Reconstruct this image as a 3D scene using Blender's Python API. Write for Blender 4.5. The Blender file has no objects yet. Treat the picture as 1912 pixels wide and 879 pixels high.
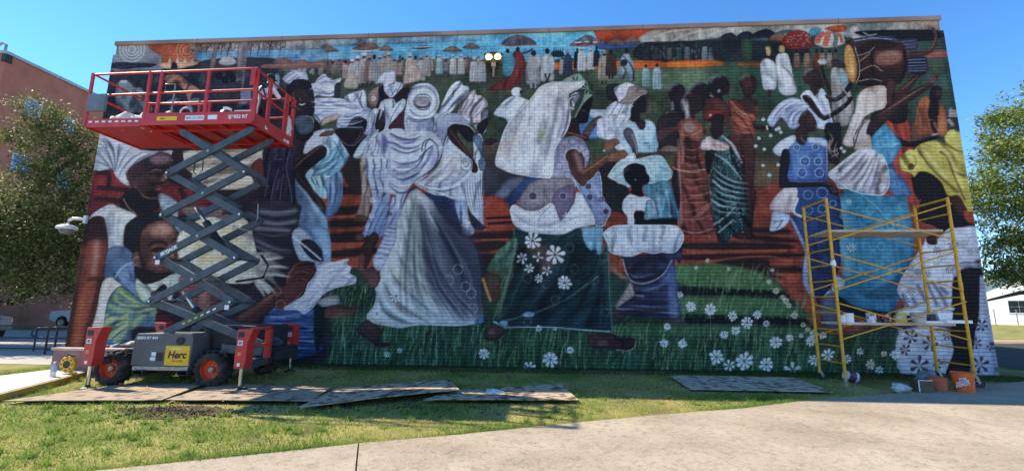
import bpy, bmesh, math, random
import numpy as np
from mathutils import Vector, Matrix

sc = bpy.context.scene
# ---------------- camera ----------------
CAM_Z = 1.76
YAW, PITCH, ROLL = -6.38379479e-02, 1.59922148e-01, 8.32711965e-03
fw = Vector((math.sin(YAW) * math.cos(PITCH), math.cos(YAW) * math.cos(PITCH), math.sin(PITCH)))
rt = Vector((math.cos(YAW), -math.sin(YAW), 0)); up = rt.cross(fw)
rt2 = rt * math.cos(ROLL) + up * math.sin(ROLL); up2 = up * math.cos(ROLL) - rt * math.sin(ROLL)
cam_d = bpy.data.cameras.new('camera'); cam = bpy.data.objects.new('camera', cam_d); sc.collection.objects.link(cam)
m4 = Matrix.Identity(4)
for i in range(3): m4[i][0], m4[i][1], m4[i][2] = rt2[i], up2[i], -fw[i]
m4[2][3] = CAM_Z
cam.matrix_world = m4
cam_d.sensor_width = 36; cam_d.lens = 821.42 / 1912 * 36; cam_d.clip_start = .05; cam_d.clip_end = 3000
sc.camera = cam
# ---------------- sky, sun, exposure ----------------
TO_SUN = Vector((-1.0, 0.37, 1.0)).normalized()
w = bpy.data.worlds.new('World'); sc.world = w; w.use_nodes = True
nt = w.node_tree; bg = nt.nodes['Background']
sky = nt.nodes.new('ShaderNodeTexSky'); sky.sky_type = 'NISHITA'; sky.sun_disc = False
sky.sun_elevation = math.asin(TO_SUN.z); sky.sun_rotation = math.atan2(TO_SUN.x, TO_SUN.y)
sky.altitude = 1500; sky.air_density = 1.0; sky.dust_density = 0.0; sky.ozone_density = 4
hs = nt.nodes.new('ShaderNodeHueSaturation'); hs.inputs['Saturation'].default_value = 1.2
nt.links.new(sky.outputs[0], hs.inputs['Color']); nt.links.new(hs.outputs[0], bg.inputs[0]); bg.inputs[1].default_value = 0.112
sun_d = bpy.data.lights.new('sun', 'SUN'); sun_d.energy = 3.3; sun_d.angle = math.radians(.53); sun_d.color = (1.0, .90, .74)
sun = bpy.data.objects.new('sun', sun_d); sc.collection.objects.link(sun)
sun.rotation_euler = TO_SUN.to_track_quat('Z', 'Y').to_euler(); sun.location = (-20, 8, 20)
vs = sc.view_settings; vs.view_transform = 'Standard'; vs.look = 'None'; vs.gamma = 1; vs.exposure = 1.5; vs.use_curve_mapping = False

# ---------------- helpers ----------------
COL = sc.collection.objects
rng = random.Random(11); nr = np.random.RandomState(5)
MATS = {}
def mat(name, col, rough=.6, metal=0.0, var=.18, scale=6.0, bump=0.0, col2=None, spec=.4, detail=5.0, bscale=None, thr=(.35, .65), emit=None, alpha=None, trans=0.0):
    if name in MATS: return MATS[name]
    m = bpy.data.materials.new(name); m.use_nodes = True; t = m.node_tree; b = t.nodes['Principled BSDF']; L = t.links.new
    b.inputs['Roughness'].default_value = rough; b.inputs['Metallic'].default_value = metal; b.inputs['Specular IOR Level'].default_value = spec
    tc = t.nodes.new('ShaderNodeTexCoord'); n = t.nodes.new('ShaderNodeTexNoise'); n.inputs['Scale'].default_value = scale; n.inputs['Detail'].default_value = detail
    L(tc.outputs['Object'], n.inputs['Vector'])
    r = t.nodes.new('ShaderNodeValToRGB'); r.color_ramp.elements[0].position, r.color_ramp.elements[1].position = thr
    c = np.array(col[:3]); c2 = np.array(col2[:3]) if col2 is not None else c * (1 + var)
    c1 = c if col2 is not None else c * (1 - var)
    r.color_ramp.elements[0].color = (*np.clip(c1, 0, 1), 1); r.color_ramp.elements[1].color = (*np.clip(c2, 0, 1), 1)
    L(n.outputs['Fac'], r.inputs['Fac']); L(r.outputs['Color'], b.inputs['Base Color'])
    if bump:
        n2 = t.nodes.new('ShaderNodeTexNoise'); n2.inputs['Scale'].default_value = bscale or scale * 6; n2.inputs['Detail'].default_value = 4; L(tc.outputs['Object'], n2.inputs['Vector'])
        bp = t.nodes.new('ShaderNodeBump'); bp.inputs['Strength'].default_value = bump; bp.inputs['Distance'].default_value = .02; L(n2.outputs['Fac'], bp.inputs['Height']); L(bp.outputs['Normal'], b.inputs['Normal'])
    if emit: b.inputs['Emission Color'].default_value = (*emit[0], 1); b.inputs['Emission Strength'].default_value = emit[1]
    if alpha is not None: b.inputs['Alpha'].default_value = alpha
    if trans: b.inputs['Transmission Weight'].default_value = trans
    MATS[name] = m; return m

def attr_mat(name, attr, rough=.8, bump=0, bscale=60, trans=0.0, spec=.2):
    m = bpy.data.materials.new(name); m.use_nodes = True; t = m.node_tree; b = t.nodes['Principled BSDF']; L = t.links.new
    a = t.nodes.new('ShaderNodeAttribute'); a.attribute_name = attr; L(a.outputs['Color'], b.inputs['Base Color'])
    b.inputs['Roughness'].default_value = rough; b.inputs['Specular IOR Level'].default_value = spec
    if bump:
        tc = t.nodes.new('ShaderNodeTexCoord'); n2 = t.nodes.new('ShaderNodeTexNoise'); n2.inputs['Scale'].default_value = bscale; n2.inputs['Detail'].default_value = 4; L(tc.outputs['Object'], n2.inputs['Vector'])
        bp = t.nodes.new('ShaderNodeBump'); bp.inputs['Strength'].default_value = bump; bp.inputs['Distance'].default_value = .01; L(n2.outputs['Fac'], bp.inputs['Height']); L(bp.outputs['Normal'], b.inputs['Normal'])
    if trans:
        tr = t.nodes.new('ShaderNodeBsdfTranslucent'); L(a.outputs['Color'], tr.inputs['Color']); mx = t.nodes.new('ShaderNodeMixShader'); mx.inputs[0].default_value = trans
        o = t.nodes['Material Output']; L(b.outputs[0], mx.inputs[1]); L(tr.outputs[0], mx.inputs[2]); L(mx.outputs[0], o.inputs[0])
    return m

def offs(p):
    o = Vector((0, 0, 0))
    while p is not None: o += p.location; p = p.parent
    return o
def tag(o, label=None, cat=None, group=None, kind=None):
    if label: o['label'] = label
    if cat: o['category'] = cat
    if group: o['group'] = group
    if kind: o['kind'] = kind
    return o
def thing(name, loc, label, cat, group=None):
    o = bpy.data.objects.new(name, None); COL.link(o); o.location = loc; o.empty_display_size = .2
    return tag(o, label, cat, group)

class MB:
    def __init__(s): s.v, s.f = [], []
    def add(s, v, f):
        k = len(s.v); s.v += [tuple(a) for a in v]; s.f += [tuple(i + k for i in g) for g in f]; return s
    def box(s, x0, x1, y0, y1, z0, z1):
        v = [(x0, y0, z0), (x1, y0, z0), (x1, y1, z0), (x0, y1, z0), (x0, y0, z1), (x1, y0, z1), (x1, y1, z1), (x0, y1, z1)]
        return s.add(v, [(0, 3, 2, 1), (4, 5, 6, 7), (0, 1, 5, 4), (1, 2, 6, 5), (2, 3, 7, 6), (3, 0, 4, 7)])
    def beam(s, p, q, w, h, upv=(0, 0, 1)):
        p, q = Vector(p), Vector(q); d = (q - p).normalized(); u = Vector(upv)
        if abs(d.dot(u)) > .98: u = Vector((0, 1, 0))
        a = d.cross(u).normalized() * w * .5; b = a.cross(d).normalized() * h * .5
        v = [c + i * a + j * b for c in (p, q) for i, j in ((-1, -1), (1, -1), (1, 1), (-1, 1))]
        return s.add(v, [(0, 1, 2, 3), (7, 6, 5, 4), (0, 4, 5, 1), (1, 5, 6, 2), (2, 6, 7, 3), (3, 7, 4, 0)])
    def tube(s, p, q, r, n=10, r2=None, cap=True):
        p, q = Vector(p), Vector(q); d = (q - p).normalized(); u = Vector((0, 0, 1)) if abs(d.z) < .9 else Vector((1, 0, 0))
        a = d.cross(u).normalized(); b = d.cross(a); r2 = r if r2 is None else r2
        v = [c + (a * math.cos(t) + b * math.sin(t)) * k for c, k in ((p, r), (q, r2)) for t in [2 * math.pi * i / n for i in range(n)]]
        f = [(i, (i + 1) % n, n + (i + 1) % n, n + i) for i in range(n)]
        if cap: f += [tuple(range(n))[::-1], tuple(range(n, 2 * n))]
        return s.add(v, f)
    def path(s, pts, r, n=8):
        pts = [Vector(p) for p in pts]; rings = []
        R = r if hasattr(r, '__len__') else [r] * len(pts)
        for i, p in enumerate(pts):
            d = (pts[min(i + 1, len(pts) - 1)] - pts[max(i - 1, 0)]).normalized(); u = Vector((0, 0, 1)) if abs(d.z) < .95 else Vector((1, 0, 0))
            a = d.cross(u).normalized(); b = d.cross(a)
            rings.append([p + (a * math.cos(t) + b * math.sin(t)) * R[i] for t in [2 * math.pi * k / n for k in range(n)]])
        v = [x for g in rings for x in g]; f = []
        for i in range(len(rings) - 1): f += [(i * n + k, i * n + (k + 1) % n, (i + 1) * n + (k + 1) % n, (i + 1) * n + k) for k in range(n)]
        f += [tuple(range(n))[::-1], tuple(range(len(v) - n, len(v)))]
        return s.add(v, f)
    def lathe(s, prof, c, axis='Z', n=20, a0=0, a1=2 * math.pi):
        """prof: (radius, along)"""
        v = []; full = abs(a1 - a0 - 2 * math.pi) < 1e-6; k = n if full else n + 1
        for r, h in prof:
            for i in range(k):
                t = a0 + (a1 - a0) * i / n; x, y = r * math.cos(t), r * math.sin(t)
                v.append((c[0] + x, c[1] + y, c[2] + h) if axis == 'Z' else (c[0] + x, c[1] + h, c[2] + y) if axis == 'Y' else (c[0] + h, c[1] + x, c[2] + y))
        f = []
        for j in range(len(prof) - 1):
            for i in range(n):
                b, d = j * k + i, j * k + (i + 1) % k; f.append((b, d, d + k, b + k))
        return s.add(v, f)
    def prism(s, outline, axis, a, b):
        """outline of 2D points swept along an axis from a to b"""
        n = len(outline)
        def P(u, w, t): return (t, u, w) if axis == 'X' else (u, t, w) if axis == 'Y' else (u, w, t)
        v = [P(u, w, a) for u, w in outline] + [P(u, w, b) for u, w in outline]
        return s.add(v, [tuple(range(n)), tuple(range(2 * n - 1, n - 1, -1))] + [(i, i + n, (i + 1) % n + n, (i + 1) % n) for i in range(n)])
    def turn(s, ang, c=(0, 0), start=0):
        ca, sa = math.cos(ang), math.sin(ang)
        s.v = s.v[:start] + [(c[0] + (x - c[0]) * ca - (y - c[1]) * sa, c[1] + (x - c[0]) * sa + (y - c[1]) * ca, z) for x, y, z in s.v[start:]]; return s
    def build(s, name, m, parent=None, label=None, cat=None, group=None, kind=None, smooth=False, bevel=0.0, shift=True):
        me = bpy.data.meshes.new(name)
        if parent is not None: o = offs(parent)
        elif shift:
            a = np.array(s.v); o = Vector(((a[:, 0].min() + a[:, 0].max()) / 2, (a[:, 1].min() + a[:, 1].max()) / 2, a[:, 2].min()))
        else: o = Vector((0, 0, 0))
        me.from_pydata([(x - o.x, y - o.y, z - o.z) for x, y, z in s.v], [], s.f)
        bm = bmesh.new(); bm.from_mesh(me); bmesh.ops.recalc_face_normals(bm, faces=bm.faces)
        if bevel: bmesh.ops.bevel(bm, geom=[e for e in bm.edges if len(e.link_faces) == 2 and e.calc_face_angle(0) > .6], offset=bevel, segments=2, affect='EDGES', profile=.6)
        bm.to_mesh(me); bm.free()
        if m: me.materials.append(m)
        if smooth:
            me.polygons.foreach_set('use_smooth', [True] * len(me.polygons))
            me.set_sharp_from_angle(angle=math.radians(40))
        ob = bpy.data.objects.new(name, me); COL.link(ob)
        if parent is not None: ob.parent = parent
        else: ob.location = o
        return tag(ob, label, cat, group, kind)

def mesh_np(name, V, F, m, parent=None, colors=None, attr='tint', kind=None, label=None, cat=None):
    """large meshes from arrays; F is (n,3) or (n,4)"""
    V = np.asarray(V, np.float32); F = np.asarray(F, np.int32); k = F.shape[1]
    if parent is not None: V = V - np.array(offs(parent), np.float32)
    me = bpy.data.meshes.new(name); me.vertices.add(len(V)); me.vertices.foreach_set('co', V.ravel())
    me.loops.add(F.size); me.loops.foreach_set('vertex_index', F.ravel())
    me.polygons.add(len(F)); me.polygons.foreach_set('loop_start', np.arange(0, F.size, k, dtype=np.int32)); me.polygons.foreach_set('loop_total', np.full(len(F), k, np.int32))
    if colors is not None:
        at_ = me.color_attributes.new(attr, 'FLOAT_COLOR', 'POINT'); c = np.ones((len(V), 4), np.float32); c[:, :3] = colors; at_.data.foreach_set('color', c.ravel())
    me.update(calc_edges=True); me.validate()
    if m: me.materials.append(m)
    o = bpy.data.objects.new(name, me); COL.link(o)
    if parent is not None: o.parent = parent
    return tag(o, label, cat, None, kind)

def text_mesh(name, body, size, m, parent, origin, right=(1, 0, 0), upv=(0, 0, 1), shear=0.0, align='LEFT', space=1.0, sx=1.0, bold=0.0):
    cu = bpy.data.curves.new(name, 'FONT'); cu.body = body; cu.size = size; cu.shear = shear; cu.align_x = align; cu.space_character = space; cu.extrude = .001; cu.offset = bold
    o = bpy.data.objects.new(name, cu); COL.link(o)
    dg = bpy.context.evaluated_depsgraph_get(); me = bpy.data.meshes.new_from_object(o.evaluated_get(dg)); bpy.data.objects.remove(o); bpy.data.curves.remove(cu)
    me.name = name; r, u = Vector(right).normalized(), Vector(upv).normalized(); n = r.cross(u); of = offs(parent) if parent else Vector()
    M = Matrix(((r.x * sx, u.x, n.x, origin[0] - of.x), (r.y * sx, u.y, n.y, origin[1] - of.y), (r.z * sx, u.z, n.z, origin[2] - of.z), (0, 0, 0, 1)))
    me.transform(M); me.materials.clear(); me.materials.append(m)
    ob = bpy.data.objects.new(name, me); COL.link(ob)
    if parent: ob.parent = parent
    return ob
SKETCH = np.array([[ 2.0521347792e-02,  3.3800552964e-03, -4.7617435964e+00], [ 6.5968013674e-04,  2.1062436879e-02, -1.8085774332e+00], [ 9.1934816002e-05,  2.3464943860e-04,  1.0000000000e+00]])
# ---- a small numpy paint box: shapes are laid on the wall's own surface (metres), 84 cells per metre ----
WALL_W, WALL_H = 26.79, 10.65
CELL = 84.0
CW, CH = int(WALL_W * CELL), int(WALL_H * CELL)
canvas = np.zeros((CH, CW, 3), np.float32)
prng = np.random.RandomState(7)

def to_wall(p):
    """sketch units -> canvas cells (column, row from the top)"""
    p = np.asarray(p, float)
    q = np.c_[p, np.ones(len(p))] @ SKETCH.T
    return q[:, :2] / q[:, 2:3] * CELL

def spline(p, n=6, closed=True):
    p = np.asarray(p, float); m = len(p)
    if m < 3: return p
    if closed: a, b, c, d = np.roll(p, 1, 0), p, np.roll(p, -1, 0), np.roll(p, -2, 0)
    else:
        e = np.vstack([p[:1] * 2 - p[1:2], p, p[-1:] * 2 - p[-2:-1]])
        a, b, c, d = e[:-3], e[1:-2], e[2:-1], e[3:]
    out = []
    for t in np.arange(n) / n:
        out.append(0.5 * (2 * b + (c - a) * t + (2 * a - 5 * b + 4 * c - d) * t * t + (3 * b - a - 3 * c + d) * t ** 3))
    o = np.stack(out, 1).reshape(-1, 2)
    return o if closed else np.vstack([o, p[-1:]])

def fill(p):
    """coverage mask of a closed outline: (x0, y0, array)"""
    x0, y0 = int(max(0, math.floor(p[:, 0].min()) - 1)), int(max(0, math.floor(p[:, 1].min()) - 1))
    x1, y1 = int(min(CW, math.ceil(p[:, 0].max()) + 2)), int(min(CH, math.ceil(p[:, 1].max()) + 2))
    if x1 <= x0 or y1 <= y0: return None
    w, h = x1 - x0, y1 - y0
    SS = 3
    ys = (np.arange(h * SS) + .5) / SS + y0
    xa, ya = p[:, 0], p[:, 1]; xb, yb = np.roll(xa, -1), np.roll(ya, -1)
    hit = (ya[:, None] <= ys[None]) != (yb[:, None] <= ys[None])
    e, k = np.nonzero(hit)
    xs = np.clip(xa[e] + (ys[k] - ya[e]) / (yb[e] - ya[e]) * (xb[e] - xa[e]) - x0, 0, w)
    i = xs.astype(int); fr = xs - i; sg = np.where(yb[e] > ya[e], 1.0, -1.0); k = k * (w + 2) + i
    n = h * SS * (w + 2)
    m = np.bincount(k, sg * (1 - fr), n) + np.bincount(k + 1, sg * fr, n)[:n]
    m = np.clip(np.abs(np.cumsum(m.reshape(h * SS, w + 2), 1)[:, :w]), 0, 1)
    return x0, y0, m.reshape(h, SS, w).mean(1).astype(np.float32)

def blur(a, r):
    r = int(r)
    if r < 1: return a
    for ax in (0, 1):
        for _ in (0, 1):
            pad = [(0, 0), (0, 0)]; pad[ax] = (r + 1, r)
            c = np.cumsum(np.pad(a, pad, mode='edge'), axis=ax)
            n = a.shape[ax]
            a = (np.take(c, range(2 * r + 1, 2 * r + 1 + n), ax) - np.take(c, range(0, n), ax)) / (2 * r + 1)
    return a

def vnoise(w, h, cell, seed):
    g = np.random.RandomState(seed).rand(int(h / cell) + 3, int(w / cell) + 3).astype(np.float32)
    y, x = np.arange(h) / cell, np.arange(w) / cell
    yi, xi = y.astype(int), x.astype(int)
    fy, fx = (y - yi)[:, None], (x - xi)[None]
    fy, fx = fy * fy * (3 - 2 * fy), fx * fx * (3 - 2 * fx)
    a, b = g[yi][:, xi], g[yi][:, xi + 1]; c, d = g[yi + 1][:, xi], g[yi + 1][:, xi + 1]
    return (a + (b - a) * fx) * (1 - fy) + (c + (d - c) * fx) * fy - .5
def vnoise2(w, h, cx, cy, seed):
    n = vnoise(int(w / cx) + 3, h, cy, seed); x = np.arange(w) / cx; i = x.astype(int); fx = x - i; fx = fx * fx * (3 - 2 * fx)
    r_ = np.random.RandomState(seed).rand(h // max(1, int(cy)) + 2, int(w / cx) + 3).astype(np.float32)
    y = np.minimum((np.arange(h) / cy), r_.shape[0] - 1.001); j = y.astype(int); fy = (y - j)[:, None]
    a = r_[j] * (1 - fy) + r_[j + 1] * fy
    return a[:, i] * (1 - fx) + a[:, i + 1] * fx - .5
N1, N2, N3 = vnoise(CW, CH, 60, 1), vnoise(CW, CH, 16, 2), vnoise(CW, CH, 5, 3)
NF = vnoise(CW, CH, 34, 12)
NH = vnoise2(CW, CH, 46, 3, 4); NV = np.ascontiguousarray(vnoise2(CH, CW, 46, 3, 5).T)
m_ = np.arange(CH)[:, None] + np.arange(CW)[None]; ND1 = NH[(np.arange(CH)[:, None] * 2 + np.arange(CW)[None]) % CH, np.arange(CW)[None]]; ND2 = NH[(np.arange(CH)[:, None] * 2 - np.arange(CW)[None]) % CH, np.arange(CW)[None]]

CLIP = [None]
def inside(m, c):
    """is m a small detail lying within the clip shape c"""
    if c is None or m[2].sum() > .3 * c[2].sum(): return False
    x0, y0, a = m; cx, cy, ca = c
    xa, ya = max(x0, cx), max(y0, cy); xb, yb = min(x0 + a.shape[1], cx + ca.shape[1]), min(y0 + a.shape[0], cy + ca.shape[0])
    if xb <= xa or yb <= ya: return False
    return (a[ya - y0:yb - y0, xa - x0:xb - x0] * ca[ya - cy:yb - cy, xa - cx:xb - cx]).sum() > .75 * a.sum()
def lay(m, col, al=1.0, clip=None):
    if m is None: return
    x0, y0, a = m; a = a * al
    if clip is not None:
        cx, cy, ca = clip; full = np.zeros_like(a)
        xa, ya = max(x0, cx), max(y0, cy); xb, yb = min(x0 + a.shape[1], cx + ca.shape[1]), min(y0 + a.shape[0], cy + ca.shape[0])
        if xb <= xa or yb <= ya: return
        full[ya - y0:yb - y0, xa - x0:xb - x0] = ca[ya - cy:yb - cy, xa - cx:xb - cx]
        a = a * full
    h, w = a.shape; v = canvas[y0:y0 + h, x0:x0 + w]
    col = np.asarray(col, np.float32)
    if col.ndim == 1: col = col[None, None]
    v += (col - v) * a[..., None]

OX, OY, ZS = 0, 0, 4.0
def at(x, y, z=4.0):
    global OX, OY, ZS
    OX, OY, ZS = x, y, z
def pts(s):
    v = [float(t) for t in s.replace(',', ' ').split()]
    p = np.array(v).reshape(-1, 2)
    return p / ZS + np.array([OX, OY])

def f(s, c, c2=None, ang=90, sm=1, folds=None, mot=1.0, rim=.24, rimw=4, al=1.0, soft=0, line=None):
    """painted shape: colour c (to c2 along ang), drapery folds (angle, period, depth, bend), mottling, dark rim or pale outline"""
    p = to_wall(pts(s)); q = spline(p) if sm else p
    m = fill(q)
    if m is None: return
    x0, y0, a = m
    if soft:
        P = int(min(2 * soft + 1, x0, y0)); a = blur(np.pad(a, P), soft); x0 -= P; y0 -= P
        a = a[:CH - y0, :CW - x0]; m = (x0, y0, a)
    h, w = a.shape; yy, xx = np.mgrid[0:h, 0:w].astype(np.float32)
    col = np.ones((h, w, 3), np.float32) * np.array(c, np.float32)
    if c2 is not None:
        dx, dy = math.cos(math.radians(ang)), math.sin(math.radians(ang))
        u = xx * dx + yy * dy; lo, hi = min(0, w * dx) + min(0, h * dy), max(0, w * dx) + max(0, h * dy)
        t = np.clip((u - lo) / (hi - lo + 1e-6), 0, 1)[..., None]
        col += t * (np.array(c2, np.float32) - np.array(c, np.float32))
    n1, n2, n3 = (N[y0:y0 + h, x0:x0 + w] for N in (N1, N2, N3))
    g = 1 + mot * (0.22 * n1 + 0.20 * n2 + 0.10 * n3)
    if folds:
        an, per, dep, bend = folds
        dx, dy = math.cos(math.radians(an + 90)), math.sin(math.radians(an + 90))
        u = (xx - w / 2) * dx + (yy - h / 2) * dy; v = (xx - w / 2) * dy - (yy - h / 2) * dx
        u = u + bend * (v / max(w, h)) ** 2 * max(w, h) + 22 * n1 + 7 * n2
        s_ = np.sin(u * 2 * math.pi / per) * .65 + np.sin(u * 2 * math.pi / (per * .47) + 1.3) * .35
        s_ = np.tanh(2.4 * (s_ + .25)); s_ = np.where(s_ > 0, s_ * .38, s_) * np.clip(.75 + 2.4 * NF[y0:y0 + h, x0:x0 + w], 0.05, 1.35)
        g = g * (1 + .85 * dep * s_)
        a_ = an % 180; ns = NH if a_ < 25 or a_ > 155 else NV if 65 < a_ < 115 else ND2 if a_ < 65 else ND1
        g = g * (1 + .24 * mot * ns[y0:y0 + h, x0:x0 + w])
    else: g = g * (1 + .11 * mot * NV[y0:y0 + h, x0:x0 + w])
    col = col * np.clip(g, .05, 2)[..., None]
    if rim:
        e = 1 - blur(np.pad(a, 1), rimw)[1:-1, 1:-1]
        col = col * (1 - rim * np.clip(e * 1.8, 0, 1))[..., None]
    lay((x0, y0, a), np.clip(col, 0, 255), al)
    if not soft and al == 1.0 and not inside(m, CLIP[0]): CLIP[0] = m
    if line: l(s, line[0], line[1], closed=True, clip=0, sm=sm)

def l(s, c, w=2.0, al=1.0, soft=0, clip=1, taper=0, closed=False, sm=1):
    """brush line, w in sketch units; clipped to the last shape unless clip=0; list of lines split by '|'"""
    for part in s.split('|'):
        p = to_wall(pts(part))
        if closed: p = np.vstack([p, p[:1]])
        p = spline(p, 5, False) if sm and len(p) > 2 else p
        d = np.gradient(p, axis=0); n = np.stack([-d[:, 1], d[:, 0]], 1); n /= np.linalg.norm(n, axis=1, keepdims=True) + 1e-9
        t = np.linspace(0, 1, len(p)); k = np.full(len(p), w * .5 * CELL / 66.0)
        if taper == 1: k = k * (1 - .85 * t)
        elif taper == 2: k = k * (.15 + .85 * np.sin(math.pi * t))
        q = np.vstack([p + n * k[:, None], (p - n * k[:, None])[::-1]])
        m = fill(q)
        if m is None: continue
        if soft:
            x0, y0, a = m; r = int(soft * CELL / 66); P = min(r * 2, x0, y0)
            a = np.pad(a, P) if P > 0 else a
            a = blur(a, r); x0 -= max(P, 0); y0 -= max(P, 0)
            m = (x0, y0, a[:max(0, CH - y0), :max(0, CW - x0)])
        lay(m, c, al, CLIP[0] if clip else None)

def el(cx, cy, rx, ry, c, c2=None, rot=0, **k):
    t = np.linspace(0, 2 * math.pi, 15)[:-1]; r = math.radians(rot)
    x, y = rx * np.cos(t), ry * np.sin(t)
    s = ' '.join('%.2f,%.2f' % (cx + a * math.cos(r) - b * math.sin(r), cy + a * math.sin(r) + b * math.cos(r)) for a, b in zip(x, y))
    cl = CLIP[0]; f(s, c, c2, **k); CLIP[0] = cl

def ring(cx, cy, r, c, w=1.0, al=.8, clip=1, a0=0, a1=360):
    t = np.radians(np.linspace(a0, a1, 13))
    l(' '.join('%.2f,%.2f' % (cx + r * math.cos(a), cy + r * math.sin(a)) for a in t), c, w, al, clip=clip)

def fl(cx, cy, r, c=(225, 228, 235), n=7, mid=None, al=1.0, rot=0.3, fat=.24, clip=0):
    """a painted blossom"""
    cl = CLIP[0]
    for k in range(n):
        a = rot + 2 * math.pi * k / n; rr = r * (.82 + .3 * prng.rand())
        ca, sa = math.cos(a), math.sin(a); w = r * fat
        P = [(.12 * rr, 0), (.55 * rr, w * .7), (.88 * rr, w), (rr, 0), (.88 * rr, -w), (.55 * rr, -w * .7)]
        p = to_wall(pts(' '.join('%.2f,%.2f' % (cx + u * ca - v * sa, cy + u * sa + v * ca) for u, v in P)))
        m = fill(spline(p, 3))
        lay(m, np.array(c) * (.9 + .12 * prng.rand()), al, cl if clip else None)
    if mid: el(cx, cy, r * .16, r * .16, mid)
    CLIP[0] = cl

def mini(x, y, h, body, head=(28, 24, 30), lean=0, legs=None, w=.34, hat=None):
    """a small far-off standing figure, feet at x,y"""
    def q(*a): return ' '.join('%.2f,%.2f' % (x + u * h + lean * (1 - v) * h, y - h + v * h) for u, v in a)
    W = w / 2
    lb = .86 if legs else 1.0
    if legs:
        l(q((-.05, .8), (-.06, 1)), legs, .07 * h, clip=0); l(q((.05, .8), (.05, 1)), legs, .07 * h, clip=0)
    f(q((-.06, .16), (.06, .16), (W * .85, .24), (W, .5), (W * 1.05, lb), (0, lb + .01), (-W * 1.05, lb), (-W, .5), (-W * .85, .24)), body, np.array(body) * .72, ang=20, rim=.25, rimw=2)
    l(q((-W * .4, .35), (-W * .5, .95)) + '|' + q((W * .35, .35), (W * .3, .95)), np.array(body) * .6, .035 * h, .7)
    el(x + lean * h * .92, y - h * .915, .062 * h, .082 * h, head)
    if hat is not None: el(x + lean * h * .92, y - h * .95, .085 * h, .065 * h, hat)

def blades(x0, y0, x1, y1, n, cols, ln=(18, 40), lean=.35, w=1.2, clip=0, al=.85):
    r = prng
    ys = np.sort(r.uniform(y0, y1, n))
    for y in ys:
        x = r.uniform(x0, x1); L = r.uniform(*ln); k = lean + r.uniform(-.35, .35)
        c = np.array(cols[r.randint(len(cols))]) * r.uniform(.75, 1.2)
        l('%.1f,%.1f %.1f,%.1f %.1f,%.1f' % (x, y, x + .25 * k * L, y - .6 * L, x + k * L * .8, y - L), c, w, al, clip=clip, taper=1)
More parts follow.
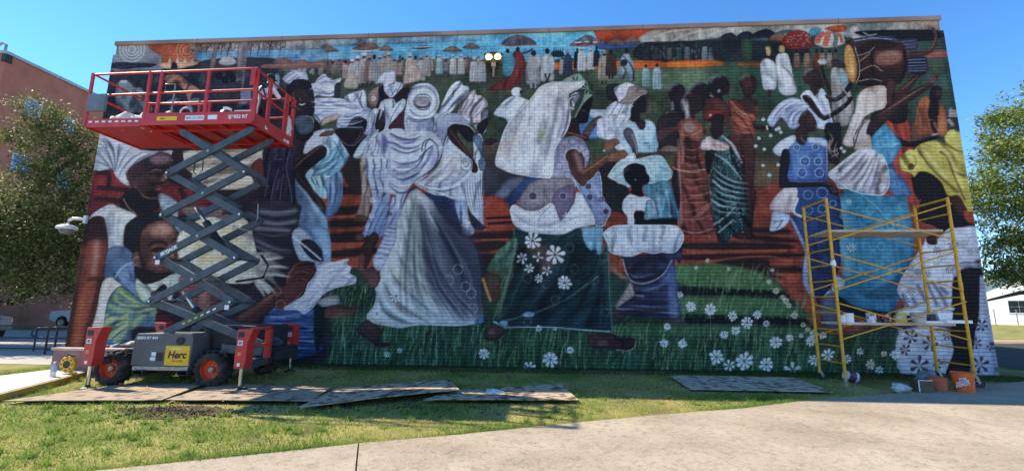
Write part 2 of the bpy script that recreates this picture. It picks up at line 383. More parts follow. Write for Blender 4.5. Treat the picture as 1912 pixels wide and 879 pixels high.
# ======================= the painting =======================
SK = (50, 37, 36); SKM = (104, 72, 64); SKL = (140, 100, 88); DK = (26, 26, 36)
WH = (206, 210, 222); WB = (160, 176, 208); WS = (98, 106, 140); INK = (38, 42, 62)
def back():
    at(0, 0, 1)
    f("60,20 1900,20 1900,740 60,740", (52, 70, 62), (40, 58, 52), sm=0)
    # sky, far shore and field
    f("470,60 1130,40 1130,120 470,130", (52, 140, 205), (60, 165, 220), ang=0, sm=0, mot=1.6)
    f("480,60 900,50 900,76 640,86 480,92", (120, 118, 118), (84, 140, 180), ang=0, sm=0, mot=2)
    l("480,103 560,98 640,101|540,108 620,105 700,106", (170, 185, 190), 4, .5, soft=3)
    l("700,95 800,90 880,92|960,88 1040,86 1110,84", (90, 200, 235), 7, .6, soft=4)
    f("440,118 520,114 560,108 600,112 700,111 760,113 910,108 910,124 700,132 440,140", (128, 84, 78), (112, 70, 62), ang=0)
    f("500,134 700,128 920,121 1130,104 1300,112 1790,118 1800,330 500,330", (58, 64, 52), (52, 64, 50), sm=0, mot=1.5)
    f("1120,126 1380,124 1420,130 1480,190 1300,178 1120,165", (92, 108, 84), (70, 90, 70), soft=14)
    f("900,300 1300,290 1720,300 1840,360 1840,420 600,420 600,330", (82, 70, 54), soft=16)
    # red earth with long shadows
    f("540,340 900,350 1280,345 1420,350 1480,330 1740,330 1860,380 1860,520 1600,620 1500,600 1440,520 1270,505 560,520", (116, 58, 46), (124, 62, 48), mot=1.6)
    f("1700,140 1770,132 1790,260 1700,260", (52, 72, 64), sm=0)
    f("1720,96 1766,94 1768,108 1722,108", (130, 76, 66), sm=0)
    for s in ("556,352 680,350 680,362 556,362", "600,390 690,384 690,396 610,402", "600,414 690,408 680,422 600,424", "610,470 700,462 690,476 610,480", "600,440 660,432 700,436 690,450 610,452",
              "880,436 960,430 960,444 880,446", "885,455 930,448 950,460 900,470", "880,478 930,474 930,500 880,500", "1270,455 1390,452 1470,456 1470,464 1300,466", "1270,476 1480,472 1490,480 1300,486",
              "1400,425 1470,428 1470,436 1400,434", "1370,435 1480,446 1480,453 1380,446", "1350,486 1430,484 1440,497 1490,497 1493,508 1440,510 1470,520 1430,516 1340,500"):
        f(s, (44, 31, 32), soft=2)
    l("1290,470 1400,469 1470,468|1300,490 1420,478 1480,488|900,448 950,446|620,405 680,402|620,456 690,455", (166, 84, 60), 3, .7, soft=1, clip=0)
    # stucco strip under the coping
    f("1120,52 1225,48 1230,60 1210,72 1130,80 1112,66", (150, 66, 42), (120, 52, 38), mot=1.5)
    f("1118,82 1175,76 1205,76 1190,88 1120,92", (46, 74, 148))
    f("1222,56 1400,46 1580,42 1750,36 1760,62 1620,70 1420,66 1330,72 1200,86", (142, 134, 126), (122, 140, 146), ang=0, mot=2)
    l("1205,82 1240,62 1290,54|1250,80 1290,62 1340,54|1320,68 1350,56 1400,50", (178, 170, 160), 3, .7, soft=1, clip=0)
    f("1560,50 1600,44 1640,40 1754,36 1756,60 1600,62", (96, 118, 124), (110, 96, 86), ang=0, mot=2.2)
    # dark crowd under the tents
    f("1195,82 1240,78 1330,76 1440,74 1500,76 1500,118 1360,116 1195,112", (34, 38, 44), mot=1.5)
    r = prng
    for k in range(150):
        x, y = r.uniform(1200, 1450), r.uniform(80, 112); c = r.uniform(30, 130)
        el(x, y, r.uniform(1, 2.2), r.uniform(2, 4.5), (c * .9, c * .95, c), mot=.4, al=.8)
    for x, c in ((1206, (50, 56, 66)), (1226, (62, 66, 70)), (1250, (86, 86, 84)), (1268, (60, 78, 84)), (1283, (98, 104, 110)), (1316, (110, 124, 134)), (1328, (120, 132, 140)), (1345, (50, 60, 60)), (1362, (70, 60, 56))):
        mini(x, 112, r.uniform(26, 32), c)
    # the field's small figures
    for k in range(95):
        x = r.uniform(545, 905) if k < 70 else r.uniform(1030, 1180); b_ = r.uniform(.55, 1.0); tint = [(186, 176, 168), (170, 172, 180), (150, 128, 116), (120, 126, 140), (84, 74, 78), (176, 160, 140)][r.randint(6)]
        y = r.uniform(128, 140) - (x - 545) * .012; mini(x, y, r.uniform(17, 25), np.array(tint) * b_, hat=(196, 196, 200) if r.rand() < .4 else None)
    for x, y, w_ in ((612, 92, 20), (560, 96, 16), (845, 92, 18), (880, 86, 16), (720, 90, 14), (1150, 78, 18), (1180, 76, 16)):
        f("%d,%d %d,%d %d,%d %d,%d %d,%d" % (x - w_, y + 5, x - w_ * .5, y - 3, x, y - 6, x + w_ * .5, y - 3, x + w_, y + 5), (124, 104, 94), (90, 78, 76)); l("%d,%d %d,%d" % (x, y + 4, x, y + 34), (60, 50, 50), 1.2, .8, clip=0)
    f("1032,118 1225,114 1222,128 1032,130", (196, 92, 40), (176, 84, 40), ang=0)
    f("1246,116 1290,113 1342,113 1342,124 1243,126", (200, 94, 38))
    f("1380,116 1430,113 1430,124 1383,124", (196, 92, 40))
    for x, y, h, c, hd, ht in (
        (506, 140, 22, (120, 124, 132), DK, WH), (514, 139, 22, (140, 142, 150), DK, WH), (522, 139, 21, (128, 130, 138), DK, WH), (536, 142, 24, (100, 106, 120), DK, WH), (545, 141, 22, (122, 126, 140), DK, WH),
        (560, 146, 24, (150, 156, 170), DK, None), (568, 144, 22, (160, 166, 176), DK, None), (599, 140, 24, (150, 140, 140), DK, None), (612, 138, 22, (96, 90, 96), DK, None), (622, 138, 22, (120, 108, 106), DK, None),
        (645, 146, 32, (150, 140, 134), DK, None), (658, 162, 52, (168, 160, 160), SK, WH), (668, 164, 60, (176, 172, 176), SK, WH), (680, 164, 66, (156, 148, 146), SK, WH), (690, 160, 58, (120, 100, 96), SK, (170, 150, 140)), (699, 158, 56, (150, 146, 146), SK, None),
        (709, 156, 54, (138, 138, 144), SK, (170, 170, 176)), (719, 150, 50, (148, 140, 132), SK, (178, 170, 160)), (726, 146, 48, (156, 148, 140), SK, (196, 190, 180)), (737, 140, 30, (150, 140, 134), SK, None), (747, 140, 28, (150, 130, 122), SK, None),
        (765, 150, 50, (170, 150, 142), SK, (200, 196, 196)), (776, 150, 46, (172, 140, 128), SK, None), (786, 150, 46, (170, 170, 168), SK, (190, 186, 180)), (797, 142, 42, (160, 150, 146), SK, (196, 196, 196)),
        (820, 138, 36, (140, 168, 176), SK, WH), (846, 138, 36, (176, 180, 178), SK, WH), (861, 138, 36, (176, 180, 178), SK, WH), (885, 152, 45, (180, 182, 188), SK, WH), (900, 152, 44, (176, 178, 186), SK, WH),
        (996, 166, 72, (150, 150, 152), SK, None), (1022, 160, 70, (168, 172, 178), SK, None), (1050, 138, 32, (150, 140, 140), SK, None), (1060, 142, 48, (52, 62, 84), SK, (150, 150, 150)), (1078, 128, 38, (30, 34, 50), SK, None),
        (1086, 132, 44, (182, 188, 194), SK, WH), (1103, 130, 40, (182, 188, 194), SK, WH), (1114, 124, 36, (44, 46, 60), SK, None), (1128, 158, 64, (160, 146, 134), SK, (150, 140, 140)), (1141, 148, 56, (70, 56, 54), SK, None),
        (1206, 162, 42, (140, 168, 178), SK, None), (1227, 166, 48, (152, 178, 188), SK, None)):
        mini(x, y, h, c, hd, legs=(40, 34, 36) if h > 55 else None, hat=ht)
    f("642,162 650,140 662,134 668,164", (150, 140, 128)); f("752,156 758,128 772,118 784,132 786,148 762,156", (166, 142, 134), folds=(80, 8, .2, 0)); f("1032,96 1030,106 1052,106 1050,96", (40, 50, 60))
    for x in range(1034, 1052, 4): l("%d,106 %d,90" % (x, x + 1), (24, 26, 34), 1.3, clip=0)
    at(900, 30)
    f("150,290 175,265 205,265 235,290 245,360 235,440 205,460 165,445 150,380", (74, 140, 158), (54, 110, 130), rim=.25); el(192, 262, 15, 18, SK); l("165,445 170,520|225,440 228,470", SK, 4, clip=0)
    f("230,280 265,258 305,285 325,340 320,400 290,490 250,545 40,555 100,510 175,460 215,440 250,350", (112, 50, 48), (84, 40, 42), folds=(110, 30, .3, 0), rim=.2); el(268, 250, 15, 20, SK)
    l("300,280 340,270 380,245", SK, 4, clip=0)
    f("335,300 400,295 440,310 445,360 415,400 420,480 340,485 325,420 335,350", (158, 158, 158), (130, 134, 140), folds=(90, 22, .25, 0)); el(386, 278, 18, 22, SK); l("365,485 368,540|395,485 400,540", (120, 130, 140), 4, clip=0)
    f("455,300 485,285 525,300 540,340 530,430 465,435 445,360", (172, 176, 184), (140, 146, 160), folds=(90, 22, .2, 0)); el(488, 262, 15, 20, SK); l("470,430 490,500 500,525|510,430 490,480 482,520", SK, 3.5, clip=0)
    f("1030,330 1055,290 1090,280 1110,310 1135,370 1140,480 1095,490 1085,420 1060,470 1025,470 1020,390", (120, 134, 150), (70, 86, 96), folds=(70, 22, .4, 0)); el(1082, 262, 17, 22, SK); el(1060, 350, 26, 26, (40, 40, 50))
    # parasols
    for s, c, c2 in (("145,215 165,180 210,155 275,138 345,158 390,185 405,215 340,222 210,224", (92, 84, 92), (70, 66, 78)), ("655,225 690,190 740,160 790,140 840,158 880,185 888,215 800,222", (92, 90, 96), (74, 74, 84))):
        f(s, c, c2, mot=2.2)
        l(s.split(' ')[0] + ' ' + s.split(' ')[-1] + ' ' + s.split(' ')[-3], (140, 72, 70), 2.5, clip=0)
    l("690,200 740,196|770,192 800,192|830,196 860,198", (190, 190, 190), 2.5, clip=0)
    at(500, 30)
    f("630,252 665,225 700,205 745,195 800,205 835,245 740,256", (130, 100, 86), (106, 82, 74), mot=2); l("625,258 740,262 840,250", (176, 170, 165), 2.5, clip=0)
    f("1075,242 1120,228 1180,222 1230,232 1160,250", (60, 54, 56)); l("1090,236 1150,232 1220,230", (180, 170, 150), 2, clip=0)
    # drums, tents and small group at the upper right
    at(1340, 30)
    f("250,175 265,135 320,105 380,98 430,125 440,165 350,170", (30, 34, 48)); f("150,165 165,130 220,112 260,130 255,165", (36, 38, 50)); f("20,170 50,135 110,125 140,160 100,175", (40, 42, 52))
    f("255,170 380,168 375,195 260,198", (96, 130, 140)); f("380,190 400,150 470,110 560,105 520,140 480,200", (60, 90, 90), (150, 70, 50), ang=100)
    f("0,190 460,190 470,330 0,330", (30, 36, 40), mot=1.6, soft=6); f("180,180 250,180 255,330 190,330", (46, 64, 50)); f("0,370 1000,400 900,640 300,640 0,460", (52, 78, 58), (48, 70, 58), soft=14)
    f("480,215 490,165 540,120 610,104 680,130 722,205 700,232 600,250 520,238", (132, 48, 42), (104, 40, 38), rim=.25)
    for k in range(34): el(r.uniform(505, 705), r.uniform(125, 230), 7, 5, (196, 160, 150), al=.75, mot=.2)
    l("480,215 600,222 722,208|500,238 600,250 700,232", (88, 32, 32), 1.6, clip=0)
    f("722,205 735,155 790,120 870,112 930,140 950,195 900,225 810,238 750,222", (170, 156, 146))
    l("740,200 765,150 800,122", (160, 80, 66), 10); l("800,225 815,170 830,118", (168, 88, 74), 11); l("870,230 885,170 870,115", (86, 100, 98), 9); l("930,200 920,160 895,130", (160, 74, 60), 6)
    f("680,125 700,95 760,85 775,110 740,150 700,150", (60, 120, 140), mot=2.5); f("800,95 870,70 960,75 955,115 880,120 820,105", (140, 66, 40), mot=2.5)
    for x, c in ((590, (126, 96, 84)), (665, (140, 106, 92)), (740, (110, 50, 42)), (780, (150, 120, 100)), (835, (140, 128, 120)), (880, (100, 86, 80))):
        f("%d,290 %d,275 %d,290 %d,390 %d,390" % (x - 18, x, x + 18, x + 22, x - 22), c, np.array(c) * .6); el(x, 262, 13, 17, SK)
    f("320,350 355,318 400,330 430,360 440,430 435,540 390,552 345,545 325,450", (196, 200, 204), (160, 170, 182), folds=(70, 34, .3, 0)); el(378, 280, 20, 34, SK); f("360,250 358,232 392,232 396,290 368,294", (176, 150, 100)); l("390,550 388,608", SK, 7, clip=0)
    f("440,300 480,275 525,290 545,360 570,480 590,560 560,590 500,592 460,560 440,440 432,360", (200, 200, 204), (162, 168, 176), folds=(80, 34, .3, 0)); f("460,268 462,226 494,226 498,268", (190, 166, 110))
    f("990,100 1005,75 1030,72 1060,100 1065,150 1045,175 1010,172 996,140", (176, 160, 156)); l("996,138 1064,140", (120, 100, 100), 1.4)
    f("1062,112 1640,106 1634,180 1400,186 1200,150 1080,150", (26, 26, 30), soft=1); l("1085,120 1130,145 1190,135", (150, 150, 150), 1.6, clip=0)
    f("1345,182 1480,166 1494,200 1492,244 1400,262 1370,230", (48, 48, 66)); l("1360,195 1480,182|1370,215 1485,205|1380,240 1485,228", (104, 104, 130), 1.2)
    f("1416,312 1545,302 1568,350 1562,410 1540,432 1420,420", (28, 32, 50)); l("1418,330 1552,322|1418,352 1562,344|1418,374 1564,366|1418,394 1562,388|1418,412 1556,408", (104, 110, 140), 1.5)
    f("960,200 1040,170 1180,150 1310,160 1385,210 1418,300 1418,400 1370,490 1250,535 1110,525 1030,500 1045,350", (78, 46, 36), (36, 24, 26), rim=.3, rimw=8)
    f("1190,280 1360,262 1366,350 1200,372", (150, 118, 104), (104, 66, 54), soft=3, al=.8); f("1060,230 1160,190 1300,180 1340,230 1200,250 1080,270", (40, 30, 34), soft=3, al=.8)
    l("1165,170 1150,320 1180,520|1390,250 1400,380 1360,500", (28, 20, 24), 5); l("1040,300 1130,270 1170,230|1060,340 1140,280|1050,420 1160,370 1230,415|1050,490 1150,470 1230,490", (196, 180, 170), 1, .8)
    f("1010,175 1060,165 1200,148 1310,160 1380,205 1300,190 1160,180 1050,200 985,205", (60, 62, 84)); l("1020,190 1160,166 1300,175", (140, 144, 170), 1.4)
    el(993, 358, 44, 146, (205, 148, 84), (186, 120, 64), rot=-8, rim=.3); el(1000, 360, 26, 100, (214, 160, 96), rot=-8); l("1020,235 1048,330 1056,430 1030,505", (40, 26, 26), 3, clip=0); l("1024,232 1052,330 1060,430 1034,505", (190, 170, 160), 1, clip=0)
def right_side():
    at(1340, 30)
    # drummer in white vest with raised arms
    f("760,330 790,350 800,420 850,560 830,590 790,470 765,400", SK); f("745,335 800,325 815,355 770,365", (176, 176, 180))
    f("850,400 930,390 960,430 990,560 1020,700 960,820 870,780 850,560", (152, 150, 146), (120, 116, 116), folds=(80, 40, .25, 0)); f("845,345 880,320 930,345 960,380 900,390", (54, 46, 50)); f("890,440 970,430 970,500 920,510", (120, 160, 176), al=.7)
    f("630,440 660,400 710,388 750,400 775,450 795,500 790,545 745,545 745,590 690,585 690,520 650,500", SK, rim=.1); l("755,440 770,470 790,500", SKM, 3, soft=1); l("640,450 665,410 710,394", (96, 96, 100), 6, .7, soft=2)
    f("620,600 650,565 690,560 720,600 750,610 770,545 800,570 830,660 850,760 850,830 740,830 690,720 640,640", (186, 196, 226), (150, 170, 215), folds=(70, 50, .2, 0), line=((225, 228, 240), 1))
    f("632,610 660,588 700,610 760,700 800,742 880,700 960,640 975,605 1005,605 1000,640 930,710 820,775 770,770 700,700", (30, 24, 30)); l("650,595 700,620 760,710 800,750", SKM, 1.6, .8)
    f("800,590 870,610 930,570 980,500 1010,510 960,590 890,640 830,630", (34, 28, 32)); l("900,480 940,550 985,605", (190, 185, 190), 1.4, clip=0); l("820,600 880,622 940,580", SKM, 1.5, .8)
    # arms and figures around the big drum
    f("1310,560 1350,600 1420,520 1480,440 1540,425 1530,440 1470,490 1400,600 1370,680 1390,780 1270,785 1290,680", (34, 26, 30)); l("1360,590 1430,510 1500,435", SKM, 1.6, .9)
    f("1560,270 1610,220 1622,150 1600,90 1625,95 1638,160 1625,220 1570,280 1500,300 1440,295 1430,270 1500,262", (70, 42, 40)); f("1265,480 1320,490 1330,540 1290,600 1300,640 1260,640", (44, 30, 32))
    f("1480,880 1500,760 1540,660 1580,600 1590,560 1620,520 1670,545 1675,600 1655,640 1690,720 1710,880", (150, 92, 62), (130, 76, 54), folds=(80, 50, .25, 0)); f("1590,550 1630,520 1672,540 1676,600 1650,640 1665,720 1640,760 1650,880 1600,880 1570,760 1575,660", (30, 26, 30))
    f("1690,690 1740,670 1770,740 1775,820 1740,830 1700,780", (74, 72, 78)); el(1748, 750, 22, 66, (160, 156, 152), rot=-6)
    # patterned figure seen from behind, hands raised, white shawl
    f("1120,880 1140,760 1200,700 1300,670 1400,590 1500,530 1590,490 1600,440 1640,430 1655,440 1630,480 1600,520 1500,590 1400,650 1290,730 1180,880", (34, 27, 30)); l("1300,690 1420,600 1590,510", SKM, 2, .9); l("1600,495 1612,460 1640,432|1606,492 1624,456 1652,440|1598,486 1604,452 1630,428", (120, 104, 104), 1.2, .8)
    f("1060,580 1100,545 1160,525 1230,520 1262,550 1266,640 1240,690 1150,720 1090,760 1060,820 1040,900 975,900 1010,780 1050,660", (176, 150, 136), (190, 176, 170), folds=(95, 60, .2, 0), rim=.15)
    l("1060,590 1040,720 985,880", (215, 212, 218), 6, .8, soft=2)
    for x, y in ((1155, 590), (1215, 575), (1160, 650), (1215, 655), (1120, 712), (1115, 790)): fl(x, y, 26, (226, 222, 220), 8, fat=.14)
    f("1260,790 1330,780 1400,800 1440,880 1260,900", (160, 72, 54), folds=(70, 30, .25, 0))
    at(1380, 220)
    f("1090,30 1250,20 1280,80 1280,180 1320,280 1300,480 1340,600 1360,700 1230,600 1140,340", (150, 64, 48), (130, 54, 44), folds=(80, 50, .25, 0))
    f("1090,70 1200,150 1300,180 1400,140 1500,110 1540,125 1440,170 1320,220 1200,205 1100,120", (32, 26, 32)); f("1310,20 1440,10 1490,90 1430,140 1290,170", (112, 80, 66), (90, 64, 56)); l("1440,20 1440,60 1480,120", (30, 26, 30), 7, clip=0); f("1530,10 1620,0 1630,90 1540,110", (60, 58, 60)); l("1560,10 1600,60", (150, 146, 140), 7, .7, clip=0); l("1440,130 1520,115 1530,128", (176, 160, 156), 3, clip=0)
    f("960,70 1000,20 1090,0 1060,60 990,130", (32, 26, 32)); f("850,210 870,110 920,40 975,15 965,100 990,160 1000,240 900,260", (176, 166, 166), (150, 132, 122)); l("860,220 860,150 900,60 950,0", (36, 30, 34), 2.5, clip=0); f("775,190 810,90 850,-20 900,-30 870,70 850,130 850,215", (186, 170, 162))
    fl(880, 145, 26, (220, 214, 210), 8, fat=.14)
    f("1085,45 1205,185 1200,230 1140,340 1100,345 1040,270 1000,240 990,150 1040,90", (50, 140, 190), (46, 120, 178), mot=1.6); l("1010,190 1060,215 1190,190", (110, 190, 220), 3, .5, soft=2)
    f("1140,345 1180,420 1240,480 1290,570 1180,590 1110,520 1090,420", (52, 104, 168), folds=(60, 40, .2, 0))
    f("790,540 900,545 1030,580 1150,585 1240,570 1262,660 1290,780 1310,1000 1280,1180 1180,1380 1140,1450 900,1420 740,1360 700,1280 690,1200 770,1180 770,1080 740,960 760,900 790,840 750,700 750,620", (50, 128, 160), (40, 104, 146), ang=60, mot=1.5, rim=.2, rimw=10)
    l("770,600 790,760 790,840 770,900 760,960 800,1080 790,1180", (150, 190, 200), 11, .55, soft=6); l("900,560 1020,660 1150,800", (120, 180, 190), 2.5, .6, soft=1); l("820,560 900,700 940,850|1040,600 1180,740|1000,900 900,1050 850,1150", (40, 100, 116), 10, .4, soft=6)
    f("960,1300 1120,1230 1290,1080 1240,1250 1180,1340 940,1340", (38, 66, 92), soft=3, al=.7); f("700,1180 760,1190 790,1240 720,1300 690,1280", (150, 180, 190)); el(660, 1310, 44, 30, (150, 176, 186), rot=20)
    for x, y in ((900, 690), (980, 690), (1110, 690), (1220, 660), (950, 960), (830, 900), (1060, 960), (940, 1130), (1130, 800)): ring(x, y, 26, (110, 176, 196), 1.2, .55)
    fl(840, 970, 36, (200, 218, 224), 8, fat=.12); fl(820, 625, 22, (200, 218, 224), 8, fat=.12)
    f("660,420 760,340 850,270 930,230 1000,240 1040,270 1080,290 1110,380 1120,500 1080,570 1010,575 930,550 840,535 830,530 750,525 720,480", (186, 182, 190), (150, 146, 160), folds=(115, 46, .42, .2), line=((222, 220, 226), 1))
    l("860,510 900,420 930,330|1010,540 1030,420 1050,290|740,470 850,400 940,270", (90, 84, 96), 5, .6, soft=3); l("900,500 960,380 980,290|800,500 880,400", (222, 220, 224), 6, .6, soft=3)
    for x, y in ((905, 510), (1070, 515), (730, 425)): fl(x, y, 30, (226, 224, 226), 8, fat=.14)
    # woman in blue ringed tunic
    f("640,60 720,40 760,60 750,330 690,340 660,300", (30, 28, 34)); l("670,200 690,250 740,230|690,290 740,270 720,240|680,160 665,230", (150, 130, 120), 1.4, clip=0)
    f("430,60 450,0 500,-20 560,0 582,50 565,100 515,110 512,170 490,210 440,190 415,150", SK); l("560,10 575,50 555,95", SKM, 3, .7, soft=1)
    f("330,450 430,460 700,530 760,640 740,740 640,745 480,740 400,700", (36, 66, 128), (28, 54, 112)); f("330,530 430,525 425,640 400,705 260,695 230,650", (206, 188, 188), (176, 150, 152), folds=(100, 40, .2, 0)); l("440,600 410,700 470,740", (205, 200, 214), 4, clip=0)
    f("250,245 290,190 350,150 410,132 430,180 480,205 515,165 600,150 655,170 655,300 660,470 560,475 365,460 370,300 330,285 300,285", (70, 118, 190), (36, 68, 148), ang=60, mot=1.5); f("250,245 290,190 350,150 412,132 420,170 360,240 330,285 295,285", (205, 212, 226), (170, 184, 212)); f("515,150 600,150 655,172 652,220 580,190 520,185", (150, 170, 214))
    for x, y, q in ((430, 222, 24), (570, 218, 24), (492, 325, 36), (590, 325, 28), (600, 410, 34), (470, 410, 34)): ring(x, y, q, (140, 172, 216), 1.6, .8); ring(x, y, q * .6, (30, 50, 110), 2.2, .7)
    for x, y, q in ((515, 575, 34), (620, 560, 40), (520, 690, 30), (620, 680, 30), (420, 770, 26), (540, 860, 30), (700, 640, 24)): ring(x, y, q, (110, 150, 210), 1.5, .75, clip=0)
    f("320,250 370,240 380,330 365,460 460,480 600,475 680,490 740,550 735,580 690,570 640,520 480,520 340,525 300,510 300,400", (32, 28, 34)); l("370,470 480,482 620,480 690,505|700,520 730,560|680,520 712,566", (110, 92, 92), 1.4, .8)
    f("260,700 380,730 340,810 235,848 240,770", (150, 172, 212), (205, 212, 226)); l("280,830 330,760|250,780 320,770", (60, 70, 110), 2)
    f("375,735 480,745 700,740 770,760 780,840 750,900 760,1080 720,1180 690,1260 640,1320 600,1380 690,1500 660,1560 560,1330 480,1240 470,1100 490,1000 430,860", (34, 58, 112), (26, 36, 72), ang=70, mot=1.4)
    f("376,740 440,880 490,1000 480,1090 480,1240 560,1360 560,1300 520,1210 520,1060 500,960 420,790", (150, 172, 206), (120, 140, 190))
    for x, y in ((450, 850), (600, 900), (520, 1000), (620, 960), (560, 1100), (650, 1080)): ring(x, y, 30, (84, 116, 176), 1.3, .6)
    l("640,900 700,1100 690,1250|560,950 600,1150", (20, 26, 52), 8, .6, soft=5); f("600,1400 700,1300 760,1480 720,1600 640,1560", (96, 106, 130), (60, 56, 70)); f("740,1330 900,1420 1140,1450 1150,1490 900,1480 740,1420", (30, 26, 36))
    # woman in yellow head wrap and white flowered dress
    at(1380, 220)
    f("1290,440 1330,400 1420,400 1520,480 1580,590 1640,700 1760,810 1700,900 1560,900 1480,820 1340,760 1350,640 1310,560", (28, 22, 26)); f("1560,570 1680,560 1720,700 1640,720", (60, 36, 34)); f("1680,700 1730,700 1745,790 1690,760", (150, 66, 48)); l("1310,590 1340,620 1360,610", (110, 70, 66), 2)
    f("1195,320 1215,280 1270,240 1310,240 1330,210 1400,180 1480,170 1540,190 1535,130 1570,95 1625,92 1650,140 1660,250 1690,400 1710,560 1720,700 1690,660 1640,580 1560,580 1510,480 1430,415 1350,400 1310,440 1280,410 1220,390", (196, 182, 96), (168, 150, 66), ang=60, folds=(60, 54, .4, .3), rim=.2)
    l("1340,240 1400,330 1500,440 1640,560|1500,250 1560,300 1600,420 1690,620|1540,190 1600,230 1660,260|1590,390 1680,440", (84, 70, 44), 4.5, .8, soft=1); l("1380,240 1480,370 1560,460|1530,230 1600,350 1640,480", (220, 210, 140), 5, .6, soft=2); el(1285, 365, 26, 26, (90, 64, 40)); ring(1262, 330, 60, (120, 104, 60), 2, .7)
    at(1380, 440)
    f("1330,330 1420,260 1600,240 1600,430 1580,560 1600,900 1560,1050 1200,1000 1210,880 1190,720 1170,600 1240,520 1180,400 1250,250 1380,60 1400,-10 1470,30 1560,-50 1640,-60 1760,-70 1770,0 1790,160 1700,220 1620,260", (184, 188, 206), (170, 176, 204), mot=1.2, rim=.2)
    f("1400,0 1460,-10 1480,60 1410,60", (54, 34, 34)); f("1605,300 1680,250 1800,235 1800,400 1790,600 1740,760 1640,980 1590,1060 1500,1040 1570,860 1600,640 1590,450", (30, 22, 28)); f("1590,250 1680,190 1800,210 1795,240 1690,235 1640,280 1610,310", (130, 136, 158)); f("1800,240 1830,400 1870,640 1910,1000 1920,1080 1560,1080 1640,960 1740,770 1790,600", (176, 182, 208), (140, 152, 196)); f("1560,1080 1640,960 1700,900 1740,1080", (66, 84, 140), soft=3, al=.7)
    l("1330,360 1370,440 1400,500|1390,330 1440,430 1480,520|1440,340 1520,460 1550,540|1220,420 1250,520 1330,540|1290,460 1330,520|1500,380 1560,440", (64, 68, 100), 6, .75, soft=2, clip=0)
    f("1180,590 1200,560 1330,540 1500,530 1600,535 1590,560 1420,560 1300,590 1210,595", (206, 208, 222)); l("1180,597 1300,592 1420,562", (70, 80, 120), 2, clip=0); f("1180,600 1300,596 1420,600 1600,580 1590,700 1200,700", (40, 32, 44), al=.8); f("1200,720 1590,710 1560,1050 1230,1060", (186, 188, 206), (166, 172, 200), mot=1.2); f("1580,700 1600,860 1540,1060 1700,1060 1760,760 1740,600", (30, 22, 28))
    for x, y, q in ((1280, 240, 30), (1340, 270, 30), (1410, 285, 26), (1280, 410, 36), (1240, 480, 40), (1480, 110, 32), (1600, 70, 40), (1570, 250, 34), (1730, 120, 30)): fl(x, y, q, (88, 76, 84), 8, fat=.13)
    for x, y, q in ((1285, 755, 56), (1428, 800, 62), (1240, 850, 46), (1345, 970, 76), (1810, 670, 54), (1480, 960, 40), (1800, 960, 66), (1770, 800, 44), (1550, 740, 36), (1890, 830, 40)): fl(x, y, q, (70, 52, 60), 6, mid=(200, 202, 216), fat=.2, rot=prng.rand() * 2)
    l("1300,900 1400,920 1560,890|1330,960 1450,950 1560,920", (90, 106, 160), 3, .5, soft=2, clip=0)
    for x, y in ((1740, 30), (1790, 110)): ring(x, y, 26, (96, 100, 130), 1.4, .7, clip=0)
    l("1460,230 1450,150 1500,90 1480,230 1520,160", (100, 100, 130), 1, .7, clip=0)

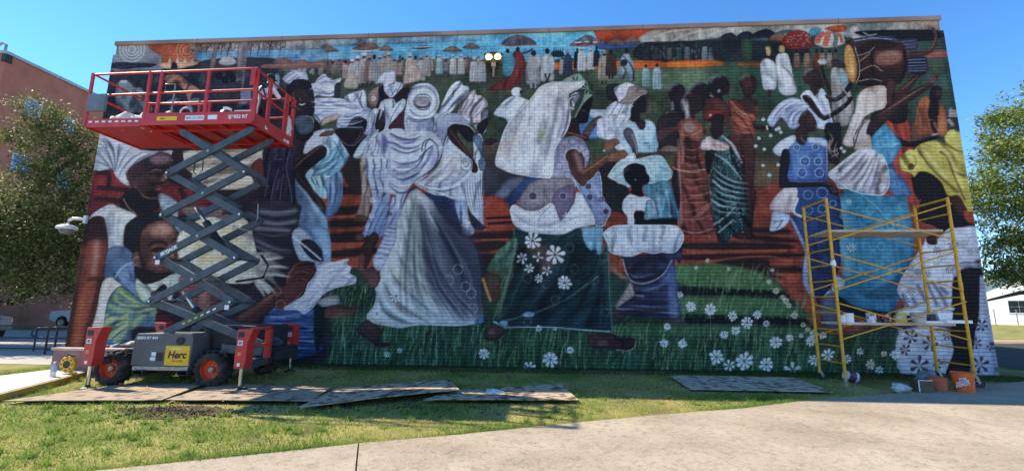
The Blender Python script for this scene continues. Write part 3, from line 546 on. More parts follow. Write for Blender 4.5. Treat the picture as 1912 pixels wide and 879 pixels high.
def centre_right():
    at(900, 30)
    # standing group in brown wraps
    f("1345,740 1380,710 1440,700 1400,610 1390,560 1415,515 1460,505 1510,530 1518,600 1480,640 1490,700 1520,760 1500,900 1340,900", (36, 30, 34)); l("1395,560 1420,520 1465,508", (96, 96, 104), 5, .6, soft=2); l("1420,640 1425,700", (120, 112, 116), 3, .7, soft=1)
    f("1330,760 1390,700 1480,740 1450,830 1360,860", (66, 54, 58)); l("1340,880 1340,780 1390,712", (110, 100, 106), 2, .7)
    f("1560,540 1590,505 1640,496 1690,520 1705,580 1690,640 1650,680 1560,600", (34, 28, 32)); l("1565,540 1600,508 1650,502", (90, 92, 100), 5, .6, soft=2)
    f("1690,500 1720,460 1780,446 1830,465 1852,520 1845,580 1810,590 1795,620 1840,680 1850,760 1700,760 1680,620 1730,600 1700,560", (34, 28, 32)); l("1700,500 1730,462 1790,450", (100, 102, 110), 6, .6, soft=2); el(1770, 560, 12, 12, (150, 150, 156)); l("1700,590 1780,640", (140, 120, 110), 1.6, clip=0)
    f("1670,640 1760,610 1840,690 1830,800 1660,780", (76, 44, 40), mot=2)
    at(1340, 30)
    f("160,500 175,460 225,440 280,460 296,510 285,560 255,600 265,630 295,640 290,760 270,840 275,880 130,880 120,780 80,640 190,625 190,580", (56, 38, 36)); el(225, 520, 40, 50, (74, 48, 44)); l("170,480 200,450 240,446", (120, 116, 116), 6, .6, soft=2); el(220, 510, 10, 18, (150, 120, 110), al=.6)
    f("90,630 140,625 200,700 260,720 290,650 295,760 260,800 280,900 130,900 100,720", (92, 48, 40), mot=2.4, folds=(60, 22, .3, 0)); l("100,640 180,720 240,750 285,745", (170, 120, 100), 1, .8); f("270,825 360,820 395,800 400,850 300,852", (44, 32, 32)); l("366,818 372,850", (200, 190, 170), 3, clip=0)
    at(1380, 220)
    f("-120,160 0,130 115,170 110,520 130,560 100,860 160,880 -40,880 0,520 -60,300", (66, 42, 40), (44, 28, 30), folds=(88, 40, .3, 0))
    at(900, 220)
    f("1330,-10 1480,-30 1500,60 1460,120 1440,250 1330,240 1300,120", (44, 36, 40)); f("1300,120 1330,90 1400,70 1460,60 1450,100 1350,160 1310,200", (70, 52, 50)); f("1330,240 1360,215 1400,205 1470,230 1450,255 1350,262", (110, 90, 84))
    # copper dress
    at(900, 30)
    f("1495,640 1500,600 1540,572 1600,570 1640,600 1660,680 1620,720 1590,740 1600,800 1640,860 1470,880 1480,830 1520,790 1525,720", (44, 34, 36)); l("1500,620 1520,690 1540,740 1530,800", (170, 156, 160), 6, .8, soft=2)
    at(900, 220)
    f("1460,60 1480,20 1540,0 1600,10 1660,70 1680,110 1630,160 1640,240 1680,380 1690,520 1730,700 1740,820 1690,870 1520,870 1480,820 1470,600 1460,420 1415,370 1460,260 1475,150", (112, 66, 56), (84, 46, 42), folds=(75, 44, .38, .2), rim=.25, rimw=6)
    f("1490,60 1540,20 1600,50 1590,110 1530,120", (120, 90, 84)); f("1500,170 1620,180 1600,260 1640,360 1560,330 1500,300", (44, 28, 30), al=.7, soft=2); l("1480,130 1560,130 1640,100|1420,370 1500,395 1680,390|1490,840 1600,860 1720,830", (186, 140, 124), 1.6, .7)
    l("1490,640 1560,600 1690,560|1500,700 1600,690 1700,640|1500,760 1600,760 1720,730", (170, 120, 106), 2.5, .5, soft=1); l("1470,420 1475,600 1485,800", (186, 150, 140), 6, .6, soft=3)
    for k in range(10): ring(1580 + 13 * k, 760 - 12 * k, 12, (176, 130, 112), .9, .7)
    # green patterned wrap with white shawl
    at(900, 30)
    f("1670,740 1690,705 1740,695 1790,710 1810,760 1790,820 1740,850 1700,860 1720,800 1690,780", (40, 28, 30)); f("1668,745 1690,705 1740,697 1795,712 1800,740 1740,735 1690,770", (108, 44, 36)); el(1706, 742, 9, 9, (190, 160, 150))
    at(900, 220)
    f("1720,-10 1790,-20 1800,100 1790,170 1720,150", (40, 30, 32)); f("1640,190 1690,140 1740,170 1800,130 1860,200 1910,280 1940,420 1980,640 2000,800 1900,860 1780,940 1720,700 1700,500 1730,250", (44, 66, 68), (30, 46, 50), folds=(70, 40, .5, .2), mot=2.5, rim=.2)
    f("1635,190 1690,140 1745,165 1830,190 1840,240 1740,245 1640,235", (176, 150, 148), mot=2.5); l("1790,130 1850,190 1920,300|1720,260 1830,330 1940,460|1720,460 1800,540 1900,600|1710,610 1800,660 1900,640|1730,800 1840,720 1900,650|1760,860 1880,760", (176, 196, 196), 2.4, .75, soft=1); f("1700,240 1740,250 1720,330 1700,420 1670,380 1670,260", (30, 22, 26))
    for k in range(170): el(prng.uniform(1700, 1960), prng.uniform(240, 900), 5, 4, (150, 176, 178), al=.55, mot=.2) if 0 else l("%d,%d %d,%d" % ((lambda a, b: (a, b, a + prng.randint(-8, 8), b + prng.randint(4, 14)))(prng.randint(1705, 1960), prng.randint(250, 900))), (160, 186, 188), 1.4, .55)

def centre():
    at(900, 30)
    # profile woman in white wrap and white blouse
    f("925,570 935,520 980,505 1030,515 1030,600 990,640 950,620", (42, 40, 50)); f("700,760 830,740 890,750 880,900 760,900", (44, 84, 160), (60, 120, 200), ang=0); f("800,700 930,700 960,720 930,760 830,760 800,730", (176, 186, 206))
    f("750,880 800,800 860,750 900,760 830,850 800,900", (78, 66, 66))
    f("1120,690 1110,620 1150,570 1235,575 1240,640 1245,665 1235,690 1225,720 1180,730 1190,780 1230,800 1230,880 1100,880 1080,800", (34, 28, 33)); l("1225,580 1236,640 1228,720", SKM, 2.5, .8, soft=1); el(1122, 674, 6, 6, (220, 220, 220))
    f("1010,880 1040,800 1110,780 1150,850 1200,890 1225,800 1270,810 1300,900 1290,1000 1010,1000", (190, 200, 216))
    f("985,545 1040,510 1095,500 1150,520 1210,545 1235,575 1180,600 1130,650 1110,700 1105,760 1060,810 1010,870 980,910 880,910 860,850 900,760 930,690 990,640 1020,640", (196, 198, 212), (176, 182, 206), folds=(115, 44, .38, .1), rim=.15)
    f("1100,530 1150,525 1225,550 1230,580 1170,600 1110,660 1020,650 1070,600", (140, 124, 120), folds=(140, 30, .3, 0)); l("1020,640 960,740 900,880|1050,660 1000,780 970,900|1090,670 1060,780 1010,860", (84, 80, 104), 3, .7, soft=1); fl(965, 850, 26, (70, 66, 84), 8, fat=.1)
    at(900, 220)
    f("860,60 890,0 1080,-30 1040,40 1010,100 1010,160 900,155", (196, 198, 214), (170, 176, 206), folds=(95, 34, .3, 0)); fl(960, 95, 28, (70, 66, 84), 8, fat=.1)
    f("1010,100 1030,50 1080,30 1150,40 1180,90 1225,60 1220,15 1280,40 1300,110 1300,260 1170,260 1140,310 1090,270 1050,210 1015,160", (176, 190, 206), (110, 160, 190), ang=30, mot=1.4); f("1160,30 1200,20 1222,60 1195,92 1150,50", SK); el(1225, 190, 24, 10, (110, 160, 190))
    f("1055,110 1080,75 1120,85 1140,130 1160,200 1165,270 1140,300 1110,220 1075,170", (86, 80, 92), (54, 50, 60)); l("1120,120 1150,200 1160,280", (150, 150, 166), 3, .7, soft=1)
    f("1150,275 1300,255 1440,255 1440,265 1320,285 1190,305", (74, 56, 50)); f("940,440 1000,350 1090,285 1150,310 1320,282 1390,360 1420,425 1380,465 1260,490 1200,470 1100,515 1040,505 1000,470", (186, 200, 206), (120, 170, 186), ang=30, mot=1.2, line=((214, 222, 226), 1.2)); l("1200,310 1260,430|1240,320 1270,380|1290,310 1310,360", (200, 214, 220), 3, .7, soft=1); f("1130,260 1150,310 1090,350 1080,290", (190, 200, 210))
    f("1200,510 1260,495 1390,470 1430,560 1460,640 1470,760 1290,760 1250,640 1220,590", (74, 118, 140), (60, 96, 120), folds=(75, 60, .35, 0), mot=1.5); l("1380,540 1360,640 1330,740|1300,560 1330,700", (120, 190, 210), 5, .7, soft=2); l("1320,580 1300,700", (180, 120, 96), 3, .6, soft=2)
    f("870,400 930,330 1000,340 940,430 1000,480 1090,520 1090,600 1050,680 1080,770 950,760 900,640 880,520", (34, 34, 38)); f("930,720 1000,700 1080,740 1080,800 900,830", (110, 54, 42))
    f("1420,420 1470,400 1480,620 1465,690 1430,560", (36, 32, 38))
    # young girl, dark head, white blouse
    f("1055,410 1065,375 1110,345 1160,340 1215,362 1230,410 1252,440 1248,480 1215,500 1195,520 1200,600 1120,600 1115,520 1070,470", (22, 18, 24)); el(1146, 463, 4, 4, (220, 220, 220))
    f("1048,680 1060,610 1115,565 1170,590 1230,590 1280,630 1300,750 1215,755 1210,700 1140,700 1145,800 1090,800 1085,740", (196, 204, 216), (178, 190, 210), mot=1.2, rim=.15); f("1230,620 1270,625 1300,750 1215,750 1215,700", (110, 150, 170), mot=2.5); f("1115,568 1200,590 1195,560 1120,540", (22, 18, 24))
    f("1138,705 1210,700 1215,755 1300,752 1400,745 1445,750 1460,790 1430,800 1160,798 1140,770", (24, 19, 24))
    at(900, 440)
    f("945,150 1100,150 1400,120 1490,80 1480,210 1440,170 1450,300 1470,450 1478,600 1400,615 1200,605 1060,590 1000,560 975,560 1000,520 1060,430 1110,340 1070,240 1040,160", (38, 34, 44), (44, 52, 84), ang=20, folds=(160, 60, .3, .5), mot=1.4, rim=.15)
    f("1380,130 1430,180 1450,300 1470,460 1478,600 1400,610 1380,400 1350,300 1400,220", (58, 84, 150), (96, 110, 150), soft=6, al=.75); l("1050,170 1080,280 1130,345 1240,350 1350,290 1420,180", (150, 150, 170), 2.2, .8, clip=0); l("1110,350 1060,430 1000,530|1000,545 1150,550 1300,570 1450,575|1120,440 1210,450", (150, 146, 150), 2.4, .7, soft=1); f("1110,345 1135,440 1060,500 1000,540 1060,430", (130, 118, 116), folds=(60, 9, .4, 0)); l("1200,400 1300,380 1400,310", (84, 110, 180), 8, .6, soft=4)
    f("945,215 965,210 1080,310 1070,328 1030,315 960,250", (130, 84, 72)); f("975,560 1020,560 1060,640 1080,655 1040,645 1000,610", (70, 52, 50)); f("1395,620 1480,615 1545,665 1500,660 1400,645", (74, 62, 66))
    at(900, 220)
    f("905,870 940,830 1010,805 1200,800 1430,805 1490,850 1505,900 1480,960 1440,1000 1380,1005 1340,1000 1280,1010 1200,1000 1120,1030 1040,1025 960,1000 940,940", (176, 188, 206), (160, 172, 198), folds=(95, 40, .25, 0), line=((220, 226, 234), 1.4))
    for x, y in ((1010, 975), (1100, 975), (1215, 950), (1320, 930), (960, 860), (1400, 900)): fl(x, y, 30, (222, 226, 232), 8, fat=.16)
    # the great central figure
    at(900, 30)
    f("575,515 640,460 725,432 770,480 800,520 820,590 815,680 790,760 720,820 690,760 760,560", (128, 150, 134), (100, 120, 110)); fl(700, 500, 48, (30, 36, 40), 8, fat=.13); fl(790, 540, 46, (30, 36, 40), 8, fat=.18); fl(610, 505, 28, (30, 36, 40), 7, fat=.13)
    f("690,780 730,700 770,640 825,600 822,660 800,730 790,790 760,805 720,810 700,860 660,900 640,880", (26, 20, 26)); l("690,770 694,785", (190, 190, 190), 2, clip=0)
    at(900, 220)
    f("650,40 690,0 720,20 735,120 780,130 800,170 720,160 640,130", (44, 30, 32)); l("640,110 720,130 780,150", (150, 84, 60), 2.5, .8, clip=0)
    f("10,420 60,330 110,350 170,400 430,460 300,480 200,640 160,700 20,580", (58, 56, 66), (40, 36, 44)); f("0,200 50,160 110,165 130,190 100,330 40,360 20,300", (86, 70, 62), (64, 54, 52)); f("0,190 60,155 120,170 60,205", (44, 36, 38)); f("160,660 240,540 340,450 440,450 380,500 280,600 210,680", (34, 66, 140), (24, 40, 90)); f("90,590 180,470 260,440 330,445 240,540 160,610", (86, 92, 110), soft=3); f("20,600 120,590 210,660 240,820 30,830", (134, 60, 46), soft=3); l("30,750 220,740|40,790 230,780", (30, 24, 28), 5, clip=0)
    f("520,440 540,260 570,190 640,140 740,150 790,230 800,300 760,420 770,470 690,520 560,540", (120, 118, 140), (140, 140, 162), ang=30, mot=1.3)
    f("270,640 330,520 420,460 560,440 680,470 690,560 690,640 600,770 570,740 520,640 430,690 330,690", (108, 104, 106), (96, 90, 104), mot=1.5); f("520,640 560,540 680,500 690,600 660,680 600,770 570,740", (92, 82, 104)); el(380, 585, 30, 26, (70, 62, 84)); el(605, 585, 26, 28, (74, 66, 92)); ring(605, 585, 26, (150, 150, 170), 1.5); ring(470, 510, 22, (150, 146, 160), 1.2); ring(380, 585, 30, (150, 150, 170), 1.2)
    f("210,690 240,650 330,695 430,690 520,640 570,750 600,770 690,640 710,560 760,600 835,735 840,790 740,810 600,870 450,865 330,845 240,790", (202, 204, 212), (184, 188, 204), mot=1.2, line=((226, 228, 234), 1.4)); l("220,700 320,780 420,810 560,790 720,740 830,730|420,800 430,740 520,650", (96, 96, 116), 1.6, .8)
    for x, y in ((345, 735), (640, 740), (760, 720)): fl(x, y, 36, (222, 222, 228), 8, fat=.12)
    f("690,470 740,500 830,450 870,400 890,480 900,600 960,690 930,760 910,805 850,800 830,730 760,600", (96, 116, 160), (110, 120, 158), mot=1.4, line=((190, 200, 220), 1.2))
    for x, y in ((795, 512), (805, 592), (890, 610), (925, 700)): el(x, y, 24, 24, (64, 62, 90)); ring(x, y, 24, (150, 150, 176), 1.3)
    for x, y in ((675, 175), (745, 225), (575, 360), (590, 230), (640, 430), (795, 310)): ring(x, y, 28, (84, 74, 110), 1.6, .8, clip=0)
    f("615,280 640,235 690,225 740,255 765,310 775,380 850,330 910,290 960,265 990,285 900,360 800,460 760,510 710,480 660,400 640,330", (44, 30, 32), (110, 72, 58), ang=40); l("690,250 720,320 740,400", (176, 150, 150), 7, .7, soft=4); l("750,410 830,360 940,280", (176, 120, 90), 3, .7, soft=1); ring(680, 290, 62, (200, 204, 214), 2.2, .8, clip=0, a0=160, a1=330)
    f("910,230 920,180 960,160 1010,160 1030,190 1000,210 960,240 930,250", (116, 80, 66)); f("930,300 980,260 1060,240 1085,270 1070,300 1000,320 950,330", (110, 76, 62)); l("940,190 1010,175|940,205 1010,192|985,265 1070,252|990,280 1075,270|1000,295 1070,288", (60, 40, 38), 1.2, .9, clip=0); el(912, 245, 9, 7, (220, 220, 220))
    # big white veil
    f("645,-180 740,-230 760,-270 670,-265 560,-265 500,-260 430,-225 380,-160 300,-70 220,10 170,90 130,210 100,340 160,385 220,410 320,430 430,445 520,435 540,260 570,190 600,150 640,80 660,0 650,-100", (208, 204, 206), (196, 196, 210), folds=(112, 90, .26, .1), mot=1.3, rim=.18, rimw=7, line=((230, 232, 238), 1.2))
    l("330,-60 250,100 200,300|440,-120 380,60 330,250|560,-200 520,0 470,200", (110, 106, 128), 9, .32, soft=6); l("420,80 450,130 420,150", (110, 130, 70), 14, .6, soft=5); l("300,60 260,180", (170, 110, 110), 8, .45, soft=5); l("170,180 130,330|240,130 200,320", (230, 200, 170), 10, .6, soft=5); l("600,-100 610,20 560,150|560,-150 540,40 480,280", (84, 86, 112), 6, .6, soft=3); l("640,-60 630,60 590,160", (96, 96, 124), 4, .8, soft=1)
    f("660,-40 670,-120 690,-170 720,-190 730,-150 700,-110 680,-60", (110, 110, 134)); ring(690, -110, 46, (210, 212, 222), 2, .8, clip=0, a0=90, a1=280)
    for x, y, q in ((330, 30, 34), (440, 30, 40), (230, 225, 34), (385, 170, 24)): fl(x, y, q, (150, 140, 160), 8, fat=.08, al=.8)
    # dark green skirt
    at(900, 440)
    f("240,-60 330,-30 450,-15 600,-10 730,-60 760,20 850,130 900,120 930,60 945,200 950,400 970,690 950,715 830,705 500,680 160,682 85,640 110,560 150,360 200,250 240,120", (30, 44, 46), (26, 50, 60), ang=60, folds=(125, 120, .35, .2), mot=1.6, rim=.12, line=((84, 110, 112), 1.2))
    l("120,620 140,500 190,320 230,200", (96, 116, 84), 14, .55, soft=7); l("160,640 400,570 600,490 760,380 870,300", (120, 136, 120), 3, .8, soft=1); l("200,640 420,560 620,490 780,380", (16, 26, 34), 12, .5, soft=6); l("850,640 890,500 920,400|600,640 700,560 800,450", (16, 24, 32), 14, .55, soft=7); l("930,100 935,300 960,600", (66, 100, 96), 9, .5, soft=5); l("160,684 500,682 830,707 955,712", (150, 180, 190), 1.8, .8, clip=0); l("90,640 160,682", (140, 190, 205), 3, .8, clip=0)
    f("330,20 420,60 520,80 590,110 600,200 540,220 480,290 420,270 400,170 340,140", (96, 78, 70), soft=8, al=.8)
    for x, y, q, n in ((375, 40, 66, 8), (545, 140, 78, 7), (420, 160, 38, 4), (300, 165, 44, 6), (355, 245, 40, 6), (425, 318, 34, 7), (485, 265, 38, 5), (615, 350, 56, 9)): fl(x, y, q, (206, 206, 216), n, fat=.2, rot=prng.rand() * 3)
    f("300,590 330,570 390,575 380,600 340,608", (120, 150, 190)); el(160, 655, 34, 26, (96, 150, 176)); 
    for x, y in ((655, 90), (690, 245), (840, 330), (200, 295), (920, 570), (340, 640), (550, 480), (480, 360), (910, 160), (340, 318)): ring(x, y, 32 if y < 500 else 28, (120, 110, 104), 1, .65)
    f("750,-60 830,-70 900,-60 900,40 890,130 850,130 790,90 760,30", (110, 160, 190), (90, 150, 190), folds=(80, 40, .25, 0)); el(838, 118, 22, 16, (50, 44, 90))
    # feet
    f("35,260 60,200 120,110 170,70 240,0 265,60 240,170 200,260 140,330 90,270", (86, 118, 106), (60, 76, 62), folds=(110, 40, .25, 0)); fl(225, 105, 30, (26, 36, 46), 7, fat=.12); fl(140, 180, 26, (26, 36, 46), 7, fat=.12)
    f("0,310 40,270 130,300 140,400 120,490 60,490 30,420", (70, 58, 50)); l("5,315 40,420 65,488", (176, 120, 76), 5, .9)
    f("15,740 40,690 90,655 165,690 150,740 100,780 30,780", (78, 56, 56), (54, 38, 40), rim=.3); el(70, 720, 26, 18, (120, 96, 98), al=.6)
    f("810,730 950,725 1040,755 1130,760 1145,800 1120,845 1050,855 900,845 805,830", (74, 48, 48), (40, 28, 32), ang=0, rim=.25); el(900, 800, 46, 20, (130, 100, 102), al=.5); l("1000,852 1090,856 1140,830 1148,785", (150, 130, 124), 1.5, clip=0); l("990,770 1060,790 1040,830", (20, 14, 18), 3)
def grass():
    at(0, 0, 1)
    f("585,520 700,500 880,500 940,520 1150,600 1270,505 1360,496 1430,515 1480,560 1540,620 1700,640 1860,650 1880,720 585,720", (38, 50, 38), (42, 64, 46), mot=1.6)
    f("1264,496 1340,492 1400,502 1440,520 1460,545 1380,542 1270,530", (70, 96, 62)); f("1262,552 1340,548 1440,556 1490,574 1510,592 1400,590 1268,585", (66, 92, 62)); f("1140,606 1260,604 1400,606 1500,612 1510,624 1380,626 1150,626", (54, 80, 58))
    for s in ("1264,536 1400,540 1460,545 1470,556 1380,552 1266,550", "1268,586 1400,590 1500,596 1500,606 1380,604 1268,602"): f(s, (18, 26, 26), soft=2)
    G = [(100, 132, 92), (80, 112, 78), (70, 102, 76), (126, 146, 106), (56, 86, 64)]
    GL = [(94, 132, 104), (64, 106, 88), (50, 90, 78), (116, 144, 114), (42, 70, 58)]
    blades(1268, 508, 1455, 546, 210, G, (12, 24)); blades(1268, 562, 1505, 598, 240, G, (12, 26)); blades(1150, 620, 1510, 640, 130, G, (10, 22))
    blades(600, 530, 700, 585, 90, GL, (18, 34)); blades(600, 600, 900, 700, 420, GL, (26, 58), lean=.3); blades(900, 630, 1520, 704, 520, G[:4] + GL, (24, 58), lean=.25)
    blades(1500, 630, 1690, 706, 240, [(58, 84, 66), (40, 66, 54), (30, 52, 44), (80, 100, 78)], (30, 62), lean=.4)
    l("600,694 900,700 1300,704 1700,708", (20, 36, 34), 12, .55, soft=6, clip=0)
    r = prng
    for k in range(26):
        el(r.uniform(1160, 1500), r.uniform(598, 680), 1.6, 1.4, (150, 96, 70), al=.8)
def blossoms():
    at(0, 0, 1)
    W_ = (214, 222, 232)
    for x, y, q, n in ((904, 659, 10, 8), (989, 685, 12, 6), (1028, 670, 15, 8), (1065, 653, 7, 8), (1006, 613, 6, 6), (1037, 613, 4, 6), (722, 661, 6, 6), (746, 654, 5, 6), (1290, 572, 10, 8), (1326, 578, 12, 8), (1368, 590, 9, 8), (1414, 587, 8, 8), (1395, 602, 11, 8), (1431, 604, 6, 7), (1246, 610, 7, 8), (1352, 625, 8, 8), (1374, 617, 9, 8),
                       (1240, 640, 8, 8), (1274, 641, 9, 8), (1338, 666, 14, 8), (1390, 674, 17, 8), (1362, 682, 11, 6), (1449, 639, 12, 8), (1431, 680, 14, 8), (1474, 630, 7, 8), (1496, 626, 5, 7), (1480, 690, 15, 5), (1519, 622, 8, 8), (1514, 637, 9, 8), (1520, 672, 11, 7), (1546, 662, 12, 7), (1581, 670, 9, 7), (1270, 550, 6, 6), (1536, 626, 7, 7), (1606, 656, 7, 6), (1642, 690, 8, 6), (1672, 662, 10, 8)):
        fl(x, y, q, W_, n, rot=prng.rand() * 3, fat=.22)
    for x, y, q in ((1436, 526, 5), (1449, 543, 6), (1461, 555, 5), (1467, 561, 6), (1473, 570, 5), (1483, 588, 7), (1500, 606, 5), (1508, 615, 5), (1442, 504, 4), (1300, 500, 4), (1321, 486, 4), (1361, 502, 4), (1626, 680, 9), (1650, 660, 6)): fl(x, y, q, (210, 196, 168), 7, fat=.24)
    for x, y in ((1454, 240), (1458, 247), (1439, 253), (1417, 258), (1411, 273), (1427, 279), (1425, 309), (1453, 308), (1437, 327), (1425, 223), (1450, 242), (1576, 283), (1571, 277)): fl(x, y, 3.4, (200, 210, 212), 6, fat=.35)

def left_centre():
    at(500, 30)
    # small white-clad figure
    f("1690,735 1740,660 1800,610 1850,600 1900,610 1960,640 1990,700 1930,760 1840,780 1800,850 1780,770", (196, 204, 216), (176, 188, 212), folds=(120, 40, .3, 0)); el(1860, 568, 42, 36, (200, 206, 216)); f("1880,560 1900,555 1906,580 1890,590", SK); l("1880,800 1800,880", (170, 200, 215), 8, .7, clip=0)
    # heads in white wraps, upper left of the dancers
    f("140,520 170,480 240,460 300,500 310,640 320,760 380,800 380,880 210,880 150,700", (34, 30, 38)); f("190,570 240,540 300,560 310,640 280,690 230,680 200,640", (62, 50, 50)); l("215,585 240,580|270,585 290,582", (150, 140, 136), 2.4, clip=0); l("225,650 250,664 285,650", (200, 196, 196), 3, clip=0); l("205,575 245,570|265,572 295,570", (20, 16, 20), 2, clip=0); l("252,590 246,625 262,632", (104, 84, 80), 2, clip=0)
    f("110,470 150,430 200,405 240,415 290,430 300,480 270,500 230,470 190,480 160,510", (170, 184, 206), (140, 160, 190), folds=(150, 30, .3, 0)); l("120,475 200,420|140,500 220,440|180,500 240,450", (90, 100, 130), 2.4, .8); f("30,460 80,430 90,500 60,560 30,520", (96, 130, 150))
    f("290,560 300,515 350,500 370,470 420,430 450,460 480,480 545,465 540,490 500,520 520,560 480,600 420,600 370,590 330,620 305,610", (190, 194, 210), (160, 170, 200), folds=(20, 34, .3, .3), rim=.15); el(450, 545, 56, 44, (196, 200, 214), (170, 180, 206)); l("400,560 450,585 505,560", (90, 96, 126), 2.2, clip=0)
    f("500,520 540,500 540,600 500,610", (48, 46, 56))
    f("305,660 340,620 420,612 560,620 600,640 640,655 760,690 760,720 740,770 640,800 520,760 430,765 400,800 380,790 330,730", (180, 190, 214), (150, 164, 200), folds=(8, 34, .3, .2), rim=.15)
    for x, y in ((410, 660), (460, 632), (365, 660), (380, 615), (690, 685)): fl(x, y, 20, (84, 90, 120), 8, fat=.1)
    f("575,610 620,575 680,560 730,555 735,620 730,700 660,680", (186, 194, 212), (150, 166, 200), folds=(60, 30, .4, 0)); l("640,640 680,580|690,640 700,570", (90, 96, 126), 2.4)
    f("400,780 440,750 530,735 520,770 440,800 400,820", (150, 130, 118)); f("520,830 530,760 620,730 700,720 760,715 730,780 700,830 600,835", (170, 184, 214), (150, 170, 206), folds=(5, 28, .25, 0))
    # pale wraps: middle cluster
    f("745,600 780,550 830,530 830,600 830,660 800,680 755,650", (140, 118, 112), (110, 90, 86)); fl(790, 615, 20, (210, 200, 196), 7)
    f("830,540 900,520 960,560 1050,530 1060,600 1000,640 880,640 840,700 800,700 830,620", (32, 28, 36))
    f("815,500 840,450 880,412 940,410 955,450 960,490 1000,500 1010,530 970,570 930,610 900,600 870,560 860,500", (192, 198, 212), (160, 172, 202), folds=(115, 30, .35, 0)); l("900,520 950,500|920,600 960,540|1000,505 960,570", (60, 66, 100), 2.4, .8)
    f("820,700 850,640 890,620 940,620 960,650 1010,620 1030,640 1010,700 960,760 900,880 720,880 740,800 780,760", (190, 198, 214), (160, 174, 206), folds=(70, 44, .3, 0)); f("800,830 830,700 870,720 880,800 850,880", (44, 34, 40)); f("900,840 960,760 1020,720 1050,800 1000,860", (66, 40, 42)); l("940,620 935,690|880,700 870,800", (60, 66, 100), 2.4, .8, clip=0)
    f("720,880 730,790 780,700 830,700 800,780 790,880", (176, 184, 204), (140, 150, 186), folds=(80, 24, .4, 0))
    # rolled turban
    f("1030,690 1050,600 1090,540 1140,508 1200,505 1250,540 1275,590 1280,660 1250,730 1200,800 1160,880 1040,880 1020,780", (196, 200, 212), (170, 178, 206), mot=1.2, rim=.2)
    ring(1150, 640, 112, (96, 100, 136), 4, .6, a0=200, a1=420); f("1090,650 1110,610 1160,600 1210,620 1200,670 1150,690 1110,680", (150, 140, 140), (110, 106, 120)); l("1090,660 1140,700 1200,690 1215,640", (50, 52, 80), 3, .8, clip=0); l("1060,700 1100,740 1180,750 1260,700|1040,760 1100,790 1190,790", (70, 74, 110), 4, .7, soft=1); l("1100,760 1180,760 1250,710", (226, 228, 234), 4, .7, soft=1); f("1120,800 1200,770 1250,800 1230,880 1130,880", (120, 126, 176), soft=3, al=.8)
    # twisted wrap at right of cluster
    f("1350,550 1400,495 1445,490 1460,520 1500,530 1495,580 1440,640 1400,690 1330,760 1340,820 1300,880 1240,880 1250,800 1290,700 1270,740 1310,640", (184, 190, 208), (150, 160, 196), folds=(125, 34, .45, .1), rim=.2)
    f("1415,760 1430,680 1470,610 1520,560 1550,555 1560,590 1600,600 1640,650 1630,720 1590,790 1520,800 1440,800", (190, 178, 176), (170, 160, 172), folds=(110, 36, .5, .3), rim=.25); l("1470,720 1530,640 1550,560|1500,760 1570,690 1600,620|1440,740 1500,620", (60, 58, 84), 3, .75, soft=1)
    at(500, 220)
    f("1240,-10 1300,-30 1420,-30 1480,10 1540,60 1580,120 1630,100 1640,10 1640,-60 1580,40 1500,50 1440,45 1380,60 1330,140 1300,210", (150, 158, 190), (120, 128, 164)); f("1340,90 1380,50 1460,45 1520,80 1545,140 1520,180 1480,170 1440,120 1390,110", (30, 24, 30)); f("1560,60 1640,0 1640,60 1590,130", (36, 30, 38))
    # dark gaps between the bodies
    f("560,290 700,280 730,420 720,560 640,560 560,420", (48, 40, 40)); f("640,0 740,20 720,120 650,260 600,280 560,150", (28, 26, 34)); f("1180,560 1400,600 1420,720 1440,880 1360,880 1290,760 1200,620", (36, 52, 100), (52, 46, 80)); fl(1330, 645, 50, (24, 30, 60), 8, fat=.15)
    # bending figure in blue top
    f("290,230 300,170 350,110 420,85 500,90 540,170 600,260 600,300 560,370 450,480 440,600 350,560 280,430 380,330 430,240", (150, 176, 200), (96, 150, 176), ang=60, folds=(70, 40, .35, .2), rim=.15); f("270,270 300,150 360,100 430,95 440,170 380,220", (182, 190, 206)); fl(425, 175, 26, (60, 70, 96), 8, fat=.1); f("385,130 430,100 500,95 480,130 400,142", (90, 66, 60))
    f("380,350 460,260 540,210 600,290 560,370 480,430 400,420 330,440", (96, 150, 170), (84, 140, 170), folds=(120, 30, .3, 0), al=.8)
    f("490,100 530,75 620,75 700,70 715,120 685,170 640,205 590,200 550,170", (36, 28, 32), line=((120, 116, 130), .9)); f("220,130 340,110 300,170 230,170", (30, 28, 36))
    f("175,390 210,330 300,260 390,205 440,230 430,290 350,350 270,400 300,470 360,560 420,630 435,700 400,690 330,600 240,510 190,440", (34, 27, 31), rim=.1); l("190,390 290,290 390,220", SKM, 2, .8, soft=1); l("380,600 420,690|360,590 405,680", (96, 80, 80), 1.2, .8)
    f("420,480 470,440 540,400 560,470 555,600 520,700 460,750 430,700 450,600", (96, 130, 176), (60, 90, 140), folds=(80, 40, .3, 0))
    f("190,450 250,520 330,620 400,700 440,760 450,880 460,960 200,960 220,700", (110, 150, 200), (60, 80, 110), ang=180, mot=1.3); l("330,640 420,760 440,900", (130, 180, 225), 9, .7, soft=5)
    # standing pale figures
    f("640,290 700,180 780,110 830,90 800,170 760,230 720,295", (150, 170, 196), (170, 190, 206), folds=(120, 24, .3, 0))
    f("690,300 735,300 740,450 770,560 765,650 740,740 660,720 700,600", (150, 136, 128), (110, 94, 90), folds=(95, 16, .4, 0)); f("640,760 670,720 740,740 740,775 650,770", (90, 60, 52))
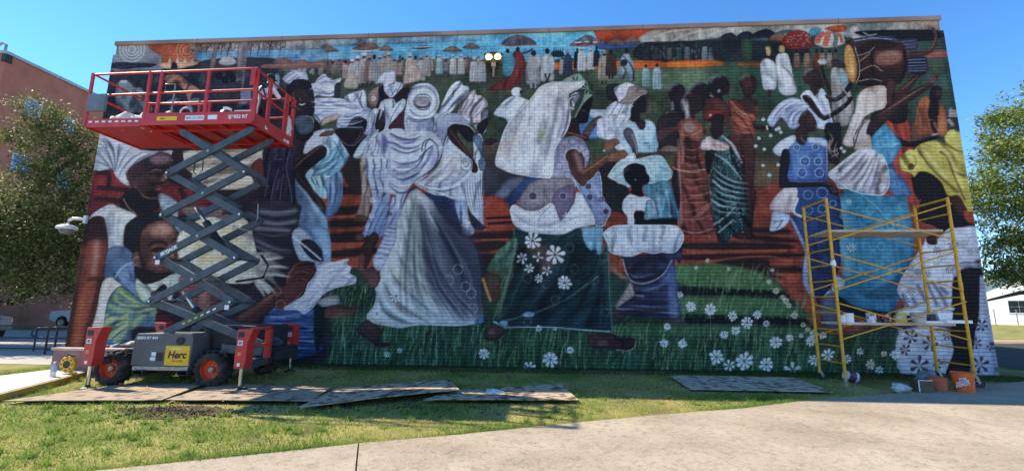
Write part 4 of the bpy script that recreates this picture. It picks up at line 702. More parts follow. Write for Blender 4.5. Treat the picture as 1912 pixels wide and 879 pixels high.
    f("735,300 830,290 910,300 910,430 860,560 850,640 790,800 740,880 700,880 770,700 780,590 740,440", (150, 166, 200), (110, 128, 176), folds=(75, 20, .45, 0)); f("745,880 800,720 860,580 910,560 900,700 860,880", (110, 140, 196), (80, 104, 160), folds=(115, 18, .5, 0)); f("855,880 900,740 930,600 990,560 1050,530 1010,640 980,760 970,880", (150, 164, 206), (110, 122, 176), folds=(105, 24, .3, 0)); fl(910, 715, 20, (50, 56, 90), 7); fl(785, 615, 24, (200, 210, 224), 7); fl(775, 735, 22, (180, 200, 220), 7)
    f("715,290 760,180 840,110 900,90 905,200 910,300 830,300 760,290", (190, 192, 206), (160, 164, 194), folds=(80, 34, .3, 0), line=((218, 220, 230), 1)); l("890,120 870,200 860,260", (50, 56, 96), 10, .6, soft=4)
    f("870,110 920,85 990,80 1040,100 1130,95 1230,105 1290,170 1310,240 1260,340 1200,400 1090,480 1060,520 990,570 920,570 860,545 880,470 910,380 910,280 900,200", (192, 200, 218), (166, 176, 210), mot=1.2, rim=.2)
    l("910,120 1000,150 1110,130|890,180 1000,200 1110,170|920,225 1000,250 1070,235", (60, 66, 104), 4, .85, soft=1); l("920,140 1000,170 1110,150|900,205 1000,225 1100,200", (120, 128, 176), 8, .5, soft=3); l("1150,250 1160,190 1190,165 1220,160|1130,300 1190,240 1260,190", (46, 50, 76), 3, .85); l("1090,400 1190,320 1230,220 1290,200|930,400 1010,360 1080,390 950,430|1000,480 1100,430 1180,340|900,480 1000,520 1080,480", (80, 86, 136), 5, .7, soft=2); l("1180,260 1150,330 1060,410|1220,170 1290,230", (222, 226, 234), 6, .7, soft=3); l("1220,230 1200,330", (90, 90, 170), 8, .6, soft=4)
    for x, y in ((1025, 355), (1095, 375), (1030, 490)): fl(x, y, 28, (110, 120, 160), 8, fat=.08)
    # right dancer of the trio with scroll cloth
    f("1320,200 1360,120 1420,200 1490,270 1540,300 1540,180 1580,120 1610,200 1630,330 1600,400 1600,600 1640,820 1560,800 1500,660 1400,600 1330,580 1240,570 1160,530 1100,480 1250,390 1300,300", (176, 182, 204), (150, 164, 192), folds=(105, 30, .34, .2), rim=.15, line=((214, 218, 228), 1)); f("1510,700 1600,790 1640,825 1540,825 1480,640", (40, 44, 60))
    f("1100,480 1250,400 1340,290 1430,260 1450,340 1440,420 1300,480 1160,520", (190, 182, 186), (176, 176, 196), folds=(130, 30, .25, 0)); l("1130,510 1280,510 1420,470 1500,400|1150,530 1300,545 1430,520", (96, 100, 130), 2.4, .7, soft=1); el(1482, 352, 44, 52, (196, 198, 208)); ring(1482, 352, 42, (70, 72, 96), 1.6, .8, clip=0); ring(1480, 345, 20, (60, 60, 84), 2, .9, clip=0, a0=-180, a1=120); l("1530,380 1480,440 1400,500", (214, 216, 224), 5, .8, soft=1, clip=0)
    f("1340,90 1390,80 1430,150 1490,230 1530,290 1570,370 1560,410 1520,400 1530,330 1470,270 1390,200 1350,150", (44, 31, 34)); l("1420,95 1440,160 1500,250 1540,310", (104, 74, 70), 1.8, .8); for_dots = ((1415, 285), (1425, 350), (1395, 228), (1405, 430))
    for x, y in for_dots: fl(x, y, 20, (220, 222, 228), 7)
    f("1530,150 1580,130 1620,230 1630,340 1590,400 1570,330 1590,280", (76, 96, 120), mot=2.5)
    f("1400,610 1480,620 1500,760 1540,830 1530,870 1470,880 1440,800 1410,700", (110, 130, 170), (140, 160, 190), folds=(85, 22, .4, 0)); fl(1482, 795, 34, (214, 220, 230), 7)
    # wide white skirt
    at(500, 440)
    f("960,-80 1010,-220 1060,-320 1110,-350 1180,-300 1240,-240 1300,-150 1380,-60 1440,0 1500,20 1560,120 1590,260 1590,420 1610,600 1590,650 1400,670 1140,660 1000,685 880,670 760,640 740,590 790,520 810,440 800,360 850,240 900,120 940,20", (190, 196, 204), (150, 156, 168), ang=20, mot=1.2, rim=.2, rimw=8)
    for s_, c_, w_, a_ in (("1240,-250 1330,-130 1440,20 1530,200 1570,420 1590,620", (42, 44, 60), 46, .85), ("1200,-220 1300,-40 1420,160 1500,380 1540,600", (50, 54, 72), 40, .8), ("1180,-120 1260,60 1380,260 1460,480 1480,640", (58, 60, 76), 34, .8), ("1150,40 1220,200 1340,400 1420,620", (70, 70, 80), 26, .75),
                          ("1060,-300 1140,-120 1250,60 1330,240", (84, 100, 110), 7, .8), ("1030,-200 1080,-20 1180,160 1300,340", (70, 84, 84), 6, .8), ("1010,-60 1050,100 1160,270 1320,460", (84, 92, 100), 7, .75), ("960,100 1010,210 1130,350 1300,540", (96, 100, 96), 7, .75), ("900,230 960,330 1090,460 1260,610", (90, 96, 92), 7, .75), ("860,340 920,450 1030,550 1180,640", (80, 86, 84), 8, .75), ("830,460 870,560 980,630 1090,655", (64, 70, 74), 7, .75), ("1130,-280 1200,-160 1320,40 1440,280 1500,480", (36, 40, 60), 8, .7), ("1240,-140 1360,80 1480,330", (30, 30, 44), 6, .7)):
        l(s_, c_, w_, a_, soft=2 if w_ < 10 else 7, taper=2)
    for s_, c_, w_ in (("1050,-260 1110,-80 1220,100 1300,260", (222, 226, 226), 7), ("1015,-130 1060,50 1170,220 1330,420", (220, 224, 222), 8), ("980,20 1020,150 1130,300 1290,480", (224, 224, 220), 8), ("930,160 980,270 1110,410 1270,580", (226, 222, 212), 8), ("880,280 940,390 1060,510 1210,625", (222, 224, 222), 8), ("840,400 890,510 1000,600 1120,650", (214, 222, 226), 7), ("1110,-330 1180,-200 1280,-20", (200, 206, 210), 5), ("1440,140 1520,330 1560,560", (110, 112, 130), 3), ("1300,-60 1420,140 1500,330", (96, 104, 130), 3), ("1180,160 1300,340 1400,520", (140, 150, 170), 3)): l(s_, c_, w_, .8, soft=2, taper=2)
    l("910,190 990,330 1100,440", (206, 186, 140), 9, .55, soft=4, taper=2); l("1180,300 1280,420 1380,560|1060,420 1180,540 1260,600", (96, 150, 206), 4, .7, soft=1, taper=2); l("1030,120 1110,240 1200,340|850,500 930,590 1040,640", (84, 124, 100), 5, .6, soft=2, taper=2); l("900,440 980,540 1080,610", (120, 100, 80), 5, .6, soft=2, taper=2)
    l("750,620 860,660 1000,680 1140,660 1400,668 1590,645", (176, 184, 196), 2.6, .8); f("1540,640 1600,600 1615,610 1600,650 1560,655", (60, 120, 190)); l("760,600 820,640 900,664", (160, 130, 100), 6, .6, soft=3)
    for x, y, q in ((960, 450, 52), (1100, 385, 50), (815, 580, 40)): fl(x, y, q, (226, 226, 228), 9, mid=(70, 60, 60), fat=.13)
    for x, y in ((1195, 575), (1320, 610), (1395, 545), (1530, 545), (1505, 625), (1345, 430), (1250, 400), (1520, 430), (1350, 330), (1480, 380), (1420, 250)): ring(x, y, 36, (170, 172, 186), 1.1, .7)
    for x, y in ((1050, -10), (1070, -180), (1190, -190), (1220, -250)): fl(x, y, 24, (140, 140, 150), 7, fat=.1)
    # feet below
    f("660,700 690,660 750,625 790,660 850,700 830,780 915,800 900,825 810,825 770,790 690,740", (72, 54, 52), (50, 38, 40), rim=.3); f("690,290 720,265 780,230 830,260 840,330 800,390 740,350", (66, 48, 50), (100, 70, 66)); f("785,190 800,140 870,80 930,60 900,160 840,260 800,240", (150, 158, 190), folds=(10, 14, .45, 0)); f("815,120 860,20 880,-60 950,-80 960,20 920,110 850,170", (140, 150, 190), folds=(15, 14, .45, 0)); f("670,230 680,150 700,125 722,150 720,220 735,260 690,260", (96, 62, 58)); f("690,110 740,20 800,-30 830,20 790,100 760,200 720,250 725,150", (54, 38, 36)); f("655,0 690,-20 720,0 700,40 660,30", (90, 60, 54))
    f("360,520 400,470 520,440 530,500 480,520 400,530", (120, 110, 100), (150, 160, 170)); f("415,600 420,570 440,530 520,515 600,525 680,525 680,550 600,600 470,615", (66, 46, 46), (110, 76, 72), rim=.2); l("540,530 660,545|560,545 660,560", (34, 24, 26), 1.4)
D1, D2, LT, PU = (44, 48, 72), (90, 98, 134), (210, 213, 220), (108, 112, 160)
def S(lines, c, w, al=.85, soft=0, taper=2): l(lines, c, w, al, soft=soft, clip=0, taper=taper)
def detail_left_centre():
    at(480, 120, 3.14)
    # headwraps
    S("300,160 330,140 365,150 360,190|345,112 380,78 430,70|360,120 400,100 470,104|380,150 420,172 462,150|310,185 340,170|430,110 455,98 488,92|515,190 550,170 600,158|560,196 590,170 610,155|600,200 612,175 618,155|545,205 575,185", D2, 2.2)
    S("310,150 335,135 360,140|372,108 400,88 440,84|388,140 420,150 450,138|530,185 560,168|620,200 626,170", LT, 2.4)
    S("310,206 400,222 500,216 600,222|318,232 420,246 520,240 640,256|335,262 420,262 500,262|350,300 400,276 468,284", D2, 2.4, .8); S("312,218 400,234 520,228|325,248 420,254 540,252|480,262 560,270 640,262", LT, 2.2, .8); S("320,280 360,320 376,350", D1, 3)
    S("474,316 540,306 610,282 655,262|476,344 550,340 620,318|480,330 560,322 640,290", D2, 2.6, .85); S("478,326 550,314 630,278|480,356 560,350 624,330", LT, 2.4, .7)
    f("222,160 250,140 290,148 302,190 298,230 275,256 245,252 225,215", (58, 46, 48), (40, 32, 36)); S("228,182 244,178|268,180 288,176", (20, 14, 18), 4, .9); S("232,184 242,182|272,183 284,180", (190, 184, 180), 1.6, .9); S("256,186 252,212 262,218", (104, 80, 76), 2.4, .9); S("244,232 264,238 286,228", (206, 200, 198), 2.6, .95); S("240,228 264,230 288,222", (30, 18, 22), 1.6, .9); S("226,170 246,166|266,168 290,164", (18, 14, 18), 2.4, .9)
    S("470,375 520,368 600,372 626,368", (120, 126, 160), 2, .8); S("612,372 606,410 590,440 570,462 540,470", (110, 84, 80), 2, .8, 1); S("560,440 580,436|566,452 584,448", (90, 62, 60), 1.8, .8)
    # bending woman
    S("330,620 390,604 450,560 500,512|300,645 370,644 440,604 500,556|352,598 420,574 466,520 476,450|430,430 470,480 500,540 520,560", (48, 84, 104), 3.2, .8, 1); S("340,632 400,618 470,570|370,590 430,556 462,480|300,660 320,700 340,760|480,440 520,520 528,555", (176, 216, 226), 2.6, .75, 1); S("310,650 330,690 350,720|340,660 355,700 370,730|370,650 385,690 395,720", (40, 66, 80), 3, .8); S("425,690 430,740 424,820|450,670 465,740 450,840|480,650 490,720 480,800", (34, 52, 92), 4, .7, 1); S("438,680 446,740 436,830|490,640 500,700", (140, 176, 214), 2.4, .7, 1); S("280,520 310,440 360,396", (210, 214, 224), 3, .8, 1); S("225,690 290,760 340,840 360,878", (150, 190, 226), 5, .7, 2)
    S("205,615 270,560 360,490 400,480", (112, 80, 74), 2.4, .8, 1); S("225,640 280,700 340,770 385,820", (84, 58, 56), 2, .8, 1)
    # trio: rolled hood
    S("905,262 888,215 915,155 975,128 1035,152 1058,214 1036,276", D2, 6, .55, 2); S("925,250 918,212 945,182 990,178 1022,205 1020,245", D1, 2.6, .8); S("932,236 958,254 998,250 1016,214", D1, 4, .9); S("930,226 960,240 995,236", (196, 190, 190), 3, .8, 1); S("920,258 960,282 1014,272 1046,236", LT, 5.5, .9, 1); S("884,262 920,306 990,312 1054,262", LT, 4.5, .8, 1); S("872,292 925,326 1005,322 1040,300", D1, 3, .85); S("880,300 880,350 890,385|1010,330 1000,380", D2, 4, .7, 1); S("905,140 940,122 990,118 1030,130", LT, 5, .8, 1); S("950,330 948,375|985,330 975,380", PU, 6, .6, 2)
    S("742,210 748,260 735,330 722,370|790,205 800,240 790,260|850,215 800,290 770,360|815,210 806,250|668,290 690,300 680,360 650,400|650,330 672,336|640,360 670,366", D1, 2.6, .85); S("725,215 730,270 715,330|770,210 775,270|835,215 805,270 775,330|664,300 660,350", LT, 4, .75, 1); S("720,70 750,46 800,42|740,90 790,80|780,110 790,160 800,186|810,110 835,100", D2, 2.6, .8); S("716,92 760,66 806,60|800,130 812,170", LT, 3, .8, 1)
    # torso swags
    S("782,402 840,438 920,440 968,418|784,446 850,488 920,490 964,464|800,498 868,522 930,508 962,490|784,560 850,584 940,566 1000,505|990,476 978,530 940,596 870,636|1052,466 1062,540 1014,640 930,704|786,650 850,676 940,640 1000,560|766,706 830,752 900,742 940,712", D1, 3.6, .85, 1); S("780,416 840,452 920,452 972,428|784,462 850,504 924,502|800,576 868,600 950,580|800,620 860,648 930,626", PU, 6, .55, 2); S("790,392 850,424 930,424 980,400|786,434 850,472 920,474 975,446|800,486 866,508 940,494|1030,446 1040,520 1000,590 930,640|780,600 850,620 930,600|780,690 850,716 930,690", LT, 4.6, .85, 1); S("1008,444 990,466 984,500|1000,440 1030,450 1070,490", D1, 3.4, .9); S("1040,500 1036,560 1000,620", (96, 90, 180), 8, .6, 3)
    S("735,406 748,460 742,540", (56, 64, 116), 12, .7, 3); S("700,430 690,500 660,540|720,420 712,500 700,540|670,450 650,500 640,530", D2, 2.6, .8); S("632,545 700,552 772,548", LT, 2.4, .9)
    for k in range(9): S("%d,%d %d,%d %d,%d" % (648 + k * 3, 575 + k * 22, 690, 590 + k * 21, 765 - k * 2, 570 + k * 23), D2, 1.8, .7)
    for k in range(9): S("%d,%d %d,%d" % (615 + k, 570 + k * 22, 650 + k, 566 + k * 22), (84, 70, 66), 1.6, .7)
    # twisted wrap, arm and pleats of the right dancer
    S("1090,250 1130,190 1190,130|1110,290 1160,220 1230,150|1060,320 1110,280 1180,210 1240,160|1045,380 1060,330 1120,290|1140,150 1180,120 1200,112", D1, 3.2, .8, 1); S("1080,240 1120,180 1180,118|1100,270 1150,204 1215,145|1050,350 1080,310 1150,250", LT, 4, .75, 1); S("1200,310 1240,240 1280,170|1230,320 1290,250 1310,200|1260,325 1320,270 1340,230|1190,270 1215,215 1260,160|1290,200 1330,210 1350,250", (84, 74, 88), 3, .8, 1); S("1210,290 1250,220 1275,180|1245,315 1300,240 1320,215|1275,320 1335,265", (226, 214, 206), 3.2, .75, 1)
    S("1110,520 1060,600 985,664|1140,540 1090,640 1010,694|1180,570 1130,650 1050,706|1090,500 1050,570 975,650", (120, 110, 126), 2.6, .7, 1); S("930,690 1000,722 1100,730 1200,690 1262,606", LT, 3.4, .9); S("935,700 1010,738 1110,744 1210,706", D1, 2.4, .7); S("980,730 1060,750 1150,786 1250,800 1330,850", LT, 3, .8); S("1130,560 1110,620 1060,680|1160,560 1150,620", LT, 3, .7, 1)
    for k in range(8): S("%d,%d %d,%d %d,%d" % (1215 + k * 15, 690 - k * 16, 1222 + k * 15, 770 - k * 5, 1250 + k * 12, 872), (70, 84, 112), 2, .75); S("%d,%d %d,%d" % (1222 + k * 15, 690 - k * 16, 1232 + k * 14, 790), (206, 212, 222), 1.6, .6)
    for k in range(26): S("%d,%d %d,%d" % ((lambda a, b: (a, b, a + 16, b + 6))(1290 + prng.randint(0, 40), 440 + prng.randint(0, 180))), (170, 186, 200), 1.4, .7)
    S("1115,365 1170,440 1230,520 1290,590", (110, 80, 74), 2.4, .8, 1); S("1100,350 1160,346 1240,360 1280,400", LT, 2, .8)

def detail_skirt():
    at(500, 440)
    rr = prng
    for k in range(34):
        t = k / 33.; x0, y0 = 1090 + 60 * t + rr.uniform(-20, 20), -320 + 90 * t + rr.uniform(-20, 40); x1 = 800 + 780 * t + rr.uniform(-18, 18); y1 = 600 + 50 * math.sin(t * 2.2) + rr.uniform(-50, 10)
        x1 += 190 * (1 - t); mx, my = x0 * .62 + x1 * .38 - 60 * (1 - t), y0 * .40 + y1 * .60 + 20
        dk = [(74, 82, 84), (60, 70, 78), (96, 100, 96), (52, 58, 76), (84, 96, 84)][k % 5] if t < .62 else [(30, 32, 46), (44, 46, 62), (24, 24, 36)][k % 3]
        S("%.0f,%.0f %.0f,%.0f %.0f,%.0f" % (x0, y0, mx, my, x1, y1), dk, rr.uniform(3, 8), .42, 2)
        lt = [(214, 218, 214), (190, 202, 208), (206, 196, 170), (150, 180, 200)][k % 4] if t < .5 else (104, 110, 132)
        S("%.0f,%.0f %.0f,%.0f %.0f,%.0f" % (x0 + 8, y0 + 30, mx + 16, my + 12, x1 + 14, y1 - 20), lt, rr.uniform(2, 4.5), .42, 1.5)
def detail_right():
    at(1220, 120, 3.14)
    # headwrap of the woman in blue
    f("668,332 700,272 752,220 815,198 880,214 915,250 900,268 868,290 850,330 846,372 800,376 786,352 768,330 745,312 700,368", (176, 188, 226), (132, 150, 206), folds=(150, 60, .2, .2)); S("690,350 740,270 820,220|715,340 765,270 850,225|760,300 800,260 880,235|790,345 800,300 860,255|820,365 826,310 880,262|770,330 790,300", (70, 78, 140), 3, .85, 1); S("680,330 730,262 800,212|735,300 790,240 860,215|808,350 816,300 870,250", LT, 3.4, .8, 1)
    f("900,270 930,290 948,320 958,344 944,356 950,376 936,392 905,396 890,350", (66, 46, 44), (44, 32, 34)); S("926,300 946,338|930,360 948,364", (120, 84, 76), 2, .8, 1); S("902,316 920,312", (16, 10, 14), 2.4, .9); el(853, 356, 4, 5, (214, 206, 190))
    S("860,420 880,450 905,462", (120, 130, 150), 2, .7); S("800,500 806,560 800,640 790,680|1000,480 1010,560 1006,680", (30, 54, 120), 5, .5, 2); S("830,460 850,560 840,670|900,480 910,600", (120, 160, 214), 6, .4, 3); S("1010,440 1018,500 1016,680", (160, 186, 226), 3, .6, 1)
    for k in range(5): S("%d,%d %d,%d" % (1016 + k * 13, 560 + k * 9, 1040 + k * 13, 540 + k * 10), (150, 124, 112), 1.6, .8)
    S("1030,400 1050,440 1020,480|1060,430 1030,500 1060,540|1080,450 1060,510 1090,560", (160, 136, 124), 1.6, .9)
    # drummer
    f("925,36 965,50 985,75 996,100 985,122 960,132 935,110", (58, 42, 42), (40, 30, 32)); S("948,70 962,66|958,104 980,106", (16, 10, 12), 2.2, .9); S("975,70 990,98", (118, 88, 82), 2, .8, 1); S("880,60 900,36 940,30", (120, 120, 122), 5, .6, 2); S("905,195 930,260 980,312 1040,290 1140,222", (92, 66, 62), 2.4, .8, 1); S("890,180 940,200 960,180 985,160|1010,210 1030,280 1040,340", LT, 2.4, .7, 1); S("960,240 975,300|1000,220 1010,300", (110, 130, 190), 4, .6, 2)
    S("1060,40 1064,140 1080,300|1100,60 1110,200 1120,340|1130,80 1140,220", (90, 88, 92), 4, .6, 2); S("1080,40 1086,150|1120,40 1126,180", (200, 200, 200), 4, .6, 2)
    # patterned shawl and big cloth
    S("1200,190 1190,300 1150,420|1230,160 1225,300 1190,420|1340,140 1350,220", (220, 214, 214), 5, .6, 2); S("1250,150 1245,260 1210,380|1290,140 1300,200", (130, 100, 88), 6, .5, 3); S("1205,380 1190,440 1180,480|1260,320 1215,370 1185,450", (36, 28, 32), 2.6, .8)
    S("1050,660 1130,590 1220,510|1090,690 1180,600 1250,520|1130,710 1210,620 1270,530|1170,740 1240,640 1290,540|1215,750 1270,640 1310,540|1265,760 1300,660 1325,560|1310,765 1335,660", (84, 80, 96), 4.5, .7, 1.5); S("1040,640 1120,570 1210,500|1075,675 1160,595 1240,515|1150,725 1225,630 1285,535|1195,745 1260,640 1300,545|1245,755 1290,650|1290,760 1320,640|1345,750 1350,640", (216, 214, 222), 4.5, .7, 1.5); S("1330,560 1340,640 1345,720", (150, 136, 110), 8, .5, 3); S("1030,640 1100,700 1180,745 1300,768 1380,766", LT, 2, .9)
    S("1380,360 1420,410 1448,458 1440,500 1400,570|1300,440 1340,420 1380,380", (30, 90, 140), 5, .5, 2); S("1340,470 1400,480 1440,460|1320,420 1380,430", (130, 196, 224), 3, .6, 1); S("1410,600 1460,660 1500,720|1390,640 1430,720", (40, 70, 140), 5, .6, 2)
    for x, y in ((1290, 610), (1310, 700), (1240, 680), (1400, 700), (1180, 610)): ring(x, y, 18, (150, 150, 170), 1.1, .6, clip=0)
    # brown group
    for cx, cy, rx, ry in ((140, 165, 50, 48), (270, 160, 52, 48), (385, 115, 55, 50), (225, 215, 55, 50)): S("%d,%d %d,%d %d,%d" % (cx - rx, cy, cx - rx * .6, cy - ry * .8, cx + rx * .1, cy - ry), (120, 120, 128), 4.5, .6, 2)
    S("430,130 446,150 440,165 446,178|330,160 322,178", (96, 72, 70), 2, .8, 1); S("300,190 312,210 308,230|240,250 246,262", (84, 62, 60), 2, .7, 1); S("110,205 116,250 100,275", (120, 116, 124), 3, .7, 1); S("195,200 200,260 190,330", (200, 186, 190), 5, .7, 2); S("170,340 190,380 220,400|240,350 235,390", (150, 130, 132), 4, .6, 2)
    f("535,95 575,95 592,130 580,170 560,195 540,180 528,140", (78, 50, 46), (52, 34, 34)); S("540,120 552,116|566,118 582,116", (20, 12, 14), 2.4, .9); S("556,125 552,150", (150, 112, 104), 3, .8, 1); S("545,165 570,165", (110, 60, 58), 2.6, .9); S("545,118 550,126", (190, 160, 150), 3, .7)
    for k in range(14): S("%d,%d %d,%d" % (450 + k * 10, 225 + k * 9, 462 + k * 10, 228 + k * 9), (190, 140, 116), 2, .8)
    S("455,215 500,270 560,300 605,296|460,240 510,300 590,330|480,340 540,370 590,376|470,390 540,400 600,396", (176, 124, 104), 1.6, .8); S("425,250 440,330 430,420", (66, 42, 40), 6, .8, 1)
    for k in range(8): S("%d,%d %d,%d %d,%d" % (170 + k * 3, 470 + k * 46, 230, 490 + k * 44, 300 + k * 4, 455 + k * 48), (60, 32, 32), 4, .6, 1); S("%d,%d %d,%d %d,%d" % (165 + k * 3, 486 + k * 46, 230, 505 + k * 44, 300 + k * 4, 470 + k * 48), (176, 124, 108), 1.8, .6)
    S("150,480 150,620 158,760|165,440 175,520 165,600", (190, 150, 140), 4, .6, 2); S("260,480 262,560 285,640", (40, 22, 24), 7, .7, 1); S("110,600 150,622 220,628 310,612", (190, 140, 122), 2, .9)
    for k in range(7): S("%d,%d %d,%d %d,%d %d,%d" % (345, 600 + k * 40, 400, 650 + k * 36, 480, 690 + k * 30, 565 + k, 700 + k * 30), (160, 190, 190), 3.2 - .2 * k, .75, 1); S("%d,%d %d,%d %d,%d" % (350, 622 + k * 40, 420, 680 + k * 36, 560, 722 + k * 30), (14, 24, 30), 4, .7, 1)
    for k in range(80): 
        a, b = prng.uniform(350, 520), prng.uniform(480, 640); S("%.0f,%.0f %.0f,%.0f" % (a, b, a + prng.uniform(-8, 8), b + prng.uniform(3, 9)), (190, 210, 208), 1.8, .7)
    S("300,420 340,450 400,470 450,490|290,470 350,490 420,500", (210, 180, 172), 3, .8, 1); S("320,440 360,455|360,470 400,480", (150, 70, 56), 3, .8, 1); S("420,430 470,480 520,580", (206, 200, 204), 3.4, .8, 1)

def detail_drummers():
    at(1340, 30)
    # drum carriers: fuller bodies and arms
    f("1270,640 1330,600 1400,620 1420,700 1400,790 1300,800 1250,720", (44, 32, 34), (34, 26, 30)); f("1318,640 1345,560 1420,500 1470,440 1545,424 1550,436 1500,462 1460,520 1410,600 1390,660", (70, 46, 42), (50, 34, 34), ang=0); S("1350,570 1430,505 1500,446", (150, 104, 92), 2.4, .8, 1)
    f("1130,800 1180,730 1270,690 1360,630 1450,570 1540,520 1590,490 1612,500 1600,525 1520,585 1420,650 1310,735 1220,830 1160,880 1110,880", (66, 44, 42), (40, 30, 32), ang=70, rim=.3); S("1200,740 1330,660 1460,575 1590,500", (160, 112, 98), 3, .75, 1); f("1585,505 1592,455 1610,438 1650,428 1660,438 1630,456 1640,470 1612,508", (96, 66, 60)); S("1606,480 1626,446 1652,436|1600,470 1608,446|1612,490 1640,462", (36, 24, 26), 1.8, .9)
    f("1425,275 1500,262 1560,262 1606,215 1618,150 1598,92 1625,90 1645,160 1635,225 1585,285 1500,305 1435,302", (92, 58, 52), (66, 42, 42)); S("1560,268 1612,218 1626,150", (150, 104, 92), 2, .7, 1)
    f("1268,480 1300,470 1326,490 1330,545 1300,600 1305,660 1262,650", (66, 44, 42)); S("1280,490 1284,520|1294,484 1300,516|1308,486 1314,516", (130, 100, 92), 1.6, .8)
    f("1500,640 1560,600 1585,640 1570,740 1600,880 1480,880 1480,760", (156, 96, 64), (130, 78, 56), folds=(85, 40, .2, 0)); f("1660,660 1700,720 1712,880 1640,880 1650,760", (150, 92, 62)); S("1520,660 1500,760 1490,870|1550,640 1530,760 1540,870", (90, 54, 44), 4, .6, 1)
    f("1636,540 1672,560 1676,596 1650,622 1630,600", (60, 44, 42)); S("1646,570 1660,568|1650,596 1666,594", (20, 12, 14), 2, .9)
def detail_centre():
    at(900, 220)
    S("330,-60 250,100 190,300|420,-120 340,60 280,280|520,-200 460,0 400,220 370,420|585,-200 560,-40 500,180 470,420|610,-150 600,20 545,200", (120, 116, 138), 4, .6, 2); S("380,-100 290,80 240,300|470,-160 400,40 340,300|560,-220 520,-20 450,220|150,220 130,320", (232, 230, 230), 6, .55, 3); S("640,-150 648,-40 620,80 585,150", (70, 72, 96), 4, .7, 1); S("660,-160 690,-180 720,-186|668,-130 684,-100 676,-60", LT, 2.6, .8)
    S("730,-70 760,-50 790,-40|740,-20 770,-10", (86, 60, 56), 2.4, .7, 1); S("660,260 680,300 700,380 720,460", (70, 44, 42), 4, .7, 2); S("640,260 660,380 720,470", (110, 74, 64), 2, .7, 1); S("600,180 640,160 720,170 770,220|580,220 560,300 545,400", (84, 82, 110), 4, .6, 2); S("720,520 790,620 850,740|760,500 850,600 900,700", (60, 74, 120), 5, .5, 2); S("830,470 860,560 930,680", (150, 180, 214), 4, .6, 2)
    S("230,700 330,770 440,795 560,775 700,730 820,720", (120, 120, 140), 3, .7, 1); S("250,740 350,810 470,835 600,820 740,780 830,770", (232, 232, 236), 3.4, .7, 1); S("430,700 440,780 430,830|640,700 620,790|740,640 760,740", (140, 140, 160), 3, .6, 1); S("300,520 280,600 300,670|450,470 470,560 500,640|380,480 350,540", (70, 66, 76), 4, .5, 2)
    at(900, 440)
    S("300,60 280,200 200,420 150,580|460,120 400,300 300,480 220,620|640,120 560,320 420,520|760,120 700,320 560,540 420,640|850,180 800,380 700,560 560,660|900,300 860,480 800,640|930,420 910,640", (14, 24, 30), 7, .55, 3); S("340,120 320,260 240,440 180,600|520,240 440,420 330,560|700,180 640,360 500,560|880,160 840,340 760,520|905,360 890,560 880,690", (62, 92, 92), 3.4, .55, 2); S("250,80 210,260 160,440 120,600", (120, 140, 110), 5, .6, 2)
    at(900, 220)
    S("950,420 1020,360 1100,310|970,450 1040,420 1110,360|1270,430 1340,440 1410,420|1300,360 1360,380 1400,400|1330,300 1370,350", (90, 130, 150), 2.6, .7, 1); S("1330,520 1370,620 1350,740|1290,520 1300,640 1310,740|1400,500 1440,620 1450,740", (36, 66, 90), 4, .6, 2); S("1360,500 1390,600 1400,740|1270,540 1285,640", (130, 190, 210), 3, .6, 1); S("1070,640 1110,600 1160,610|1080,700 1140,690|1200,620 1210,690", (120, 134, 160), 3, .7, 1)
    for k in range(8): S("%d,%d %d,%d" % (960 + k * 66, 820 + (k % 2) * 6, 975 + k * 62, 985), (110, 126, 160), 3.4, .6, 1.5); S("%d,%d %d,%d" % (990 + k * 64, 815, 1000 + k * 61, 990), (226, 230, 236), 3.4, .6, 1.5)
    at(900, 440)
    S("1080,300 1180,330 1300,300 1400,220|1120,480 1250,500 1400,500|1060,560 1200,560 1400,590", (18, 16, 24), 6, .6, 2); S("1080,270 1160,310 1290,280|1140,400 1260,400 1380,350|1080,520 1240,530 1440,540|1120,460 1220,456", (110, 116, 150), 2.6, .7, 1)

